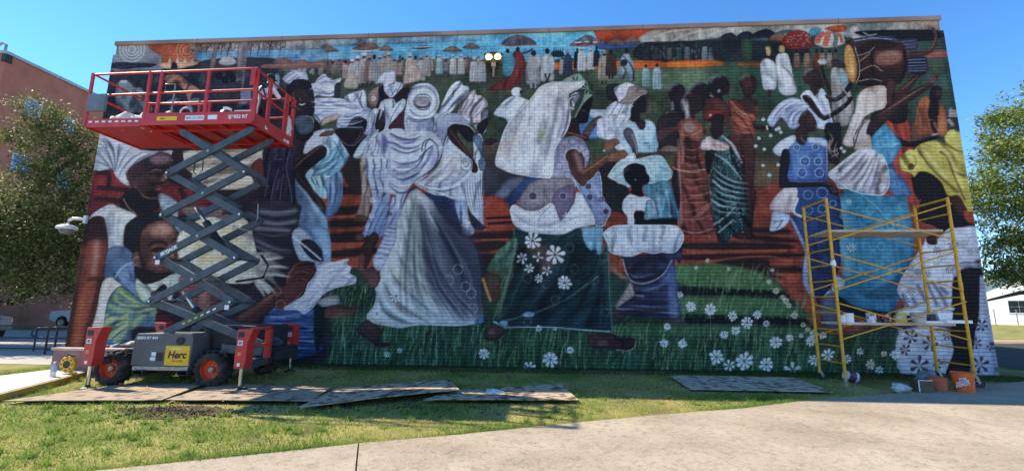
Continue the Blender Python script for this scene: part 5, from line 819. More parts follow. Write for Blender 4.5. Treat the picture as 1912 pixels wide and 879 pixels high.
def detail_left():
    at(120, 250)
    # folds of the first man's wrap, sitter's vest, pale cloth
    S("240,130 300,200 355,262|262,60 330,150 368,262|330,40 372,140 382,262|410,70 400,170 385,270|500,100 430,200 390,290|600,130 500,190 430,270 410,330|680,140 560,190 480,270|235,200 300,230 355,262", (70, 78, 106), 4, .75, 1.5); S("250,100 315,180 360,258|300,40 352,150 374,258|370,60 386,160 384,258|455,85 415,190 390,280|550,115 465,195 410,300|640,135 530,190 455,275", (210, 212, 220), 4, .7, 1.5)
    S("240,600 300,560 360,545|360,560 370,650 360,760|420,570 400,680 400,800|300,640 330,740 335,860", (110, 122, 150), 4, .6, 2); S("330,560 340,640|390,560 385,660 380,780", (224, 224, 222), 4, .6, 2)
    S("950,200 1100,160 1250,150|930,260 1080,230 1300,190 1440,160|960,320 1100,290 1300,260 1400,240|1040,370 1200,340 1360,330", (96, 88, 78), 4, .6, 2); S("940,230 1100,190 1300,165|950,290 1100,260 1340,215|1000,345 1150,320 1370,290", (214, 206, 190), 5, .6, 2)
    S("900,820 980,740 1080,680|930,900 1040,800 1180,730|1000,960 1120,860 1300,800|1100,1020 1220,940 1400,880|880,980 960,900", (130, 122, 96), 5, .55, 2); S("920,780 1000,710 1100,650|960,860 1080,770 1200,690|1060,930 1180,840 1340,790|1160,1040 1300,960 1420,940", (230, 224, 196), 6, .55, 2)
    S("1320,740 1420,790 1560,850 1700,880|1340,800 1480,860 1640,920|1300,880 1440,900 1600,960", (130, 130, 140), 4, .6, 2); S("1440,950 1560,930 1640,925|1450,1000 1580,990 1680,1000|1450,1050 1580,1050 1690,1070|1440,1090 1520,1130 1580,1190|1420,1110 1470,1170 1500,1220", (206, 202, 192), 5, .7, 1.5)
    S("1480,600 1600,612 1740,596|1440,740 1560,760 1700,744|1460,820 1600,840", (110, 110, 126), 3, .6, 1)
    at(120, 470)
    S("300,500 360,470 450,470|300,560 380,530 470,500|310,620 380,570 460,530|330,680 400,610 480,560|520,420 600,420 680,400|540,480 620,450 690,440|440,300 520,350 620,390", (30, 50, 90), 4, .65, 1.5); S("300,520 380,500 460,490|330,660 400,590 470,540|530,450 610,435 690,420|400,290 500,350 600,400|360,350 460,400 600,410", (184, 190, 120), 5, .65, 2); S("540,230 600,270 640,340|620,230 660,270|720,200 700,250|800,180 790,250 800,320|850,180 850,250", (80, 92, 110), 3, .7, 1)
    S("1480,370 1560,320 1640,300|1640,410 1720,360 1800,270|1660,240 1680,160 1740,90", (156, 108, 96), 3, .6, 1); S("1690,150 1770,130 1860,170|1700,185 1780,165 1830,190|1730,115 1800,100 1890,150|1700,220 1760,210 1800,225", (24, 14, 18), 2, .9); S("1690,160 1770,140 1850,176|1710,195 1780,176", (150, 104, 94), 1.6, .7)
    at(500, 440)
    for k in range(7): S("0,%d 110,%d 240,%d 360,%d" % (590 + k * 42, 600 + k * 40, 585 + k * 42, 600 + k * 40), (20, 34, 76) if k % 2 else (120, 150, 206), 4 if k % 2 else 2.6, .65, 1)
    S("410,240 500,222 590,200|400,280 520,262 610,258|390,320 520,330 630,330|350,360 420,400 480,395|300,440 340,420 400,440|230,520 290,480 340,480|180,530 250,500", (126, 124, 166), 2.4, .75, 1); S("400,258 510,240 600,225|390,300 520,290 630,300|360,340 440,380", (230, 230, 240), 2.6, .7, 1)
def paint_details(): detail_skirt(); detail_left_centre(); detail_right(); detail_drummers(); detail_centre(); detail_left()
def left_back():
    at(120, 30)
    f("150,700 1500,700 1850,1000 1880,1800 1840,2640 -50,2640 20,2000", (52, 38, 44), (40, 34, 42), mot=1.8, soft=8)
    f("250,210 1560,180 1600,330 1640,600 1560,900 240,900", (42, 44, 58), (34, 34, 46), sm=0, mot=1.8, soft=10)
    at(120, 250)
    f("215,0 1600,0 1620,300 1500,880 120,880", (40, 32, 40), (34, 30, 44), sm=0, soft=10)
def left_side():
    at(120, 30)
    f("395,215 640,212 730,300 740,345 700,420 350,425 370,300", (118, 122, 132), (96, 102, 116)); 
    for q in (26, 48, 70, 94): ring(505, 248, q, (176, 172, 168), 3, .75)
    f("360,355 440,345 510,350 600,350 690,362 640,385 560,388 450,400 360,388", (36, 42, 58)); f("345,405 640,398 640,420 345,432", (120, 86, 82))
    f("630,216 980,206 1010,260 1015,345 900,350 740,352 720,300", (160, 84, 60), (140, 70, 52), mot=1.4)
    for q in (30, 54, 78): ring(915, 258, q, (190, 130, 100), 2.4, .7)
    f("730,352 1005,345 960,372 860,392 740,390", (196, 150, 116)); f("803,350 838,350 842,412 798,412", (34, 38, 48))
    for x in (788, 846, 902, 956): f("%d,352 %d,308 %d,352" % (x - 16, x, x + 16), (206, 176, 150), sm=0)
    f("1010,270 1560,245 1920,240 1920,340 1680,345 1560,320 1400,312 1150,330 1010,342", (70, 130, 190), (90, 150, 200), ang=0, mot=1.5); f("980,212 1560,190 1920,170 1920,245 1700,255 1560,250 1010,270", (140, 134, 130), (120, 124, 128), ang=0, mot=2.4)
    f("1010,345 1150,318 1280,312 1400,310 1560,325 1580,360 1200,400 1010,400", (54, 52, 62)); f("1155,352 1180,310 1220,292 1262,312 1285,350 1220,372", (150, 146, 150)); f("1560,345 1640,310 1700,340 1690,360", (120, 92, 84)); f("1700,345 1780,325 1850,345 1920,330 1920,385 1500,390 1500,362", (130, 96, 88))
    r = prng
    for k in range(60):
        x = r.uniform(960, 1650); l("%d,%d %d,%d %d,%d" % (x, 205 - (x - 960) * .03, x + r.uniform(-12, 12), 225, x + r.uniform(-20, 20), r.uniform(225, 262)), (66, 46, 48), 1.6, .8, clip=0)
    for x in (1070, 1180, 1230, 1400, 1455, 1540): l("%d,205 %d,300" % (x, x - 12), (40, 34, 42), 1.6, .9, clip=0)
    f("1118,225 1145,222 1118,400 1085,400", (122, 112, 104), (96, 90, 90), rim=.2); f("1300,205 1372,200 1352,400 1330,570 1275,570 1290,380", (126, 116, 120), (96, 92, 100), rim=.25); l("1345,215 1330,380 1310,560", (64, 66, 84), 8, .6, soft=3)
    f("770,440 860,440 900,470 1000,540 1035,560 960,575 930,640 900,560 850,520 760,490", (150, 102, 82), (130, 92, 80), folds=(120, 34, .3, 0)); f("400,495 480,485 520,530 575,540 640,640 640,720 430,705 380,600", (104, 118, 128), (84, 98, 112), folds=(60, 50, .3, 0)); l("420,490 470,490", (190, 194, 200), 5, .8, clip=0); f("760,640 830,615 870,620 830,655 780,660", (110, 130, 156)); f("905,700 930,630 1010,620 1000,700", (96, 108, 128)); f("1290,570 1400,560 1400,660 1290,650", (84, 104, 140))
    for k in range(70):
        x, y = r.uniform(420, 1460), r.uniform(400, 700); c = r.choice([26, 30, 70, 90]); f("%d,%d %d,%d %d,%d %d,%d" % (x, y, x + 30, y - 12, x + 44, y + 34, x + 6, y + 46), (c, c, c * 1.15), al=.5, soft=2)
    for x, y in ((1080, 470), (1160, 450), (1230, 430), (1260, 470), (1450, 460), (1200, 480)): el(x, y, 24, 34, (26, 24, 32)); f("%d,%d %d,%d %d,%d %d,%d" % (x - 40, y + 40, x + 40, y + 40, x + 50, y + 170, x - 50, y + 170), (48, 48, 60))
    # dark face with smile, behind the lift's end
    f("1670,560 1690,500 1760,470 1830,490 1860,560 1870,640 1860,740 1760,760 1700,700", (36, 32, 40)); f("1700,590 1740,545 1800,540 1825,600 1820,660 1780,700 1730,690", (70, 56, 54)); l("1730,590 1760,584|1785,586 1808,582", (170, 160, 156), 2.6, clip=0); l("1745,650 1775,664 1805,650", (206, 200, 200), 3.6, clip=0); l("1770,595 1766,630", (110, 90, 86), 2.4, clip=0); f("1720,770 1790,740 1860,770 1855,860 1760,880", (64, 78, 88), rim=.3); l("1790,745 1850,760 1862,800", (150, 156, 160), 1, clip=0)
    # man with white head wrap
    at(120, 250)
    f("230,255 500,300 720,340 900,400 1100,440 1130,520 700,640 180,600", (112, 40, 42), (90, 34, 40), mot=1.6); l("240,290 330,300 330,400|240,400 480,420|220,480 420,500|860,400 900,480|960,380 1000,500", (34, 24, 32), 11, .8)
    f("260,10 340,20 480,70 600,120 700,130 800,125 822,160 800,210 770,150 700,140 640,170 560,210 490,255 470,310 495,385 440,370 380,310 355,262 230,258", (176, 178, 190), (140, 146, 168), ang=60, folds=(55, 60, .4, -.3), rim=.15); l("260,110 330,190 360,260|330,60 370,170 380,250|420,90 400,200 370,280", (66, 76, 106), 7, .7, soft=4); l("480,130 420,220 400,300|600,140 500,200 460,260", (206, 206, 212), 7, .7, soft=3)
    f("470,310 490,250 560,205 640,165 720,140 790,150 806,190 800,230 796,262 775,285 770,320 760,352 742,362 736,380 742,396 730,410 722,430 700,446 690,480 640,490 590,470 540,430 495,385", (74, 52, 55), (44, 32, 38), ang=30, rim=.2)
    f("620,180 710,148 785,160 796,210 740,232 660,225", (140, 112, 122), soft=6, al=.75); f("640,220 700,240 770,236 780,260 700,256 640,250", (52, 36, 42), soft=3, al=.8); f("570,210 640,180 620,260 540,330 500,320", (50, 36, 42), soft=6, al=.7)
    f("632,292 660,276 700,272 735,282 720,300 690,308 655,306", (58, 38, 42)); l("632,294 660,306 695,309 730,296", (20, 12, 18), 3, 1); l("640,282 680,268 730,274", (130, 96, 92), 2.4, .9, soft=1); l("636,270 680,256 744,266", (30, 20, 26), 3, .8, soft=1)
    f("690,352 720,336 740,300 760,296 772,322 762,350 738,362 706,362", (120, 84, 82), soft=2, al=.85); l("700,362 716,352 738,364 760,356", (24, 14, 20), 2.6, 1); l("752,300 764,330", (176, 136, 130), 3, .8, soft=1); f("668,300 700,312 690,345 650,350 640,320", (104, 74, 72), soft=5, al=.7)
    f("664,396 700,382 722,388 740,384 736,398 742,410 706,428 676,416", (104, 62, 64)); l("664,398 704,400 738,398", (22, 12, 18), 2.4, 1); f("640,370 700,366 740,372 700,380 650,384", (28, 20, 26), soft=2, al=.8); f("620,430 690,432 720,424 700,446 680,480 610,470", (26, 20, 26), soft=4, al=.8); l("690,412 720,408", (150, 104, 100), 2, .8, soft=1)
    f("466,330 470,292 488,286 500,310 494,345 478,352", (92, 62, 60)); l("474,300 488,310 484,340", (36, 24, 28), 2, .9); l("520,390 600,470 690,480", (120, 88, 76), 2.5, .8)
    f("420,480 520,400 600,480 690,490 700,560 560,600 440,600", (30, 24, 32)); l("440,480 480,550 540,600", (140, 110, 96), 1.6, clip=0)
    # white vest of the sitter, arm
    f("180,650 220,590 340,525 400,545 540,610 460,680 440,800 450,880 330,880 310,700 290,620", (188, 190, 192), (170, 176, 190), mot=1.5); l("320,620 350,760 350,880", (96, 110, 150), 9, .6, soft=4)
    f("130,880 150,700 200,630 260,610 300,640 325,760 330,900 320,1000 290,1100 270,1200 180,1600 100,1600 0,1600 60,1300 90,1100", (104, 56, 50), (124, 66, 50), ang=90, mot=1.2, rim=.45, rimw=12); f("150,690 250,615 310,700 320,790 200,790 140,850", (44, 28, 34), soft=6, al=.9); l("240,790 240,900 215,1060", (176, 140, 136), 10, .65, soft=5); l("170,1090 240,1080 270,1110", (40, 24, 28), 7, .7, soft=3); l("150,1150 110,1400 80,1580", (150, 84, 60), 12, .6, soft=6); l("290,1060 230,1260 180,1440 150,1600|120,900 80,1150 50,1400 10,1600", (40, 24, 30), 10, .85, soft=5, clip=0)
    f("330,860 440,840 520,900 520,960 330,1100 300,1060", (84, 106, 140), (60, 84, 124)); f("290,1100 400,1070 440,1090 420,1170 330,1330 290,1480 200,1600 160,1600 240,1330", (190, 182, 176), (170, 166, 168), mot=1.3)
    # second man, dark cap
    f("445,800 450,720 490,650 560,610 660,580 740,590 850,600 870,640 760,660 640,670 590,720 570,800 560,900 500,880", (30, 28, 38), rim=.1)
    f("570,760 610,690 690,652 770,655 825,700 850,770 862,810 858,860 872,900 866,950 850,1005 800,1040 710,1045 630,1005 580,920", (112, 74, 66), (74, 48, 47), ang=50, rim=.3, rimw=8)
    f("640,700 720,660 800,680 820,740 740,760 650,760", (164, 126, 114), soft=6, al=.75); f("580,780 640,760 650,860 620,960 580,900", (62, 42, 44), soft=6, al=.8); f("620,790 700,775 760,800 700,812 640,820", (70, 46, 46), soft=3, al=.8)
    l("628,838 672,808 730,808 768,826", (34, 20, 24), 5, .95, soft=1); l("800,804 830,784 852,796", (34, 20, 24), 4, .95, soft=1); f("646,872 690,846 740,848 772,866 740,884 690,890", (48, 30, 32)); l("648,872 700,852 770,866", (18, 10, 14), 3, 1); l("660,886 700,896 750,888", (140, 100, 90), 2.4, .8, soft=1); f("806,846 836,832 856,842 840,858 815,860", (46, 30, 32))
    l("786,830 806,900 800,930", (170, 126, 112), 5, .8, soft=2); f("752,930 780,916 812,920 834,934 820,950 770,950", (92, 58, 54)); l("756,938 780,950 830,944", (28, 16, 18), 2.6, .95); l("700,900 730,930 736,970", (52, 32, 34), 4, .8, soft=2); f("742,980 790,966 850,974 846,990 800,1002 752,998", (130, 78, 72)); l("742,984 800,984 850,980", (34, 16, 20), 2.6, 1); l("770,1012 830,1006", (60, 38, 38), 4, .8, soft=2); f("660,900 720,950 700,1010 640,980", (132, 92, 82), soft=7, al=.6)
    f("505,900 550,880 570,960 580,1010 545,1000 510,950", (96, 66, 62)); ring(545, 950, 30, (150, 120, 116), 2, .8, clip=0, a0=90, a1=300)
    at(120, 470)
    f("525,120 600,130 680,160 760,150 800,160 740,210 640,240 560,210", (34, 28, 34)); f("365,190 400,120 480,70 520,80 525,180 560,300 620,370 600,400 480,330 430,250", (90, 120, 170), (70, 100, 150), folds=(60, 40, .3, 0)); l("380,190 440,110 510,80", (150, 170, 200), 3, .8)
    f("430,250 540,330 660,380 700,480 690,560 520,570 490,700 280,690 290,560 330,350", (70, 96, 100), (60, 84, 116), mot=1.8); l("400,280 480,330 600,400|370,330 480,390 640,420|330,400 450,440 620,430|300,480 400,500 480,470", (150, 164, 96), 9, .75, soft=3); l("340,640 400,560 480,490|290,540 380,520|500,560 600,460 690,440|300,640 330,580", (166, 176, 104), 14, .7, soft=4); l("400,360 520,420 640,460|320,600 420,480|540,360 600,420", (34, 56, 96), 8, .7, soft=3); f("340,650 420,540 480,500 490,560 420,680", (150, 166, 120), soft=3, al=.8)
    f("540,200 600,240 700,220 800,170 860,160 900,230 820,300 780,420 700,420 640,360 590,370 540,300", (170, 180, 176), (150, 166, 140), folds=(60, 36, .4, 0)); f("700,270 750,240 770,290 710,330 680,300", (34, 26, 32)); f("650,300 700,290 770,340 780,410 700,420 660,360", (84, 60, 62)); f("690,460 790,480 860,560 700,560", (70, 30, 36))
    # pale cloth, yellow lights, behind the scissor arms
    at(120, 250)
    f("850,200 880,140 960,125 1480,120 1470,220 1430,290 1380,400 1080,410 1010,350 920,300 890,240", (150, 140, 124), (170, 164, 150), folds=(160, 60, .35, .2)); l("860,210 900,150 980,140", (206, 200, 190), 6, .7, soft=2); l("940,360 1080,400 1200,380", (60, 54, 50), 4, .7, soft=2); f("1390,250 1470,180 1490,300 1430,380", (90, 50, 40)); f("880,130 800,150 860,300 920,330 960,300 900,250", (44, 30, 34))
    f("700,460 760,455 850,520 850,620 870,740 830,700 800,600 740,590", (130, 150, 170), (90, 116, 150), mot=2); f("870,560 960,540 1200,560 1230,640 1120,640 960,640", (110, 96, 96), (84, 72, 76))
    f("850,760 960,660 1100,620 1200,640 1300,600 1420,720 1440,860 1500,1000 1420,1100 1300,1120 1100,1100 900,1060 850,900", (186, 184, 164), (196, 190, 170), mot=1.6); l("900,800 1000,700 1060,660|960,860 1060,800|1180,700 1300,820|1000,960 1150,920 1280,1000", (190, 172, 90), 14, .6, soft=6); l("1100,900 1240,860 1330,900|1200,1020 1300,1000", (226, 222, 206), 12, .6, soft=6)
    f("860,1070 1000,1060 1120,1060 1200,1100 1260,1200 1250,1300 1100,1360 950,1340 880,1250", (120, 82, 80), (70, 46, 50), ang=20, soft=2); f("1000,1180 1060,1150 1100,1300 1000,1330", (150, 110, 108), soft=6, al=.7)
    # dark striped dress and its white fan of cloth
    f("1490,120 1700,110 1720,300 1720,520 1640,530 1480,500 1500,300", (38, 34, 50), (28, 28, 44), folds=(92, 26, .45, 0), mot=1.6); l("1540,200 1520,330 1500,490|1600,260 1560,400 1540,510|1640,300 1620,400 1610,520|1680,140 1660,260 1690,420 1700,520|1600,150 1570,190 1630,190", (104, 100, 130), 1.6, .7); l("1520,380 1500,480|1600,340 1590,420", (60, 80, 170), 4, .6, soft=2)
    f("1420,500 1740,520 1760,600 1740,740 1760,900 1800,1000 1860,1200 1500,1280 1440,900 1400,700", (44, 44, 56), (30, 30, 40)); l("1460,580 1600,590 1740,570|1440,650 1600,670 1740,650|1380,700 1600,715 1690,720", (150, 150, 166), 7, .6, soft=3); l("1320,740 1440,780 1560,860 1700,880", (70, 70, 86), 10, .6, soft=4)
    f("1420,900 1520,880 1640,920 1560,940 1680,1000 1600,1010 1700,1070 1560,1060 1620,1160 1500,1080 1560,1200 1440,1140 1400,1040", (170, 166, 158), (60, 60, 70), ang=0, soft=2); l("1400,1030 1500,1150 1540,1190", (206, 204, 196), 8, .7, soft=3)
    f("1700,760 1760,700 1860,800 1910,920 1900,1040 1840,900 1760,860", (130, 150, 180)); f("1750,740 1800,740 1910,860 1920,920 1840,880 1780,800", (34, 36, 48)); f("1690,760 1760,680 1880,830 1800,840 1900,960 1800,920 1740,880", (176, 190, 210), al=.0)
    at(500, 440)
    f("180,0 240,-60 350,40 420,140 440,200 300,190 230,170", (150, 170, 200)); f("240,50 330,30 420,130 420,190 320,170", (36, 38, 50)); l("190,10 280,80 400,180", (206, 214, 226), 3, .8, clip=0); f("320,-60 450,-40 470,190 420,190 400,90 340,0", (100, 150, 206))
    # outstretched arm with handkerchief
    f("0,560 350,500 355,700 390,870 0,900", (44, 74, 136), (34, 56, 112), folds=(4, 30, .4, 0)); l("20,605 130,612|200,720 340,700|0,660 110,655|210,780 350,790", (150, 176, 220), 3, .7, soft=1); f("350,520 420,560 400,700 380,860 350,800", (26, 40, 36), soft=2)
    at(120, 470)
    f("1100,540 1280,480 1480,350 1560,300 1600,380 1560,420 1440,540 1400,600 1200,640 1100,620", (92, 56, 52), (60, 38, 42), ang=70, rim=.35, rimw=10); l("1300,500 1480,380 1570,320", (140, 96, 88), 7, .6, soft=4)
    f("1560,300 1600,260 1650,250 1660,180 1680,130 1740,75 1800,80 1840,100 1890,140 1910,170 1900,190 1850,180 1810,260 1760,330 1700,380 1640,430 1580,420", (96, 58, 54), (66, 40, 42), ang=50, rim=.3); l("1680,140 1760,100 1850,150|1690,170 1760,140 1840,180|1700,200 1780,180 1820,200|1720,110 1790,90 1880,140", (40, 24, 28), 2.2, .8); ring(1590, 295, 30, (150, 110, 96), 1.4, .8, clip=0); ring(1615, 395, 34, (150, 110, 96), 1.4, .8, clip=0)
    at(500, 440)
    f("380,230 420,205 500,195 600,175 585,210 620,235 610,280 655,310 645,355 580,370 500,390 420,430 370,490 330,540 270,580 220,550 120,545 200,490 270,440 300,360 350,300", (198, 198, 216), (176, 176, 204), folds=(120, 44, .25, .2), line=((224, 224, 236), 1)); l("400,260 500,240 590,230|400,300 520,300 620,330|280,540 330,460 390,400|400,330 420,380 470,390", (120, 116, 160), 2.6, .7, soft=1)

def paint():
    global canvas
    back(); grass(); left_back(); right_side(); centre_right(); left_centre(); centre(); left_side(); paint_details(); blossoms()
    g = canvas.mean(2, keepdims=True); canvas = g + (canvas - g) * .92
    r_, g_, b_ = canvas[..., 0], canvas[..., 1], canvas[..., 2]; k = np.clip((b_ - np.maximum(r_, g_ * .98)) / 60, 0, 1)[..., None] * .38; canvas = canvas + (g * .96 - canvas) * k
# ======================= ground, paving =======================
def sheet(name, pts, z, m, kind='structure', thick=0, label=None, cat=None):
    b = MB(); n = len(pts)
    if thick: b.prism(pts, 'Z', z - thick, z)
    else: b.add([(x, y, z) for x, y in pts], [tuple(range(n))])
    return b.build(name, m, kind=kind, label=label, cat=cat, shift=False)
m_lawn = mat('lawn', (.15, .165, .035), .95, col2=(.36, .30, .11), scale=.9, bump=.6, bscale=30, detail=9, thr=(.38, .66), spec=.1)
m_conc = mat('paving_concrete', (.31, .245, .172), .92, col2=(.42, .345, .255), scale=.8, bump=.25, bscale=90, detail=12, spec=.15, thr=(.34, .62))
def stain(m, col, scale, thr, amt):
    t = m.node_tree; b = t.nodes['Principled BSDF']; L = t.links.new; src = b.inputs['Base Color'].links[0].from_socket
    tc = t.nodes.new('ShaderNodeTexCoord'); n = t.nodes.new('ShaderNodeTexNoise'); n.inputs['Scale'].default_value = scale; n.inputs['Detail'].default_value = 12; n.inputs['Roughness'].default_value = .68; L(tc.outputs['Object'], n.inputs['Vector'])
    r = t.nodes.new('ShaderNodeValToRGB'); r.color_ramp.elements[0].position, r.color_ramp.elements[1].position = thr; r.color_ramp.elements[0].color = (0, 0, 0, 1); r.color_ramp.elements[1].color = (amt, amt, amt, 1); L(n.outputs['Fac'], r.inputs['Fac'])
    x = t.nodes.new('ShaderNodeMix'); x.data_type = 'RGBA'; L(r.outputs[0], x.inputs[0]); L(src, x.inputs[6]); x.inputs[7].default_value = (*col, 1); L(x.outputs[2], b.inputs['Base Color'])
stain(m_conc, (.16, .125, .09), .35, (.50, .68), .38); stain(m_conc, (.13, .10, .07), 3.5, (.52, .66), .3); stain(m_conc, (.16, .13, .10), 14, (.50, .62), .45); stain(m_conc, (.50, .44, .36), 45, (.52, .60), .5); stain(m_conc, (.09, .07, .055), 60, (.56, .64), .6); stain(m_lawn, (.11, .085, .05), 1.6, (.52, .64), .8)
m_asph = mat('asphalt', (.055, .053, .05), .95, var=.25, scale=3, bump=.3, bscale=60, spec=.1)
m_pale = mat('pale_pavement', (.42, .38, .33), .95, var=.1, scale=.7, bump=.1, spec=.1)
m_dirt = mat('bare_dirt', (.085, .06, .04), 1, var=.35, scale=5, bump=.8, bscale=25, spec=.05)
sheet('lawn', [(-400, -60), (400, -60), (400, 700), (-400, 700)], 0.0, m_lawn)
edge = [(-5.6, 4.2), (-4.43, 4.75), (-3.2, 5.34), (-2.3, 5.8), (-1.22, 6.25), (.17, 6.92), (1.64, 7.58), (2.84, 8.09), (3.58, 8.36), (4.88, 9.06), (5.88, 9.51), (7.47, 10.05), (8.55, 10.46), (10.67, 11.54), (12.0, 12.14), (13.6, 13.0), (17, 16)]
walk = thing('sidewalk', (0, 0, 0), None, None); tag(walk, kind='structure')
# slabs between the joints (each slab is a piece, joints stay open)
def clip_half(poly, p, d, side):
    """keep the part of the polygon on one side of the line p + t d"""
    out = []; n = (-d[1] * side, d[0] * side)
    def dist(a): return (a[0] - p[0]) * n[0] + (a[1] - p[1]) * n[1]
    for a, b in zip(poly, poly[1:] + poly[:1]):
        da, db = dist(a), dist(b)
        if da >= 0: out.append(a)
        if da * db < 0: t = da / (da - db); out.append((a[0] + t * (b[0] - a[0]), a[1] + t * (b[1] - a[1])))
    return out
area = [(-45, -60), (60, -60), (60, 16), (17, 16)][::1] + edge[::-1][1:] + [(-45, -16)]  # unseen paving behind the camera is stretched back to bounce light on the wall
cuts = [((-2.3, 5.8), (.33, -.86)), ((1.65, 7.61), (.22, -.97)), ((6.3, 9.7), (.45, -.9)), ((11.2, 11.8), (.6, -.8))]
rest = area; slabs = []
for p, d in cuts:
    L = math.hypot(*d); d = (d[0] / L, d[1] / L); nx = (-d[1], d[0])
    gap = .009
    lo_, hi_ = [clip_half(rest, (p[0] + nx[0] * gap * s2, p[1] + nx[1] * gap * s2), d, s2) for s2 in (-1, 1)]; slabs.append(hi_ if p[0] < -5 else lo_ if sum(a[0] for a in lo_) / len(lo_) < sum(a[0] for a in hi_) / len(hi_) else hi_); rest = hi_ if slabs[-1] is lo_ else lo_
slabs.append(rest)
for s_ in slabs:
    if len(s_) > 2: MB().prism(s_, 'Z', -.05, .035).build('slab', m_conc, walk)
sheet('joint_bed', area, .012, mat('joint_dirt', (.07, .055, .04), 1), kind='structure')
# parking apron, road and shaded side ground
sheet('parking_pavement', [(-90, 12.2), (-13.2, 12.2), (-14.9, 15), (-14.9, 26), (-90, 30)], .008, m_pale)
sheet('side_road', [(14.5, 13.5), (60, 30), (70, 34.5), (14.5, 24)], .008, m_asph)
sheet('street', [(30, 66), (200, 66), (200, 74), (30, 74)], .008, m_asph)
sheet('far_path', [(14.5, 25.0), (90, 38), (90, 41.5), (14.5, 26.6)], .012, mat('far_path', (.36, .24, .16), .95))

# ======================= the building with the painted wall =======================
WX0, WX1, WY, BZ0, BZ1, WT = -14.64, 12.32, 13.06, .03, 10.19, 10.654
bld = thing('mural_building', ((WX0 + WX1) / 2, WY + 7, 0), 'tall flat-roofed brick building whose long wall carries a mural of dancing figures', 'building')
m_red = mat('side_brick', (.20, .085, .06), .9, var=.2, scale=9, bump=.3)
MB().box(WX0 + .02, WX1 - .02, WY + .016, WY + 15, -.3, BZ1 + .002).build('wall_core', mat('mortar', (.028, .030, .042), .95, var=.3, scale=20), bld)
MB().box(WX0 + .1, WX1 - .1, WY + .06, WY + 14.9, BZ1 + .004, WT - .2).build('roof_deck', m_red, bld)

paint()
def srgb(c): c = np.clip(c, 0, 255) / 255.; return np.where(c <= .04045, c / 12.92, ((c + .055) / 1.055) ** 2.4)
lin = (.98 * (1 - np.exp(-3.0 * srgb(canvas) ** 1.27)) * np.array([1.10, 1.0, .90])).astype(np.float32)
def sample(x, z):
    """paint at wall points (metres)"""
    u = np.clip((x - (-14.556)) * CELL - .5, 0, CW - 1.001); v = np.clip((10.654 - z) * CELL - .5, 0, CH - 1.001)
    i, j = u.astype(int), v.astype(int); a, b = (u - i)[..., None], (v - j)[..., None]
    return ((lin[j, i] * (1 - a) + lin[j, i + 1] * a) * (1 - b) + (lin[j + 1, i] * (1 - a) + lin[j + 1, i + 1] * a) * b)
BL, BH, J = .3048, .1016, .0095
cells = []
ncourse = int(round((BZ1 - BZ0) / BH))
for c in range(ncourse):
    z0 = BZ0 + c * BH; x = WX0 - (BL / 2 if c % 2 else 0)
    while x < WX1 - .02:
        a, b = max(x, WX0), min(x + BL, WX1)
        if b - a > .03: cells.append((a + J / 2 if a > WX0 else a, b - J / 2 if b < WX1 else b, z0 + J / 2, z0 + BH - J / 2))
        x += BL
cells = np.array(cells); NB = len(cells)
NX, NZ = 12, 4
gx, gz = np.meshgrid(np.arange(NX + 1) / NX, np.arange(NZ + 1) / NZ)         # (NZ+1, NX+1)
ring_i = [k for k in range(NX + 1)] + [(r_ + 1) * (NX + 1) - 1 for r_ in range(1, NZ + 1)] + [NZ * (NX + 1) + k for k in range(NX - 1, -1, -1)] + [r_ * (NX + 1) for r_ in range(NZ - 1, 0, -1)]
nf = (NX + 1) * (NZ + 1); nrg = len(ring_i)
quads = [(r_ * (NX + 1) + k, r_ * (NX + 1) + k + 1, (r_ + 1) * (NX + 1) + k + 1, (r_ + 1) * (NX + 1) + k) for r_ in range(NZ) for k in range(NX)]
quads += [(ring_i[k], nf + k, nf + (k + 1) % nrg, ring_i[(k + 1) % nrg]) for k in range(nrg)]
quads = np.array(quads, np.int32)
px = cells[:, 0, None, None] + gx[None] * (cells[:, 1] - cells[:, 0])[:, None, None]
pz = cells[:, 2, None, None] + gz[None] * (cells[:, 3] - cells[:, 2])[:, None, None]
dep = nr.uniform(-.0025, .0025, NB)[:, None, None]
py = np.full_like(px, WY) + dep + nr.uniform(-.0006, .0006, px.shape)
front = np.stack([px, py, pz], -1).reshape(NB, nf, 3)
back_ = front[:, ring_i].copy(); back_[..., 1] = WY + .018
verts = np.concatenate([front, back_], 1)
colr = sample(verts[..., 0], verts[..., 2]) * nr.uniform(.93, 1.06, NB)[:, None, None]
colr *= (1 + .10 * (nr.rand(NB, nf + nrg, 1) - .5))
m_paint = attr_mat('painted_brick', 'paint', .75, bump=.25, bscale=140, spec=.25)
dist = ((cells[:, :2].mean(1)) * fw.x + WY * fw.y + (cells[:, 2:].mean(1) - CAM_Z) * fw.z)
order = np.argsort(dist); near, far = order[:300], order[300:]
V = verts[far].reshape(-1, 3); F = (quads[None] + (np.arange(len(far)) * (nf + nrg))[:, None, None]).reshape(-1, 4)
mesh_np('brickwork', V, F, m_paint, bld, colr[far].reshape(-1, 3), 'paint', 'stuff')
for k in near: mesh_np('brick', verts[k], quads, m_paint, bld, colr[k], 'paint')
# paint has run into the recessed joints as well, thinner and darker
jx = np.linspace(WX0 + .02, WX1 - .02, 700); jz = np.linspace(-.2, BZ1, 280)
X, Zz = np.meshgrid(jx, jz); P = np.stack([X, np.full_like(X, WY + .0125), Zz], -1).reshape(-1, 3)
i_ = (np.arange(279)[:, None] * 700 + np.arange(699)[None]).ravel(); F = np.stack([i_, i_ + 1, i_ + 701, i_ + 700], -1)
mesh_np('mortar_joints', P, F, attr_mat('painted_mortar', 'paint', .95), bld, sample(P[:, 0], P[:, 2]) * .34 + .008, 'paint')
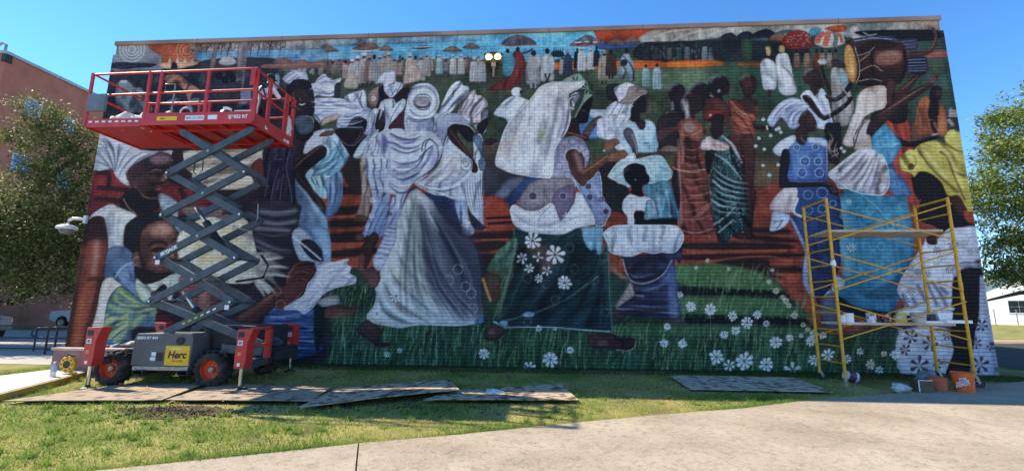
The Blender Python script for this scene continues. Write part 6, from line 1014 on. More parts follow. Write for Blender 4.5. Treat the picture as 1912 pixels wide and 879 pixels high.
# parapet band (smooth render, painted) and coping
bx = np.linspace(-14.556, 12.231, 900); bz = np.linspace(BZ1 + .004, WT - .14, 14)
X, Zz = np.meshgrid(bx, bz); P = np.stack([X, np.full_like(X, WY + .012), Zz], -1).reshape(-1, 3)
i_ = (np.arange(13)[:, None] * 900 + np.arange(899)[None]).ravel(); F = np.stack([i_, i_ + 1, i_ + 901, i_ + 900], -1)
cc = sample(P[:, 0], P[:, 2]) * (1 + .5 * (nr.rand(len(P), 1) - .5))
mesh_np('parapet_band', P, F, attr_mat('painted_render', 'paint', .9, bump=.6, bscale=220), bld, cc, 'paint')
cop = MB().box(-14.60, 12.27, WY - .05, WY + .45, WT - .14, WT).build('coping', mat('coping', (.24, .13, .105), .6, col2=(.38, .26, .20), scale=.6, bump=.1), bld, bevel=.008)
seam = mat('coping_seam', (.12, .07, .06))
for k in range(1, 9): MB().box(-14.6 + k * 2.98, -14.585 + k * 2.98, WY - .0535, WY + .452, WT - .142, WT + .003).build('seam', seam, cop)
# ======================= scissor lift =======================
m_liftred = mat('lift_red', (.50, .030, .026), .42, var=.12, scale=3, bump=.05, spec=.5)
m_redor = mat('rim_orange', (.62, .07, .02), .5, var=.12, scale=8)
m_arm = mat('arm_grey', (.062, .078, .095), .5, var=.2, scale=5, bump=.06)
m_hood = mat('hood_grey', (.10, .105, .105), .5, var=.1, scale=4)
m_dark = mat('black_steel', (.022, .022, .024), .6, var=.3, scale=8)
m_rubber = mat('tyre_rubber', (.022, .020, .019), .9, col2=(.10, .085, .065), scale=7, bump=.4, thr=(.45, .8))
m_chrome = mat('chrome_rod', (.62, .62, .62), .2, metal=1, var=.05)
m_white = mat('white_decal', (.75, .76, .77), .6, var=.06, scale=30)
m_yel = mat('yellow_decal', (.80, .48, .015), .5, var=.05)
m_ink = mat('decal_ink', (.03, .022, .03), .6)
m_steel = mat('bare_steel', (.30, .29, .26), .45, metal=.6, var=.25, scale=10)
stain(m_liftred, (.16, .05, .04), 5, (.56, .70), .5); stain(m_liftred, (.35, .30, .26), 26, (.66, .72), .35); stain(m_arm, (.025, .024, .024), 4, (.52, .68), .7); stain(m_arm, (.16, .15, .14), 22, (.64, .72), .5); stain(m_hood, (.20, .18, .15), 6, (.55, .75), .45)
lift = thing('scissor_lift', (-7.8, 10.2, 0), 'red and grey scissor lift raised high beside the left end of the mural', 'scissor lift')
MB().box(-9.35, -6.2, 9.62, 11.25, .44, .76).box(-9.6, -6.0, 9.95, 10.9, .5, .7).build('chassis', m_dark, lift, bevel=.02)
for A_, B_, w_, h_ in (((-7.0, 9.6, .80), (-6.05, 9.6, .74), .14, .18), ((-6.08, 9.1, .52), (-6.55, 11.6, .60), .16, .20), ((-9.4, 9.1, .55), (-9.9, 11.3, .60), .16, .18)): MB().beam(A_, B_, w_, h_).build('outrigger_beam', m_arm, lift, bevel=.01)
MB().beam((-6.3, 9.9, .66), (-6.5, 10.9, .70), .5, .06).build('step_deck', m_dark, lift)
MB().box(-7.4, -6.35, 9.75, 11.0, .76, 1.28).build('rear_hood', m_dark, lift, bevel=.03)
def wheel(x, y, z, sgn, R=.365, W=.30):
    b = MB(); c = (x, y, z)
    prof = [(.205, 0), (.23, -.012), (.30, -.02), (R - .03, 0), (R - .015, .05), (R - .015, W - .05), (R - .03, W), (.28, W + .01), (.205, W)]
    b.lathe([(r_, h * sgn) for r_, h in prof], c, 'Y', 28)
    for k in range(18):
        for s_, o_ in ((0, 0), (1, .5)):
            t = 2 * math.pi * (k + o_) / 18; t2 = t + .16
            def q(a, r_, h): return (x + r_ * math.cos(a), y + sgn * h, z + r_ * math.sin(a))
            h0, h1 = (0.015, W * .52) if not s_ else (W - .015, W * .48)
            b.add([q(t, R - .03, h0), q(t + .09, R - .03, h0), q(t2 + .09, R - .03, h1), q(t2, R - .03, h1), q(t, R + .012, h0), q(t + .09, R + .012, h0), q(t2 + .09, R + .012, h1), q(t2, R + .012, h1)], [(0, 1, 2, 3), (4, 5, 6, 7), (0, 1, 5, 4), (1, 2, 6, 5), (2, 3, 7, 6), (3, 0, 4, 7)])
    wh = bpy.data.objects.new('wheel', None); COL.link(wh); wh.parent = lift; wh.location = Vector((x, y, z)) - Vector(lift.location)
    b.build('tyre', m_rubber, wh)
    MB().lathe([(.215, -.01 * sgn), (.225, .0), (.205, .02 * sgn), (.20, .11 * sgn), (.12, .13 * sgn), (.06, .12 * sgn), (0.001, .12 * sgn)], c, 'Y', 28).build('rim', m_redor, wh, smooth=True)
    h = MB().lathe([(.062, .125 * sgn), (.062, .06 * sgn), (.05, .045 * sgn), (.001, .045 * sgn)], c, 'Y', 14)
    for k in range(8): a = 2 * math.pi * k / 8; h.tube((x + .095 * math.cos(a), y + .10 * sgn, z + .095 * math.sin(a)), (x + .095 * math.cos(a), y + .13 * sgn, z + .095 * math.sin(a)), .012, 6)
    h.build('hub', m_steel, wh)
wheel(-9.34, 9.30, .36, 1); wheel(-7.05, 9.30, .37, 1); wheel(-9.34, 11.45, .36, -1); wheel(-7.05, 11.45, .37, -1)
# hood with its prints
hood = MB().prism([(-8.84, .44), (-7.50, .42), (-7.48, 1.02), (-7.53, 1.13), (-8.78, 1.11), (-8.83, 1.0)], 'Y', 9.30, 10.05).build('hood', m_hood, lift, bevel=.015)
MB().box(-8.78, -7.52, 9.285, 9.9, .345, .43).build('sill', m_steel, hood, bevel=.01)
for x in (-8.59, -7.58): MB().box(x - .12, x + .12, 9.22, 9.6, .26, .27).box(x - .12, x + .12, 9.22, 9.6, .345, .355).box(x - .12, x - .10, 9.22, 9.6, .27, .345).box(x + .10, x + .12, 9.22, 9.6, .27, .345).build('fork_pocket', m_dark, lift)
MB().lathe([(.001, 0), (.085, 0), (.085, .03), (.001, .03)], (-7.76, 9.27, .97), 'Y', 20).build('round_port', m_ink, hood)
MB().box(-8.27, -8.13, 9.29, 9.31, .54, .72).build('socket_panel', m_ink, hood); MB().box(-8.40, -8.285, 9.292, 9.31, .55, .62).build('data_plate', m_white, hood); MB().box(-8.385, -8.285, 9.292, 9.31, .64, .725).build('data_plate', m_white, hood)
sg = MB().box(-8.07, -7.525, 9.288, 9.31, .455, .865).build('rental_sign', m_yel, hood)
text_mesh('lettering', 'Herc', .205, m_ink, sg, (-7.80, 9.284, .61), shear=.2, align='CENTER', bold=.006); text_mesh('lettering', 'Rentals', .085, mat('sign_brown', (.30, .17, .02), .6), sg, (-7.78, 9.284, .525), shear=.15, align='CENTER')
sw = MB(); n = 14
top = [(-7.98 + .34 * i / n, .775 + .045 * math.sin(math.pi * (i / n) ** .7)) for i in range(n + 1)]; bot = [(-7.98 + .34 * i / n, .775 + .018 * math.sin(math.pi * (i / n) ** .8)) for i in range(n + 1)]
sw.prism(top + bot[::-1], 'Y', 9.283, 9.287).build('swoosh', mat('swoosh', (.80, .72, .45), .6), sg)
text_mesh('lettering', 'SJ6832 RT 4X4', .078, m_white, hood, (-8.77, 9.293, 1.00), shear=.15, bold=.003)
# outriggers
def outrigger(x, y, flip, zf, back=0):
    r = bpy.data.objects.new('outrigger', None); COL.link(r); r.parent = lift; r.location = Vector((x, y, 0)) - Vector(lift.location)
    s_ = 1 if not flip else -1
    o = [(x - .115 * s_, .47), (x + .10 * s_, .47), (x + .13 * s_, .62), (x + .13 * s_, .98), (x + .20 * s_, 1.16), (x + .24 * s_, 1.27), (x - .10 * s_, 1.255)]
    t = MB().prism(o, 'Y', y - .11, y + .13).build('tower', m_liftred, r, bevel=.012)
    MB().box(x - .075, x + .055, y - .114, y - .10, 1.09, 1.20).build('opening', m_ink, t)
    for z, s2, mm in ((.98, .05, m_white), (.76, .036, mat('orange_decal', (.7, .2, .08), .6)), (.55, .032, m_white)):
        d = MB().box(x - .015 - s2, x - .015 + s2, y - .114, y - .10, z - s2, z + s2).build('safety_label', mm, t)
        if s2 > .04: MB().lathe([(.030, 0), (.030, .003), (.014, .003), (.014, 0)], (x - .015, y - .117, z), 'Y', 12).build('symbol', m_liftred, d)
    MB().tube((x - .01, y, zf + .04), (x - .01, y, .50), .038, 12).build('rod', m_chrome, r, smooth=True)
    MB().lathe([(.001, 0), (.13, 0), (.13, .025), (.05, .05), (.04, .09), (.001, .09)], (x - .01, y, zf), 'Z', 16).build('foot_pad', m_dark, r)
outrigger(-9.37, 8.95, 0, .0); outrigger(-6.10, 8.98, 0, .03); outrigger(-6.60, 11.65, 1, .02); outrigger(-9.95, 11.35, 1, .02)
MB().box(-5.98, -5.86, 9.45, 9.55, .62, 1.29).box(-6.05, -5.86, 9.05, 9.55, 1.235, 1.285).box(-6.0, -5.9, 9.1, 9.5, .90, .94).build('guard_bracket', m_liftred, lift, bevel=.008)
# scissor stack
XC = -7.84; JZ = [.80, 1.81, 2.80, 3.80, 4.81, 5.86]; HS = .95
def arm(p, q, y, mm=m_arm, h=.165, th=.062):
    p, q = Vector((p[0], 0, p[1])), Vector((q[0], 0, q[1])); d = (q - p).normalized(); n = Vector((-d.z, 0, d.x)); p, q = p - d * .07, q + d * .07; c = h * .5
    o = [p + n * c * .35, p + d * .09 + n * c, q - d * .09 + n * c, q + n * c * .35, q - n * c * .35, q - d * .09 - n * c, p + d * .09 - n * c, p - n * c * .35]
    return MB().prism([(a.x, a.z) for a in o], 'Y', y, y + th).build('scissor_arm', mm, lift, bevel=.006)
arms = {}
for k in range(5):
    z0, z1 = JZ[k], JZ[k + 1]; hl = HS if k else 1.35
    lo = XC + (1.75 if k == 0 else HS); lb = XC - (.45 if k == 0 else HS)
    tl, tr = XC - (HS if k < 4 else .78), XC + (HS if k < 4 else 1.0)
    for y in (9.50, 10.18):
        a = arm((lb, z0 + (.35 if k == 0 else 0)), (tr, z1), y + (.07 if y > 10 else 0)); b_ = arm((lo, z0 + (.08 if k == 0 else 0)), (tl, z1), y + (.07 if y < 10 else 0))
        arms[(k, y)] = (a, b_)
    pin = MB()
    zc = (z0 + z1) / 2
    if k: MB().tube((XC, 9.485, zc), (XC, 10.33, zc), .035, 12).build('centre_pin', m_steel, lift)
    for x in (XC - HS, XC + HS):
        if k < 4: MB().tube((x, 9.48, z1), (x, 10.34, z1), .04, 10).build('cross_tube', m_arm, lift); MB().tube((x, 9.475, z1), (x, 9.49, z1), .025, 10).build('pin_head', m_white, lift)
a = arms[(2, 9.50)][0]
d = Vector((2 * HS, 0, JZ[3] - JZ[2])).normalized(); u = Vector((-d.z, 0, d.x)); p0 = Vector((XC - HS, 9.492, JZ[2])) + d * .13 - u * .035
text_mesh('lettering', 'SKYJACK', .105, m_white, a, p0, right=d, upv=u, shear=.2, bold=.006)
a = arms[(0, 9.50)][0]; p, q = Vector((XC - .45, 9.493, 1.15)), Vector((XC + HS, 9.493, 1.81)); d = (q - p).normalized(); u = Vector((-d.z, 0, d.x))
m_haz = mat('hazard_yellow', (.50, .52, .06), .5)
for k in range(6):
    c = p + d * (.42 + k * .15); MB().add([c - d * .05 - u * .02, c + d * .03 - u * .02, c + d * .05 + u * .02, c - d * .03 + u * .02], [(0, 1, 2, 3)]).build('hazard_mark', m_haz if k < 4 else m_white, a)
for P in ((1, .06), (3, .0)):
    pass
for (rt_, mid, bt) in (((-8.31, 9.88, 2.03), (-8.0, 9.88, 1.66), (-7.33, 9.88, .88)), ((-8.28, 9.88, 4.05), (-7.98, 9.88, 3.69), (-7.40, 9.88, 2.95))):
    r = bpy.data.objects.new('lift_cylinder', None); COL.link(r); r.parent = lift; r.location = Vector(rt_) - Vector(lift.location)
    MB().tube(rt_, mid, .045, 14).build('rod', m_chrome, r, smooth=True); MB().tube(mid, bt, .085, 14).build('barrel', m_dark, r, smooth=True)
for x, z in ((-8.72, 2.86), (-6.95, 1.86)): MB().box(x - .05, x + .05, 9.488, 9.50, z - .22, z - .12).build('safety_label', m_white, lift)
for k in range(3): MB().path([(-6.85 + .03 * k, 9.9, 4.75 - .05 * k), (-6.62, 10.0 + .05 * k, 4.55), (-6.68, 10.05, 4.25 - .05 * k), (-7.2, 10.1, 4.1 - .04 * k), (-7.7, 10.0, 4.0 - .05 * k)], .018, 6).build('hydraulic_hose', m_dark, lift, smooth=True)
MB().path([(-7.2, 9.75, 3.55), (-6.75, 9.75, 3.45), (-6.62, 9.75, 3.75), (-6.64, 9.75, 4.1)], .012, 6).build('hydraulic_hose', m_steel, lift, smooth=True)
MB().path([(-8.2, 9.6, 5.2), (-8.22, 9.6, 4.85), (-8.1, 9.6, 4.75), (-8.0, 9.6, 4.9), (-8.02, 9.6, 5.2)], .012, 6).build('hydraulic_hose', m_dark, lift, smooth=True)
MB().path([(-6.8, 10.3, 2.95), (-6.6, 10.3, 2.7), (-6.7, 10.3, 2.4), (-7.3, 10.2, 2.3)], .03, 6).build('hydraulic_hose', m_dark, lift, smooth=True)
# platform
plat = bpy.data.objects.new('platform', None); COL.link(plat); plat.parent = lift; plat.location = (-.4, .1, 6.0)
X0, X1, Xe, Y0, Y1, ZD = -9.62, -6.82, -11.08, 9.50, 11.10, 6.06
MB().box(X0, X1, Y0 + .02, Y1 - .02, ZD, ZD + .05).build('deck', m_liftred, plat)
MB().box(Xe, X0 + .1, Y0 + .06, Y1 - .06, ZD - .05, ZD - .005).build('extension_deck', m_liftred, plat)
fr = MB()
for x in np.linspace(X0 + .25, X1 - .25, 5): fr.box(x - .03, x + .03, Y0 + .05, Y1 - .05, ZD - .07, ZD - .002)
fr.box(X0, X1, Y0 + .30, Y0 + .36, ZD - .09, ZD - .003).box(X0, X1, Y1 - .36, Y1 - .30, ZD - .09, ZD - .003).build('deck_frame', m_liftred, plat)
tb = MB().box(X0, X1, Y0 - .02, Y0 + .015, ZD - .06, ZD + .25).build('toe_board', m_liftred, plat, bevel=.005)
MB().box(X0, X1, Y1 - .015, Y1 + .02, ZD - .06, ZD + .2).build('toe_board', m_liftred, plat); MB().box(X1 - .02, X1 + .015, Y0 + .017, Y1 - .017, ZD - .07, ZD + .24).build('toe_board', m_liftred, plat, bevel=.005)
te = MB().box(Xe, X0 - .02, Y0 - .01, Y0 + .03, ZD - .08, ZD + .13).build('extension_toe_board', m_liftred, plat, bevel=.005); MB().box(Xe - .02, Xe + .02, Y0 + .032, Y1 - .03, ZD - .08, ZD + .13).build('extension_toe_board', m_liftred, plat)
for k in range(8): MB().box(Xe + .10 + k * .17, Xe + .19 + k * .17, Y0 - .014, Y0, ZD + .035, ZD + .075).build('reflective_mark', m_white, te)
rl = MB(); R_ = .026
def rail(p, q, r_=R_): MB().tube(p, q, r_, 10).build('guard_rail', m_liftred, plat, smooth=True)
for y in (Y0, Y1):
    rail((Xe, y, 7.36), (X1, y, 7.42)); rail((Xe, y, 6.80), (X1, y, 6.87))
    for x, z0 in ((Xe, 6.0), (X0 + .05, 6.05), (X0 + .35, 6.3), (-8.05, 6.05), (X1, 6.05)):
        MB().beam((x, y, z0), (x, y, 7.40), .065 if x != X1 else .10, .05).build('guard_post', m_liftred, plat, bevel=.006)
for x in (Xe, X1):
    rail((x, Y0, 7.38), (x, Y1, 7.38)); rail((x, Y0, 6.84), (x, Y1, 6.84))
for y in (10.0, 10.06, 10.72, 10.80): MB().beam((X1, y, 6.1), (X1, y, 7.39), .05, .05).build('guard_post', m_liftred, plat, bevel=.005)
MB().path([(X1 + .03, 10.80, 6.5), (X1 + .03, 10.80, 7.2), (X1 + .03, 10.95, 7.3), (X1 + .03, 11.06, 7.2), (X1 + .03, 11.06, 6.5)], .02, 8).build('gate_bar', m_liftred, plat, smooth=True)
rail((X0 + .05, Y0 + .06, 6.60), (-8.3, Y0 + .3, 6.66), .022); MB().path([(X0 + .25, Y0 + .25, 7.02), (X0 + .25, Y0 + .25, 7.2), (X0 + .5, Y0 + .25, 7.2), (X0 + .5, Y0 + .25, 6.8), (X0 + .48, Y0 + .25, 6.35)], .02, 8).build('ladder_hook', m_steel, plat, smooth=True)
MB().box(-11.0, -10.55, Y0 - .10, Y0 - .03, 6.36, 6.80).build('control_box', mat('box_grey', (.13, .15, .17), .5), plat, bevel=.01)
MB().box(X1 - .12, X1 - .0, Y0 - .075, Y0 - .055, 6.95, 7.40).build('corner_plate', m_liftred, plat)
s1 = MB().box(-9.22, -8.71, Y0 - .026, Y0 - .018, 6.11, 6.21).build('rental_sticker', m_yel, tb); text_mesh('lettering', 'Herc', .07, m_ink, s1, (-9.14, Y0 - .030, 6.135), shear=.2)
s2 = MB().box(-8.50, -8.02, Y0 - .026, Y0 - .018, 6.10, 6.22).build('phone_sticker', m_white, tb); text_mesh('lettering', '800-52-2950', .085, mat('sticker_blue', (.12, .2, .4), .6), s2, (-8.47, Y0 - .030, 6.13))
MB().box(-7.93, -7.70, Y0 - .026, Y0 - .018, 6.115, 6.225).build('sticker', m_white, tb); text_mesh('lettering', 'SJ6832 RT', .115, m_white, tb, (-7.42, Y0 - .026, 6.135), bold=.004)
for y in (9.95, 10.75, 10.9): MB().box(X1 + .015, X1 + .02, y, y + .10, 6.06, 6.14).build('sticker', m_white, plat)

# ---- what lies on the platform ----
def lump(name, c, s, m, label, cat, seed, group=None, flat=.6):
    bm = bmesh.new(); bmesh.ops.create_icosphere(bm, subdivisions=3, radius=1); rr = random.Random(seed); ph = [rr.uniform(0, 6) for _ in range(6)]
    for v in bm.verts:
        p = v.co.copy(); k = 1 + .18 * math.sin(5 * p.x + ph[0]) + .14 * math.sin(7 * p.y + ph[1]) + .12 * math.sin(9 * p.z + 4 * p.x + ph[2]) + .08 * math.sin(15 * p.x + ph[3]) * math.sin(13 * p.y + ph[4])
        v.co = Vector((p.x * s[0] * k, p.y * s[1] * k, max(p.z, -flat) * s[2] * k + s[2] * flat))
    me = bpy.data.meshes.new(name); bm.to_mesh(me); bm.free(); me.materials.append(m); me.polygons.foreach_set('use_smooth', [True] * len(me.polygons))
    o = bpy.data.objects.new(name, me); COL.link(o); o.location = c; return tag(o, label, cat, group)
m_rag = mat('drop_cloth', (.62, .58, .52), .95, var=.15, scale=9, bump=.3)
lump('drop_cloth', (-10.45, 9.95, ZD - .01), (.46, .30, .26), m_rag, 'heap of pale drop cloth lying on the left extension of the lift platform', 'cloth', 1)
lump('paper_heap', (-9.85, 9.8, ZD - .01), (.24, .18, .24), mat('paper', (.72, .70, .66), .9, bump=.3), 'white crumpled paper beside the drop cloth on the lift platform', 'paper', 2)
lump('cream_rag', (-9.22, 9.85, ZD + .05), (.20, .16, .24), mat('cream_rag', (.66, .52, .33), .9, col2=(.72, .70, .66), scale=8), 'cream and tan bundle on the lift deck above the yellow sticker', 'cloth', 3)
lump('white_rag', (-8.62, 9.8, ZD + .05), (.30, .12, .15), m_rag, 'white rag behind the phone number sticker on the lift platform', 'cloth', 4)
lump('crumpled_rag', (-7.72, 9.78, ZD + .05), (.30, .12, .14), m_rag, 'white rag strip on the lift deck left of the printed box', 'cloth', 5)
def jug(x, y, z): 
    t = thing('black_jug', (x, y, z), 'black plastic jug with white cap standing on the lift platform', 'jug')
    MB().lathe([(.001, 0), (.19, 0), (.22, .05), (.20, .34), (.14, .48), (.08, .52), (.001, .52)], (x, y, z), 'Z', 18).build('body', mat('black_plastic', (.025, .027, .03), .4), t, smooth=True)
    MB().lathe([(.10, .50), (.10, .58), (.001, .60)], (x, y, z), 'Z', 14).build('cap', m_white, t)
    MB().path([(x + .2, y, z + .12), (x + .30, y, z + .2), (x + .30, y, z + .34), (x + .17, y, z + .4)], .025, 8).build('handle', MATS['black_plastic'], t, smooth=True)
jug(-7.95, 10.1, ZD + .05)
t = thing('printed_box', (-7.25, 9.75, ZD + .05), 'small white box with black graffiti-style print at the right of the lift deck', 'box')
MB().box(-7.42, -7.0, 9.65, 9.9, ZD + .05, ZD + .36).build('carton', m_white, t, bevel=.006)
for k in range(9): a0 = rng.uniform(-7.39, -7.08); z0 = rng.uniform(ZD + .09, ZD + .30); MB().beam((a0, 9.648, z0), (a0 + rng.uniform(.02, .07), 9.648, z0 + rng.uniform(-.05, .05)), .004, .03).build('print', m_ink, t)
def bucket(name, x, y, z, r, h, m, label, cat='bucket', group=None, handle=True, lid=None, taper=.86, band=None):
    t = thing(name, (x, y, z), label, cat, group)
    MB().lathe([(.001, 0), (r * taper, 0), (r * .97, h * .80), (r * 1.04, h * .81), (r * 1.04, h * .86), (r * .98, h * .87), (r, h * .97), (r * 1.05, h * .975), (r * 1.05, h), (r * .95, h), (r * .93, h * .9), (r * taper * .95, .02), (.001, .02)], (x, y, z), 'Z', 28).build('shell', m, t, smooth=True)
    if handle: MB().path([(x - r * 1.03, y, z + h * .84), (x - r * .9, y - r * .75, z + h * .62), (x, y - r * 1.12, z + h * .52), (x + r * .9, y - r * .75, z + h * .62), (x + r * 1.03, y, z + h * .84)], .006, 6).build('wire_handle', m_steel, t)
    if lid: MB().lathe([(.001, h * .93), (r * .9, h * .93), (r * .9, h * .92)], (x, y, z), 'Z', 24).build('contents', lid, t)
    if band: MB().lathe([(r * (taper + (1 - taper) * .25) * 1.01, h * .22), (r * .955 * 1.02, h * .68)], (x, y, z), 'Z', 24, math.radians(190), math.radians(330)).build('paper_label', band, t)
    return t
bucket('paint_cup', -8.95, 9.75, ZD + .05, .07, .18, m_white, 'small white paint cup next to the cream bundle on the lift deck', 'cup', handle=False)
t = thing('cable_ring', (-9.05, 10.4, 6.45), 'round grey cable ring hanging above the lift deck by the hook', 'cable')
MB().path([(-9.15 + .16 * math.cos(a), 10.2, 6.62 + .16 * math.sin(a)) for a in np.linspace(0, 2 * math.pi, 22)], .022, 6).build('coil', mat('grey_cable', (.35, .37, .40), .6), t, smooth=True); MB().beam((-9.15, 10.2, 6.46), (-9.15, 10.2, ZD + .05), .02, .02).build('tail', MATS['grey_cable'], t)

# ======================= scaffold =======================
m_sy = mat('scaffold_yellow', (.62, .28, .012), .5, col2=(.72, .38, .02), scale=9, bump=.05)
m_plank = mat('plank_wood', (.46, .38, .28), .85, col2=(.62, .54, .42), scale=4, bump=.2)
stain(m_sy, (.20, .09, .03), 12, (.55, .68), .7); stain(m_sy, (.55, .52, .5), 30, (.66, .72), .7); stain(m_plank, (.12, .10, .08), 6, (.52, .7), .6)
scf = thing('scaffold', (8.4, 11.5, 0), 'yellow tubular scaffold tower on casters in front of the mural right end', 'scaffold')
SX0, SX1, SY0, SY1, SZ = 7.03, 9.84, 11.0, 11.95, 4.45
for sx in (SX0, SX1):
    for y in (SY0, SY1):
        for z0, z1 in ((.18 if sx == SX0 else .30, 2.30), (2.31, SZ)): MB().tube((sx, y, z0), (sx, y, z1), .034, 12).build('upright', m_sy, scf, smooth=True)
        MB().tube((sx, y, 2.22), (sx, y, 2.40), .041, 12).build('coupling', m_sy, scf, smooth=True)
    for z in (SZ - .03, 4.05, 3.62, 3.2, 2.82, 2.44, 2.06, 1.68, 1.28, .9, .52):
        MB().tube((sx, SY0, z), (sx, SY1, z), .018 if z < SZ - .1 else .026, 8).build('rung', m_sy, scf, smooth=True)
for y, dy in ((SY0, -.045), (SY1, .045)):
    for za, zb in ((4.22, 3.40), (3.08, 2.22), (1.90, 1.08)):
        for A, B, o in (((SX0, za), (SX1, zb), 0), ((SX1, za + .06), (SX0, zb), .03)):
            MB().tube((A[0], y + dy + (o if dy > 0 else -o), A[1]), (B[0], y + dy + (o if dy > 0 else -o), B[1]), .016, 8).build('cross_brace', m_sy, scf, smooth=True)
def caster(x, y, h):
    c = bpy.data.objects.new('caster', None); COL.link(c); c.parent = scf; c.location = Vector((x, y, 0)) - Vector(scf.location)
    r = h * .5
    MB().lathe([(.02, -.022), (r * .55, -.022), (r, -.026), (r, .026), (r * .55, .022), (.02, .022)], (x + .06, y, r), 'Y', 22).build('wheel', m_dark, c, smooth=True)
    MB().beam((x, y - .04, h + .04), (x + .06, y - .04, r), .012, .06).beam((x, y + .04, h + .04), (x + .06, y + .04, r), .012, .06).tube((x, y, h), (x, y, h + .10), .03, 10).build('fork', m_steel, c)
for x, y in ((SX1, SY0), (SX1, SY1)): caster(x, y, .25)
caster(SX0, SY1, .19)
MB().lathe([(.001, 0), (.09, 0), (.09, .02), (.042, .04), (.042, .2), (.001, .2)], (SX0, SY0, 0), 'Z', 14).build('base_plate', m_steel, scf)
for z, x0, x1 in ((3.62, SX0 - .02, SX1 - .15), (1.40, SX0 + .05, SX1 - .18)):
    for k in range(3): MB().box(x0 + .04 * k, x1 + .06 * k, SY0 + .06 + k * .29, SY0 + .33 + k * .29, z, z + .055).build('plank', m_plank, scf, bevel=.006)
lump('tied_rag', (SX0 - .01, SY0 - .03, 2.78), (.06, .05, .09), m_white, 'white rag tied round the front left scaffold upright', 'rag', 8)
lz = 1.457
P_ = [(7.20, 11.14, .065, .17, m_white, 'small white paint can at the left end of the scaffold shelf'), (7.36, 11.16, .10, .215, m_white, 'plain white paint can, second from the left on the scaffold shelf'),
      (7.87, 11.16, .10, .22, mat('can_grey_white', (.62, .64, .66), .4, col2=(.2, .18, .2), scale=11, thr=(.5, .6)), 'white paint can with dark stains standing apart on the scaffold shelf'), (8.10, 11.4, .08, .19, mat('can_dark', (.06, .05, .055), .5), 'dark can behind the maroon one on the scaffold shelf'),
      (8.20, 11.16, .10, .22, mat('can_maroon', (.12, .025, .035), .5, col2=(.55, .45, .45), scale=12, thr=(.55, .62)), 'maroon splashed paint can left of the yellow pail'), (8.47, 11.15, .085, .17, mat('can_cream', (.55, .52, .45), .5, col2=(.65, .5, .05), scale=7), 'cream pail with yellow paint runs at the middle of the scaffold shelf'),
      (8.66, 11.3, .10, .235, mat('can_yellow', (.66, .50, .03), .5, col2=(.62, .60, .55), scale=6), 'pail with bright yellow paint near the middle of the scaffold shelf'), (8.93, 11.15, .15, .25, mat('clear_bucket', (.42, .42, .41), .35, var=.1), 'grey translucent bucket with wire handle on the scaffold shelf'),
      (9.27, 11.28, .11, .20, mat('can_plum', (.05, .03, .05), .5), 'dark plum paint can right of the grey bucket on the scaffold shelf')]
for x, y, r, h, m, lb in P_: bucket('paint_can', x, y, lz, r, h, m, lb, 'paint can', 'paint cans on the scaffold shelf', handle=r > .14, taper=.98 if r < .14 else .85, lid=m_ink)
t = thing('roller_tray', (9.25, 11.12, lz), 'pale paint tray with black liner lying before the plum can', 'paint tray'); MB().prism([(9.02, lz), (9.42, lz), (9.46, lz + .05), (9.0, lz + .05)], 'Y', 11.06, 11.2).build('tray', m_white, t); MB().box(9.06, 9.38, 11.08, 11.18, lz + .045, lz + .056).build('liner', m_ink, t)
t = thing('white_tub', (9.55, 11.3, lz), 'white square tub at the right end of the scaffold shelf', 'tub'); MB().prism([(9.42, lz), (9.66, lz), (9.72, lz + .26), (9.36, lz + .24)], 'Y', 11.15, 11.42).build('shell', m_white, t, bevel=.012); MB().box(9.40, 9.68, 11.17, 11.40, lz + .235, lz + .243).build('opening', mat('tub_inside', (.4, .4, .42), .6), t)
MB().box(9.42, 9.98, 10.99, 11.11, lz + .002, lz + .075).build('foam_block', m_white, label='long white foam block sticking out at the right end of the scaffold shelf', cat='foam block', bevel=.01)
# things standing around its feet
m_hd = mat('orange_plastic', (.80, .13, .015), .45, var=.06)
t = bucket('bucket', 9.15, 10.50, .037, .19, .40, m_hd, 'large orange bucket with white lettering on the sidewalk by the scaffold wheel')
th0 = math.atan2(10.50, 9.15) + math.pi
mw = m_white
for k, (tx, dz) in enumerate((('THE', .245), ('HOME', .185), ('DEPOT', .125))):
    n_ = Vector((math.cos(th0), math.sin(th0), 0)); r_ = Vector((-math.sin(th0), math.cos(th0), 0)); r2 = (r_ + Vector((0, 0, .35))).normalized()
    text_mesh('lettering', tx, .075, mw, t, Vector((9.15, 10.50, .037 + dz)) + n_ * .192 - r_ * .01, right=r2, upv=Vector((0, 0, 1)), align='CENTER', bold=.002, sx=1.0)
bucket('bucket', 8.72, 10.62, .037, .17, .27, mat('faded_orange', (.50, .12, .06), .6, var=.15), 'shorter faded orange bucket between the paint tin and the large orange bucket', handle=False)
t = thing('paint_tin', (8.22, 10.33, .037), 'square open paint tin, dark with yellow drips, standing on the sidewalk edge', 'paint tin')
MB().box(8.02, 8.30, 10.24, 10.48, .037, .29).build('shell', mat('tin', (.05, .045, .03), .5, col2=(.11, .09, .04), scale=5), t, bevel=.01); MB().box(8.302, 8.306, 10.25, 10.47, .04, .285).build('side_label', mat('tin_yellow', (.6, .36, .02), .5, col2=(.35, .3, .32), scale=9), t); MB().path([(8.02, 10.235, .29), (8.2, 10.235, .28), (8.305, 10.235, .29)], .008, 6).build('rim', m_white, t); MB().box(8.015, 8.03, 10.232, 10.24, .05, .28).build('drip', m_white, t)
lump('plastic_bag', (7.80, 10.45, .02), (.17, .12, .10), mat('bag_plastic', (.50, .53, .56), .35, var=.1, bump=.2), 'grey white plastic bag lying on the grass left of the square paint tin', 'bag', 12)
lump('grey_sack', (8.95, 11.15, .0), (.28, .2, .22), mat('sack', (.10, .12, .13), .8, col2=(.25, .28, .28), scale=10, bump=.3), 'dark grey sack behind the orange buckets under the scaffold', 'sack', 13)
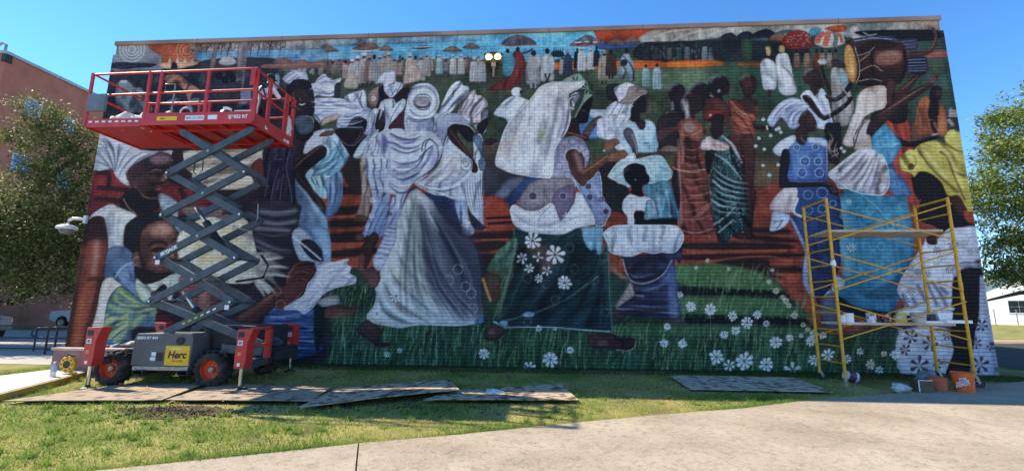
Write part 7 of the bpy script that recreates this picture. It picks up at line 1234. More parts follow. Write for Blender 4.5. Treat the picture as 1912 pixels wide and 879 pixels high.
cup = thing('fallen_paint_bucket', (7.62, 11.75, .12), 'small white paint bucket with dark purple label lying tipped over under the scaffold', 'bucket')
b = MB().lathe([(.001, 0), (.10, 0), (.125, .26), (.13, .26), (.13, .28), (.115, .28), (.095, .02), (.001, .02)], (0, 0, 0), 'X', 20); b.v = [(7.50 + x * .92 - z * -.3, 11.75 + y, .14 + z + x * -.25 + .03) for x, y, z in b.v]; b.build('shell', mat('cup_white', (.6, .62, .66), .5), cup, smooth=True)
b = MB().lathe([(.108, .06), (.123, .22)], (0, 0, 0), 'X', 20); b.v = [(7.50 + x * .92 - z * -.3, 11.75 + y * 1.03, .14 + z * 1.03 + x * -.25 + .03) for x, y, z in b.v]; b.build('paper_label', mat('plum_label', (.05, .025, .06), .6, col2=(.25, .08, .1), scale=10), cup, smooth=True)

# ======================= plywood sheets =======================
m_ply = mat('plywood', (.46, .34, .22), .95, col2=(.085, .058, .038), scale=6, bump=.6, bscale=40, detail=12, thr=(.46, .60))
m_ply2 = mat('plywood_dry', (.36, .265, .175), .95, col2=(.09, .065, .045), scale=5, bump=.7, bscale=40, detail=12, thr=(.50, .66))
def board(q, z, m, label, warp=.03, seed=0):
    rr = random.Random(seed); n, k = 12, 6; V, F = [], []
    for s_ in (0, 1):
        for j in range(k + 1):
            for i in range(n + 1):
                u, v = i / n, j / k
                x = (q[0][0] * (1 - u) + q[1][0] * u) * (1 - v) + (q[3][0] * (1 - u) + q[2][0] * u) * v
                y = (q[0][1] * (1 - u) + q[1][1] * u) * (1 - v) + (q[3][1] * (1 - u) + q[2][1] * u) * v
                zz = (z[0] * (1 - u) + z[1] * u) * (1 - v) + (z[3] * (1 - u) + z[2] * u) * v + warp * math.sin(3.2 * u + seed) * math.cos(2.1 * v + seed)
                V.append((x + .012 * math.sin(41 * v + seed) * (u in (0, 1)), y + .012 * math.sin(57 * u + seed) * (v in (0, 1)), zz + .014 * s_))
    N_ = (n + 1) * (k + 1)
    for s_ in (0, 1):
        for j in range(k):
            for i in range(n): a = s_ * N_ + j * (n + 1) + i; F.append((a, a + 1, a + n + 2, a + n + 1))
    per = [i for i in range(n + 1)] + [(j + 1) * (n + 1) - 1 for j in range(1, k + 1)] + [k * (n + 1) + i for i in range(n - 1, -1, -1)] + [j * (n + 1) for j in range(k - 1, 0, -1)]
    for a, b_ in zip(per, per[1:] + per[:1]): F.append((a, b_, b_ + N_, a + N_))
    return MB().add(V, F).build('plywood_sheet', m, label=label, cat='board', group='ground protection boards')
board([(-9.35, 7.45), (-6.75, 7.80), (-7.35, 9.75), (-9.1, 9.2)], [.05, .06, .03, .03], m_ply2, 'leftmost plywood board on the grass under the lift left wheel', .012, 1)
board([(-6.70, 7.82), (-4.05, 7.93), (-4.38, 9.42), (-7.1, 9.70)], [.06, .07, .03, .03], m_ply2, 'dusty plywood board under the right front outrigger of the lift', .015, 2)
board([(-4.02, 7.40), (-1.58, 8.94), (-2.05, 10.25), (-4.2, 9.30)], [.07, .13, .12, .05], m_ply, 'tilted plywood board overlapping its neighbour at the middle of the row', .02, 3)
board([(-2.11, 8.24), (.73, 8.55), (.44, 10.0), (-1.75, 9.45)], [.06, .07, .09, .05], m_ply, 'dark stained plywood board with a small bottle lying on it', .02, 4)
board([(3.21, 10.0), (6.09, 9.96), (6.35, 11.9), (3.30, 12.0)], [.05, .05, .04, .05], mat('plywood_grey', (.50, .39, .27), .95, col2=(.15, .105, .07), scale=4.5, bump=.4, detail=12, thr=(.48, .60)), 'lone plywood board lying on the shaded grass right of centre', .012, 5)
# ======================= lamp and camera on the wall =======================
lamp = thing('flood_light', (-1.46, 12.95, 9.2), 'lit twin flood light on a bracket high on the mural wall', 'wall lamp')
m_brass = mat('brass_housing', (.32, .24, .10), .4, metal=.5, var=.25, scale=14)
MB().box(-1.74, -1.18, 12.80, 12.98, 9.43, 9.67).build('housing', m_brass, lamp, bevel=.02)
MB().prism([(-1.62, 9.67), (-1.30, 9.67), (-1.36, 9.74), (-1.56, 9.74)], 'Y', 12.82, 12.96).build('hood', m_dark, lamp, bevel=.01)
m_glow = mat('lamp_glow', (1, .9, .6), .5, var=0, emit=((1.0, .78, .38), 6.0))
for x in (-1.60, -1.32):
    b = MB().lathe([(.001, -.03), (.05, -.025), (.085, 0), (.10, .02)], (x, 12.79, 9.55), 'Y', 18).build('lamp_lens', m_glow, lamp, smooth=True)
    MB().lathe([(.098, -.01), (.115, -.03), (.12, .02)], (x, 12.79, 9.55), 'Y', 18).build('reflector_ring', m_brass, lamp, smooth=True)
for x in (-1.72, -1.20): MB().box(x - .03, x + .03, 12.79, 12.84, 9.60, 9.68).build('clamp', m_dark, lamp)
MB().box(-1.53, -1.39, 12.86, 12.97, 9.28, 9.43).build('junction_box', mat('pale_box', (.5, .42, .3), .6), lamp, bevel=.01)
MB().tube((-1.46, 12.94, 8.95), (-1.46, 12.94, 9.28), .035, 10).tube((-1.46, 12.94, 9.1), (-1.46, 13.06, 9.1), .02, 8).build('conduit', mat('conduit', (.36, .20, .16), .6), lamp, smooth=True)
cctv = thing('security_camera', (-14.6, 12.96, 4.1), 'white dome security camera on a curved arm at the left corner of the wall', 'camera')
m_cw = mat('camera_white', (.66, .66, .66), .4, var=.04)
MB().path([(-14.6, 13.02, 4.40), (-14.72, 12.95, 4.42), (-14.9, 12.9, 4.42), (-15.02, 12.9, 4.36), (-15.05, 12.9, 4.25), (-15.05, 12.9, 4.18)], .045, 10).build('arm', m_cw, cctv, smooth=True)
MB().lathe([(.001, .10), (.12, .09), (.24, .045), (.27, .0), (.26, -.05), (.001, -.05)], (-15.05, 12.9, 4.12), 'Z', 24).build('hood', m_cw, cctv, smooth=True)
MB().lathe([(.19, -.05), (.185, -.11), (.13, -.19), (.001, -.22)], (-15.05, 12.9, 4.12), 'Z', 22).build('dome', mat('smoke_dome', (.10, .10, .10), .1, col2=(.25, .24, .23), scale=4), cctv, smooth=True)
MB().box(-14.64, -14.56, 12.98, 13.06, 4.28, 4.54).build('mount', m_cw, cctv)

# ======================= person on the lift =======================
def skinned(name, chains, m, parent, levels=2):
    """one continuous surface grown round joined chains of (x, y, z, radius)"""
    vs_, es, idx = [], [], {}
    for ch in chains:
        prev = None
        for p in ch:
            key = tuple(round(c, 4) for c in p[:3])
            if key not in idx: idx[key] = len(vs_); vs_.append(p)
            if prev is not None: es.append((prev, idx[key]))
            prev = idx[key]
    of = offs(parent) if parent else Vector()
    me = bpy.data.meshes.new(name); me.from_pydata([(p[0] - of.x, p[1] - of.y, p[2] - of.z) for p in vs_], es, [])
    o = bpy.data.objects.new(name, me); COL.link(o)
    o.modifiers.new('skin', 'SKIN').use_smooth_shade = True
    for v, p in zip(me.skin_vertices[0].data, vs_): v.radius = (p[3], p[4] if len(p) > 4 else p[3])
    me.skin_vertices[0].data[0].use_root = True
    ss = o.modifiers.new('sub', 'SUBSURF'); ss.levels = ss.render_levels = levels
    dg = bpy.context.evaluated_depsgraph_get(); m2 = bpy.data.meshes.new_from_object(o.evaluated_get(dg)); o.modifiers.clear(); o.data = m2; m2.name = name
    m2.materials.clear(); m2.materials.append(m)
    if parent: o.parent = parent
    return o
px_, py_, pz_ = -7.33, 10.55, ZD + .05
def Q(x, y, z, r, r2=None): return (px_ + x, py_ + y, pz_ + z, r, r2 or r)
per = thing('person', (px_, py_, pz_), 'person in black cap, pale shirt and dark harness painting from the lift platform', 'person')
m_skin = mat('skin', (.075, .038, .025), .55, var=.08)
sp = [Q(0, 0, .92, .15, .11), Q(0, .01, 1.08, .14, .10), Q(.02, .02, 1.24, .165, .115), Q(.03, .04, 1.38, .15, .10), Q(.05, .06, 1.47, .06), Q(.07, .08, 1.55, .058), Q(.08, .10, 1.63, .085, .095), Q(.08, .10, 1.72, .08, .09)]
legs = [[sp[0], Q(-.09, 0, .82, .095), Q(-.10, -.02, .48, .066), Q(-.10, .02, .09, .042), Q(-.09, .12, .035, .04), Q(-.08, .2, .03, .03)], [sp[0], Q(.09, 0, .82, .095), Q(.11, .0, .48, .066), Q(.12, .04, .09, .042), Q(.14, .14, .035, .04), Q(.15, .22, .03, .03)]]
ra = [sp[3], Q(.19, .06, 1.36, .062), Q(.33, .22, 1.12, .048), Q(.50, .42, 1.02, .034), Q(.56, .50, 1.02, .036, .022), Q(.60, .55, 1.01, .03, .016)]
la = [sp[3], Q(-.13, .04, 1.36, .062), Q(-.22, .10, 1.08, .048), Q(-.08, .30, .98, .034), Q(-.02, .37, 1.0, .036, .022), Q(.02, .41, 1.0, .03, .016)]
fing = []
for h, dirx in ((ra[-1], (.05, .05)), (la[-1], (.05, .04))):
    for k in range(4): fing.append([h, (h[0] + dirx[0] * .5, h[1] + dirx[1] * .5, h[2] + .015 - .012 * k, .010, .010), (h[0] + dirx[0] * (1 - .1 * abs(k - 1)), h[1] + dirx[1] * (1 - .1 * abs(k - 1)), h[2] - .02 - .012 * k, .008, .008)])
body = skinned('body', [sp] + legs + [ra, la] + fing, m_skin, per)
sc_ = lambda ch, k: [(*p[:3], p[3] * k, p[4] * k) for p in ch]
skinned('shirt', [sc_(sp[:4], 1.13), sc_([sp[3], ra[1], ra[2]], 1.2), sc_([sp[3], la[1], la[2]], 1.2)], mat('shirt_cloth', (.68, .70, .72), .9, col2=(.12, .13, .15), scale=5, thr=(.56, .62)), per)
skinned('trousers', [sc_([sp[1], sp[0]], 1.15), sc_(legs[0][:4], 1.18), sc_(legs[1][:4], 1.18)], mat('trousers_cloth', (.018, .018, .02), .9), per)
MB().lathe([(.102, 0), (.104, .03), (.09, .085), (.05, .115), (.001, .12)], (px_ + .08, py_ + .10, pz_ + 1.685), 'Z', 18).box(px_ + .02, px_ + .14, py_ + .18, py_ + .28, pz_ + 1.68, pz_ + 1.695).build('cap', mat('cap_cloth', (.02, .02, .022), .9), per, smooth=True)
MB().path([(px_ - .12, py_ - .12, pz_ + 1.0), (px_ - .05, py_ - .14, pz_ + 1.2), (px_ + .06, py_ - .10, pz_ + 1.42), (px_ + .1, py_ + .02, pz_ + 1.5)], .022, 6).build('harness_strap', m_dark, per, smooth=True)
MB().path([(px_ + .15, py_ - .12, pz_ + 1.0), (px_ + .08, py_ - .14, pz_ + 1.2), (px_ - .02, py_ - .10, pz_ + 1.42), (px_ - .06, py_ + .02, pz_ + 1.5)], .022, 6).build('harness_strap', m_dark, per, smooth=True)
MB().path([(px_ - .02, py_ - .18, pz_ + 1.15), (px_ + .04, py_ - .22, pz_ + .9), (px_ - .02, py_ - .2, pz_ + .55), (px_ + .05, py_ - .2, pz_ + .2)], .025, 6).build('lanyard', mat('lanyard', (.35, .36, .36), .8), per, smooth=True)
tray = thing('hanging_rag', (-6.84, 10.95, 6.3), 'white cloth bundle hanging inside the right end gate of the lift', 'cloth')
lump('rag', (0, 0, 0), (.10, .12, .30), m_rag, None, None, 21).parent = tray

# ======================= left surroundings =======================
m_fb = mat('far_brick', (.36, .125, .085), .92, col2=(.44, .17, .12), scale=1.2, bump=.1)
rb = thing('brick_building', (-50, 50, 0), 'large reddish brown brick building with small blue windows behind the left tree', 'building')
RX, RY, RZ = -37.07, 26.0, 18.8
MB().box(-90, RX, RY, 110, -.2, RZ).build('wall', m_fb, rb)
MB().box(-90.2, RX + .15, RY - .15, 110, RZ, RZ + .22).build('roof_edge', mat('roof_metal', (.35, .38, .42), .5), rb)
MB().path([(RX - .3, RY + .1, RZ + .2), (RX - .3, RY + .1, RZ + .8), (RX - .6, RY + .1, RZ + .95), (RX - .9, RY + .1, RZ + .75)], .08, 8).build('roof_pipe', m_steel, rb, smooth=True)
MB().box(RX - .2, RX + .12, RY - .1, RY + .3, RZ - .55, RZ - .02).build('scupper', m_dark, rb)
m_glass = mat('sky_glass', (.05, .16, .34), .04, var=.1, metal=.0, spec=1.0, scale=.5)
m_wf = mat('window_frame', (.5, .52, .55), .5)
for y0, y1, z0, z1 in ((27.6, 28.55, 15.2, 16.4), (30.3, 30.9, 15.05, 16.05), (33.4, 34.3, 15.1, 16.3), (27.5, 28.5, 10.9, 12.1), (30.3, 31.3, 10.6, 11.8), (27.5, 28.4, 6.6, 7.8), (33.4, 34.3, 10.8, 12), (30.3, 31.3, 6.5, 7.7)):
    wf = MB().box(RX + .0, RX + .05, y0 - .08, y1 + .08, z0 - .08, z0).box(RX, RX + .05, y0 - .08, y1 + .08, z1, z1 + .08).box(RX, RX + .05, y0 - .08, y0, z0, z1).box(RX, RX + .05, y1, y1 + .08, z0, z1).build('window', m_wf, rb)
    MB().box(RX - .1, RX + .02, y0, y1, z0, z1).build('pane', m_glass, wf)

def leaf_cloud(blobs, n, size, cols, seed, up_bias=.7):
    r = np.random.RandomState(seed); B = np.array([b[:3] for b in blobs]); Rr = np.array([b[3:6] if len(b) > 4 else (b[3],) * 3 for b in blobs], float)
    wgt = (Rr.prod(1)) ** (2 / 3); k = r.choice(len(blobs), n, p=wgt / wgt.sum())
    d = r.normal(size=(n, 3)); d /= np.linalg.norm(d, axis=1, keepdims=True); rad = r.uniform(.25, 1, n) ** .45
    lump_ = 1 + .22 * np.sin(d[:, 0] * 7 + k) * np.sin(d[:, 1] * 6 + 2 * k) + .18 * np.sin(d[:, 2] * 9 + k * 1.7)
    c = B[k] + d * (rad * lump_)[:, None] * Rr[k]
    # twigs: leaves gather round small clusters
    q = r.normal(scale=size * 1.6, size=(n // 7 + 1, 3)); c = c[(np.arange(n) // 22) * 22 % n] + r.normal(scale=.15, size=(n, 3))
    nrm = r.normal(size=(n, 3)) + np.array([0, 0, up_bias * 2]); nrm /= np.linalg.norm(nrm, axis=1, keepdims=True)
    t = np.cross(nrm, r.normal(size=(n, 3))); t /= np.linalg.norm(t, axis=1, keepdims=True); b = np.cross(nrm, t)
    s = size * r.uniform(.6, 1.3, n)[:, None]
    V = np.stack([c - t * s, c + b * s * .45, c + t * s, c - b * s * .45], 1).reshape(-1, 3)
    F = np.arange(n * 4).reshape(-1, 4)
    C = np.array(cols)[r.randint(len(cols), size=n)] * r.uniform(.7, 1.3, (n, 1)); return V, F, np.repeat(C, 4, 0)
m_leaf = attr_mat('leaf', 'tint', .55, trans=.42, spec=.35); m_bark = mat('bark', (.07, .055, .045), .95, var=.3, scale=12, bump=.8)
OAK = [(.085, .115, .026), (.12, .14, .036), (.06, .085, .02), (.10, .12, .03), (.22, .23, .08), (.34, .33, .15)]  # the palest tints paint sunlit highlights into the leaves
def tree(label, base, trunk, limbs, blobs, n, size, cols, seed, name='oak_tree'):
    t = thing(name, base, label, 'tree', None)
    MB().path(trunk, [.34 - .2 * i / (len(trunk) - 1) for i in range(len(trunk))], 12).build('trunk', m_bark, t, smooth=True)
    for l_ in limbs: MB().path(l_, [.15 - .11 * i / (len(l_) - 1) for i in range(len(l_))], 8).build('limb', m_bark, t, smooth=True)
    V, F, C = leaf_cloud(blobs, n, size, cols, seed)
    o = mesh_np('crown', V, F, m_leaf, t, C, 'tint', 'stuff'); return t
tree('large oak with small leaves, some tinted sunlit pale, left of the mural wall', (-27.2, 18.6, 0), [(-27.2, 18.6, 0), (-27.0, 18.6, 1.6), (-26.2, 18.7, 3.5), (-24.6, 18.8, 6), (-22.8, 18.7, 9)],
     [[(-25.8, 18.6, 4.2), (-22.8, 18.0, 5), (-20.2, 17.6, 7)], [(-26.2, 18.6, 3.6), (-27, 18.2, 5), (-28, 18, 6)], [(-24.8, 18.7, 5.7), (-23, 18.4, 8), (-22.6, 18, 10.6)], [(-26.4, 18.6, 3.2), (-22.5, 17.8, 3.8), (-20, 17.4, 3.2)], [(-24.6, 18.6, 6), (-21.6, 18, 8.0), (-19.8, 18, 9)]],
     [(-23.0, 17.6, 5.6, 2.6, 1.9, 1.9), (-20.6, 17.6, 5.2, 1.9, 1.6, 1.8), (-25.6, 17.8, 5.4, 2.6, 1.9, 2.2), (-21.2, 17.6, 7.6, 1.7, 1.4, 1.0), (-22.8, 17.5, 10.2, 1.2, .9, .75), (-21.7, 17.6, 9.4, 1.3, 1.0, .8), (-20.3, 17.8, 8.9, 1.0, .8, 1.0), (-23.6, 17.6, 9.1, .8, .6, .5), (-24.0, 17.6, 3.2, 3.2, 1.9, 1.4), (-20.6, 17.4, 3.2, 1.8, 1.6, 1.3), (-19.4, 18, 6.4, 1.0, 1.2, 2.6), (-28, 18, 6.6, 2, 2, 2.4), (-22.6, 16.9, 4.2, 3.0, 1.2, 1.6)], 90000, .064, OAK, 3)
tree('dark leafy tree behind the oak, in the shade of the brick building', (-38.5, 25, 0), [(-38.5, 25, 0), (-38.3, 25, 3), (-37, 25.5, 6)], [[(-38.4, 25, 2.5), (-34, 26, 4.0), (-28, 26, 4.8)]],
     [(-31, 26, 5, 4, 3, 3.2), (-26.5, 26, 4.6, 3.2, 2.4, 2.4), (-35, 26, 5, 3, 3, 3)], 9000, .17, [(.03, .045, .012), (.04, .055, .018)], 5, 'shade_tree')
GRN = [(.12, .18, .03), (.16, .22, .04), (.08, .12, .026), (.28, .34, .07), (.38, .42, .13)]
tree('tall bright green tree right of the mural wall', (22.8, 19.2, 0), [(22.8, 19.2, 0), (22.7, 19.1, 1.8), (22.5, 19.0, 4), (22.2, 18.9, 8)],
     [[(22.7, 19.1, 2.2), (20.5, 18.8, 2.55), (18.6, 18.4, 2.45), (17.2, 18.2, 2.15)], [(22.6, 19, 3.5), (20.6, 18.6, 5.4), (18.8, 18.2, 7)], [(22.4, 19, 5), (21, 18.6, 8), (19.8, 18.4, 10)], [(20.5, 18.8, 2.55), (19.6, 18.4, 3.6), (18.4, 18.2, 4.4)]],
     [(20.2, 18.2, 8.8, 1.9, 1.6, 1.7), (19.0, 18.0, 6.9, 1.5, 1.5, 1.6), (21.6, 18.4, 6.4, 2.2, 1.6, 2.4), (19.3, 18.0, 5.0, 1.7, 1.5, 1.4), (21.6, 18.2, 9.8, 1.6, 1.3, 1.0), (18.1, 18.0, 8.0, .6, .5, .5), (18.3, 18.0, 4.0, 1.0, 1.1, .9), (20.9, 18.4, 4.0, 1.8, 1.3, 1.1), (23.8, 18.6, 7.6, 2.4, 2, 3.2), (18.7, 18.1, 9.5, .8, .5, .35), (17.6, 18.0, 6.2, .8, .8, 1.2), (17.9, 18.0, 3.2, .8, .8, .5), (19.6, 18.0, 3.1, 1.4, 1.0, .6)], 80000, .066, GRN, 7, 'green_tree')
for i, (x, y, h, w_, lb) in enumerate(((72, 86, 9, 5, 'leafy tree standing behind the white house'), (88, 92, 11, 6, 'far tree at the right edge beyond the white house'), (50, 104, 9, 6, 'hazy tree line tree left of the white house'))):
    tree(lb, (x, y, 0), [(x, y, 0), (x, y, 2), (x, y, h * .6)], [[(x, y, 2.5), (x - 2, y, h * .6)]], [(x, y, h * .62, w_, w_, h * .36), (x - w_ * .5, y, h * .5, w_ * .6, w_ * .6, h * .25)], 5000, .3, GRN, 20 + i, 'street_tree')
# ======================= walkway, planter, rails, cars at the left =======================
wk = thing('walkway', (-11, 8.5, 0), None, None); tag(wk, kind='structure')
m_walk = mat('walkway_concrete', (.50, .46, .40), .9, var=.12, scale=2, bump=.15)
kerb = [(-8.6, 5.2), (-9.75, 7.70), (-10.45, 9.3), (-11.05, 10.46)]; inner = [(-12.02, 10.46), (-12.1, 9.4), (-14.5, 7.4), (-18, 5.2)]
MB().prism(kerb + inner, 'Z', 0, .14).build('slab', m_walk, wk)
ky = MB()
for a, b_ in zip(kerb, kerb[1:]): ky.beam((a[0] + .035, a[1], .066), (b_[0] + .035, b_[1], .066), .055, .13)
for k, (a, b_) in enumerate(zip(kerb, kerb[1:])): MB().beam((a[0] + .035, a[1], .066), (b_[0] + .035, b_[1], .066), .055, .13).build('kerb', mat('kerb_yellow', (.55, .33, .03), .8, col2=(.30, .24, .12), scale=7), wk)
pl = thing('planter_wall', (-10.9, 11.6, 0), 'low pinkish brown planter wall behind the lift at the mural left corner', 'planter')
m_pink = mat('planter_render', (.26, .15, .13), .9, var=.12, scale=5, bump=.1)
MB().box(-12.05, -9.72, 10.5, 10.62, -.1, .60).box(-12.05, -11.93, 10.62, 13.0, -.1, .60).box(-9.84, -9.72, 10.62, 13.0, -.1, .66).build('wall', m_pink, pl); MB().box(-12.08, -9.69, 10.46, 10.68, .602, .66).build('cap', mat('planter_cap', (.50, .36, .31), .9), pl, bevel=.01); MB().box(-11.92, -9.85, 10.7, 12.9, .3, .55).build('soil', m_dirt, pl)
lump('black_sack', (-10.2, 10.9, .58), (.35, .18, .16), m_dark, 'black sack lying on the planter wall behind the lift left wheel', 'sack', 31); lump('grey_rag', (-10.75, 10.85, .58), (.14, .12, .10), mat('grey_rag', (.28, .29, .31), .9), 'small grey rag beside the black sack on the planter wall', 'rag', 32)
cr = thing('cable_reel', (-10.98, 9.95, .14), 'yellow round cable reel on the walkway beside the lift left outrigger', 'cable reel')
m_ry = mat('reel_yellow', (.66, .36, .02), .5, var=.1)
MB().lathe([(.08, -.05), (.17, -.05), (.19, -.03), (.19, .03), (.17, .05), (.08, .05)], (-10.98, 9.95, .35), 'Y', 24).build('drum', m_ry, cr, smooth=True); MB().lathe([(.001, -.058), (.085, -.058), (.09, -.03)], (-10.98, 9.95, .35), 'Y', 18).build('hub', m_dark, cr)
for k in range(8): a = 2 * math.pi * k / 8; MB().lathe([(.001, -.056), (.018, -.056), (.018, -.04)], (-10.98 + .135 * math.cos(a), 9.95, .35 + .135 * math.sin(a)), 'Y', 8).build('rivet', m_dark, cr)
MB().path([(-10.9, 9.95, .16), (-10.75, 9.9, .16), (-10.6, 9.8, .17)], .03, 6).build('stand', m_ry, cr); MB().path([(-11.1, 9.95, .50), (-10.98, 9.9, .57), (-10.84, 9.95, .52)], .018, 6).build('handle', m_dark, cr)
def bottle(x, y, z, label, lying=False):
    t = thing('water_bottle', (x, y, z), label, 'bottle')
    m_pet = mat('bottle_plastic', (.55, .60, .66), .08, var=.05, alpha=.55); prof = [(.001, 0), (.033, .0), (.036, .02), (.034, .06), (.036, .07), (.034, .11), (.036, .12), (.036, .15), (.016, .195), (.014, .21), (.001, .21)]
    b = MB().lathe([(r_ * 1.5, h * 1.4) for r_, h in prof], (0, 0, 0), 'Z', 16); c = MB().lathe([(.024, .29), (.024, .32), (.001, .32)], (0, 0, 0), 'Z', 12); lb = MB().lathe([(.056, .10), (.056, .17)], (0, 0, 0), 'Z', 16)
    for q in (b, c, lb): q.v = [(x + (h if lying else u), y + v, z + (u + .05 if lying else h)) for u, v, h in q.v]
    b.build('body', m_pet, t, smooth=True); c.build('cap', m_white, t); lb.build('wrap', mat('bottle_wrap', (.35, .5, .66), .4), t, smooth=True)
bottle(-10.82, 9.5, .142, 'clear water bottle standing on the walkway left of the cable reel'); bottle(-1.02, 8.75, .10, 'small clear water bottle lying on the dark stained board', True)
m_blk = mat('rail_black', (.018, .018, .02), .5)
hr = thing('handrail', (-16.6, 14.5, 0), 'black steel handrail with rounded end beside the parking lot', 'handrail')
MB().path([(-14.9, 14.5, .95), (-16.4, 14.5, .93), (-17.35, 14.5, .89), (-17.55, 14.5, .80), (-17.55, 14.5, .66), (-17.38, 14.5, .56), (-16.7, 14.5, .56), (-14.9, 14.5, .58)], .032, 8).build('top_rail', m_blk, hr, smooth=True)
for x in (-16.95, -16.62): MB().tube((x, 14.5, -.1), (x, 14.5, .92), .03, 8).build('post', m_blk, hr)
for z in (.34, .16): MB().tube((-17.0, 14.5, z), (-14.9, 14.5, z + .06), .018, 8).build('lower_rail', m_blk, hr)
lr = thing('ramp_railing', (-22, 15.6, 0), 'long black two bar railing running left from the rounded handrail', 'railing')
for z0, z1 in ((.88, .92), (.42, .50), (.04, .12)): MB().tube((-30, 16.2, z0), (-15.0, 15.2, z1), .025, 8).build('rail', m_blk, lr)
for x in (-29, -25.5, -22, -18.5): MB().tube((x, 15.2 + (-15 - x) / 15, -.1), (x, 15.2 + (-15 - x) / 15, .92), .028, 8).build('post', m_blk, lr)
def vehicle(name, x, y, ang, col, label, pickup=True):
    """front points to local -x"""
    t = thing(name, (x, y, 0), label, 'truck' if pickup else 'car'); s0 = {}
    m = mat('paint_' + name, col, .25, var=.03, spec=.6)
    def put(b, nm, mm, par=t, **k): b.turn(ang); b.v = [(x + a, y + c, d) for a, c, d in b.v]; return b.build(nm, mm, par, **k)
    prof = [(-2.75, .55), (-2.78, .95), (-2.65, 1.16), (-1.35, 1.26), (-.75, 1.84), (.9, 1.86), (1.15, 1.30), (2.85, 1.30), (2.88, .6), (2.3, .45), (-2.3, .42)] if pickup else [(-2.35, .5), (-2.40, .85), (-2.25, 1.08), (-1.25, 1.18), (-.6, 1.66), (1.6, 1.70), (2.25, 1.2), (2.35, .6), (2, .4), (-2, .4)]
    body_ = put(MB().prism(prof, 'Y', -.98, .98), 'body', m, bevel=.05)
    w0, w1 = (prof[3], prof[4])
    g = m_glass2
    put(MB().prism([(-1.12, 1.32), (-.66, 1.76), (.8, 1.78), (1.0, 1.34)] if pickup else [(-1.0, 1.2), (-.5, 1.6), (1.45, 1.62), (1.95, 1.22)], 'Y', -.992, .992), 'side_windows', g)
    put(MB().add([(-1.34 if pickup else -1.24, -.85, 1.27 if pickup else 1.19), (-1.34 if pickup else -1.24, .85, 1.27 if pickup else 1.19), (-.78 if pickup else -.63, .78, 1.835 if pickup else 1.655), (-.78 if pickup else -.63, -.78, 1.835 if pickup else 1.655)], [(0, 1, 2, 3)]), 'windscreen', g)
    L_ = 2.78 if pickup else 2.40
    for sy in (-.72, .72): put(MB().box(-L_ - .02, -L_ + .25, sy - .22, sy + .22, .82, 1.02), 'headlight', m_chrome, bevel=.02)
    put(MB().box(-L_ - .025, -L_ + .1, -.48, .48, .72, 1.0), 'grille', m_dark); put(MB().box(-L_ - .08, -L_ + .2, -.95, .95, .45, .66), 'bumper', m_steel, bevel=.03)
    for wx in ((-1.75, 1.8) if pickup else (-1.5, 1.45)):
        for sy in (-1, 1):
            wr = put(MB().lathe([(.2, -.12), (.36, -.13), (.40, -.08), (.40, .08), (.36, .13), (.2, .12)], (wx, sy * .90, .40), 'Y', 22), 'wheel', m_rubber, smooth=True)
            put(MB().lathe([(.001, -.11 * 1), (.12, -.10), (.24, -.13), (.24, .13), (.12, .10), (.001, .11)], (wx, sy * .90, .40), 'Y', 16), 'rim', m_steel, wr)
            put(MB().lathe([(.46, -.02), (.40, -.02), (.40, .02), (.46, .02)], (wx, sy * .965, .40), 'Y', 18, 0, math.pi), 'wheel_arch', m_dark)
m_glass2 = mat('car_glass', (.02, .025, .03), .05, spec=.8)
vehicle('pickup_truck', -32.0, 30.6, .0, (.55, .62, .70), 'white pickup truck half hidden behind the left edge of the mural wall')
vehicle('parked_car', -28.0, 19.7, math.pi * .93, (.45, .46, .47), 'silver car cut off by the left picture edge behind the railing', False)

# ======================= right surroundings =======================
hs_ = thing('white_house', (62, 66, 0), 'white gabled house with a wide window across the street at the right', 'house')
m_wh = mat('white_siding', (.72, .72, .70), .7, var=.05, scale=3); m_rf = mat('shingle_grey', (.34, .33, .32), .9, var=.2, scale=5)
HA, HC = math.radians(-52), (57.5, 62)
MB().box(56.0, 66, 62, 74, .0, 4.0).turn(HA, HC).build('wall', m_wh, hs_); MB().prism([(56, 4.0), (66, 4.0), (61, 6.4)], 'Y', 62.0, 74).turn(HA, HC).build('gable', m_wh, hs_)
for a, b_ in (((55.5, 3.75), (61, 6.5)), ((66.5, 3.75), (61, 6.5))): MB().prism([a, b_, (b_[0], b_[1] + .16), (a[0], a[1] + .16)], 'Y', 61.6, 74.4).turn(HA, HC).build('roof', m_rf, hs_)
def hwin(x0, x1, z0, z1, n):
    f_ = MB().box(x0 - .1, x1 + .1, 61.93, 62.0, z0 - .1, z0).box(x0 - .1, x1 + .1, 61.93, 62, z1, z1 + .1).box(x0 - .1, x0, 61.93, 62, z0, z1).box(x1, x1 + .1, 61.93, 62, z0, z1).turn(HA, HC).build('window', m_wh, hs_)
    w_ = (x1 - x0) / n
    for k in range(n):
        for za, zb in ((z0, (z0 + z1) / 2 - .03), ((z0 + z1) / 2 + .03, z1)): MB().box(x0 + k * w_ + .03, x0 + (k + 1) * w_ - .03, 61.96, 62.01, za, zb).turn(HA, HC).build('pane', m_glass2, f_)
hwin(60.0, 62.6, 1.5, 3.0, 3); hwin(57.2, 58.0, 1.6, 2.9, 1); hwin(63.8, 64.8, 1.6, 2.9, 1)
w2 = thing('white_shed', (54.5, 64, 0), 'small white shed with pitched roof left of the white house', 'shed')
MB().box(53, 56.2, 65, 70, .0, 3.0).turn(HA, (54, 66)).build('wall', m_wh, w2); MB().prism([(52.7, 3.0), (56.5, 3.0), (54.6, 4.3)], 'Y', 64.7, 70.2).turn(HA, (54, 66)).build('roof', mat('pale_roof', (.5, .5, .5), .8), w2)
bn = thing('green_bin', (59.6, 57.6, 0), 'green waste container in front of the white house', 'bin')
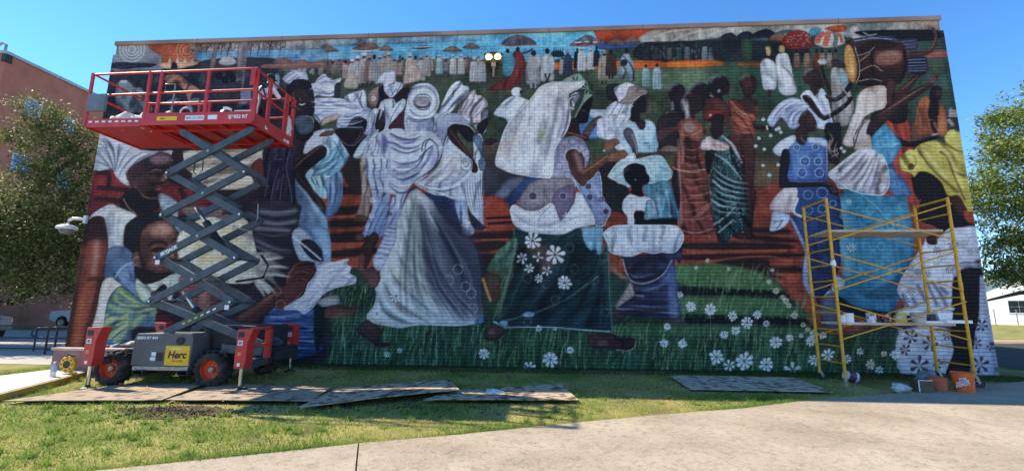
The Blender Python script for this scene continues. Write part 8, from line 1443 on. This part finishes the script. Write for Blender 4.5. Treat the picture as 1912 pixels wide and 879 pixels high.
m_gb = mat('bin_green', (.03, .14, .07), .6); MB().prism([(58.8, .15), (60.5, .15), (60.6, 1.25), (58.7, 1.25)], 'Y', 57, 58).build('tub', m_gb, bn, bevel=.03); MB().prism([(58.65, 1.26), (60.65, 1.26), (60.6, 1.36), (58.7, 1.36)], 'Y', 56.95, 58.05).build('lid', mat('lid_green', (.04, .17, .09), .6), bn)
for x in (58.95, 60.35): MB().lathe([(.001, -.05), (.14, -.05), (.14, .05), (.001, .05)], (x, 57.1, .14), 'Y', 14).build('wheel', m_dark, bn)
tk = thing('white_tank', (61.9, 57.5, 0), 'white rounded tank beside the green waste container', 'tank'); MB().lathe([(.001, 0), (.5, .1), (.62, .4), (.62, 1.5), (.5, 1.8), (.001, 1.9)], (61.4, 57.5, .65), 'X', 18).build('shell', m_wh, tk, smooth=True)
for x in (61.9, 62.8): MB().box(x - .1, x + .1, 57.2, 57.8, 0, .3).build('leg', m_steel, tk)
fe = thing('wire_fence', (58, 55, 0), 'thin wire fence with steel posts before the white house', 'fence')
for x in np.arange(50, 74, 2.4): MB().tube((x, 55, 0), (x, 55, 1.9), .045, 8).build('post', m_steel, fe)
for z in (1.85, 1.2, .6): MB().tube((50, 55, z), (74, 55, z), .012, 6).build('wire', m_steel, fe)

# ======================= grass and dirt =======================
from mathutils.geometry import tessellate_polygon
def inside_poly(P, poly):
    x, y = P[:, 0], P[:, 1]; c = np.zeros(len(P), bool); n = len(poly)
    for i in range(n):
        (x0, y0), (x1, y1) = poly[i], poly[(i + 1) % n]
        h = ((y0 > y) != (y1 > y)); t = (x1 - x0) * (y - y0) / (y1 - y0 + 1e-12) + x0; c ^= h & (x < t)
    return c
def grass_patch(name, n, gen, L, cols, label):
    r = np.random.RandomState(n % 97); P = gen(r, n)
    bad = inside_poly(P, area) | inside_poly(P, kerb + inner)
    nz = vnoise(600, 400, 26, 9)[np.clip((P[:, 1] * 20).astype(int), 0, 399), np.clip(((P[:, 0] + 15) * 20).astype(int), 0, 599)]
    for q in ([(-9.35, 7.45), (-6.75, 7.8), (-7.35, 9.75), (-9.1, 9.2)], [(-6.7, 7.82), (-4.05, 7.93), (-4.38, 9.42), (-7.1, 9.7)], [(-4.02, 7.4), (-1.58, 8.94), (-2.05, 10.25), (-4.2, 9.3)], [(-2.11, 8.24), (.73, 8.55), (.44, 10), (-1.75, 9.45)], [(3.21, 10), (6.09, 9.96), (6.35, 11.9), (3.3, 12)]): bad |= inside_poly(P, q)
    bare = np.exp(-(((P[:, 0] + 6.0) / .9) ** 2 + ((P[:, 1] - 7.25) / .42) ** 2)) + .7 * np.exp(-(((P[:, 0] + 2.6) / 1.8) ** 2 + ((P[:, 1] - 7.9) / .3) ** 2))
    bad |= r.rand(n) < bare * .95
    bad |= (P[:, 1] > 12.98) & (P[:, 0] > -14.6) & (P[:, 0] < 12.3)
    P, nz = P[~bad], nz[~bad]; m_ = len(P)
    a = r.uniform(0, 2 * math.pi, m_); h = r.uniform(*L, m_) * (1 + 1.0 * nz); lean = r.normal(scale=.6, size=(m_, 2)) * h[:, None]; wd = r.uniform(.003, .006, m_) * 1.3
    d = np.stack([np.cos(a), np.sin(a)], 1) * wd[:, None]
    z = np.zeros((m_, 1)); b0 = np.c_[P - d, z]; b1 = np.c_[P + d, z]; tp = np.c_[P + lean, h[:, None]]
    V = np.stack([b0, b1, tp], 1).reshape(-1, 3); F = np.arange(m_ * 3).reshape(-1, 3)
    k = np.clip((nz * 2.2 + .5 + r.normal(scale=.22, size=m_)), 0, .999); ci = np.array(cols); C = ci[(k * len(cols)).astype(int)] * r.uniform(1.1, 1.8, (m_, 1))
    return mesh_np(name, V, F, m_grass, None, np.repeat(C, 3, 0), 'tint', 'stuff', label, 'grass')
m_grass = attr_mat('grass_blade', 'tint', .7, trans=.45, spec=.2)
GC = [(.40, .32, .14), (.34, .30, .11), (.27, .28, .075), (.21, .26, .05), (.16, .225, .042), (.12, .185, .034)]
grass_patch('near_grass', 150000, lambda r, n: np.c_[r.uniform(-13.5, 7.5, n), 4.2 + 8.8 * r.rand(n) ** 1.25], (.018, .05), GC, 'short patchy lawn grass between the sidewalk and the mural wall')
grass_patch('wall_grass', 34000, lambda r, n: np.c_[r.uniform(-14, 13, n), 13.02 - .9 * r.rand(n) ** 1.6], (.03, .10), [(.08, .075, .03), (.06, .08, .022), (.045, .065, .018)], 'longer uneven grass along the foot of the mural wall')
def tuft_gen(r, n):
    k = n // 40; c = np.c_[r.uniform(-13.5, 7, k), 4.3 + 7.5 * r.rand(k) ** 1.2]; return np.repeat(c, 40, 0)[:n] + r.normal(scale=.035, size=(len(np.repeat(c, 40, 0)[:n]), 2))
grass_patch('grass_tufts', 22000, tuft_gen, (.05, .11), GC[2:], 'taller grass tufts dotted over the lawn')
gr_ = np.random.RandomState(3)
def edge_gen(r, n):
    e = np.array(edge); i = r.randint(0, len(e) - 4, n); t = r.rand(n)[:, None]; p = e[i] * (1 - t) + e[i + 1] * t; return p + np.c_[r.normal(scale=.05, size=n) - .06, np.abs(r.normal(scale=.07, size=n)) - .02]
grass_patch('edge_grass', 14000, edge_gen, (.03, .075), GC[1:], 'ragged grass creeping along the sidewalk edge')
def clods(name, c, s, n, label, seed):
    r = random.Random(seed); b = MB()
    for k in range(n):
        x, y = c[0] + r.gauss(0, s[0]), c[1] + r.gauss(0, s[1]); q = r.uniform(.008, .028); z = q * .3
        b.add([(x - q, y, z), (x, y - q, z * .8), (x + q, y, z * .6), (x, y + q, z), (x + r.uniform(-.3, .3) * q, y, z + q * r.uniform(.6, 1.2)), (x, y, -.02)], [(0, 1, 4), (1, 2, 4), (2, 3, 4), (3, 0, 4), (1, 0, 5), (2, 1, 5), (3, 2, 5), (0, 3, 5)])
    return b.build(name, m_dirt, label=label, cat='dirt', kind='stuff')
clods('dirt_clods', (-6.0, 7.25), (.6, .2), 700, 'churned dark dirt in the lawn before the boards', 4); clods('loose_soil', (-2.6, 7.95), (1.2, .2), 260, 'loose dark soil along the middle boards', 6)
V = []; 
b = MB().add([(-6.0 + 1.0 * math.cos(a) * (1 + .25 * math.sin(3 * a)), 7.25 + .42 * math.sin(a) * (1 + .2 * math.cos(4 * a)), .006) for a in np.linspace(0, 2 * math.pi, 25)[:-1]], [tuple(range(24))]); b.build('dirt_patch', m_dirt, kind='structure')
# fallen leaves on the shaded grass and boards
lv = thing('leaf_litter', (-5, 9.6, 0), None, None); bpy.data.objects.remove(lv)
b = MB(); r = random.Random(8)
for k in range(60):
    x, y = r.uniform(-9.5, -3), r.uniform(7.6, 12); q = r.uniform(.02, .045); a = r.uniform(0, 6); z = .09 if y < 9.6 else .03
    b.add([(x + q * math.cos(a), y + q * math.sin(a), z), (x - q * .5 * math.sin(a), y + q * .5 * math.cos(a), z + .01), (x - q * math.cos(a), y - q * math.sin(a), z), (x + q * .5 * math.sin(a), y - q * .5 * math.cos(a), z + .012)], [(0, 1, 2, 3)])
b.build('leaf_litter', mat('dry_leaf', (.36, .30, .16), .8, var=.3, scale=20), label='scattered dry leaves round the lift feet', cat='leaves', kind='stuff')
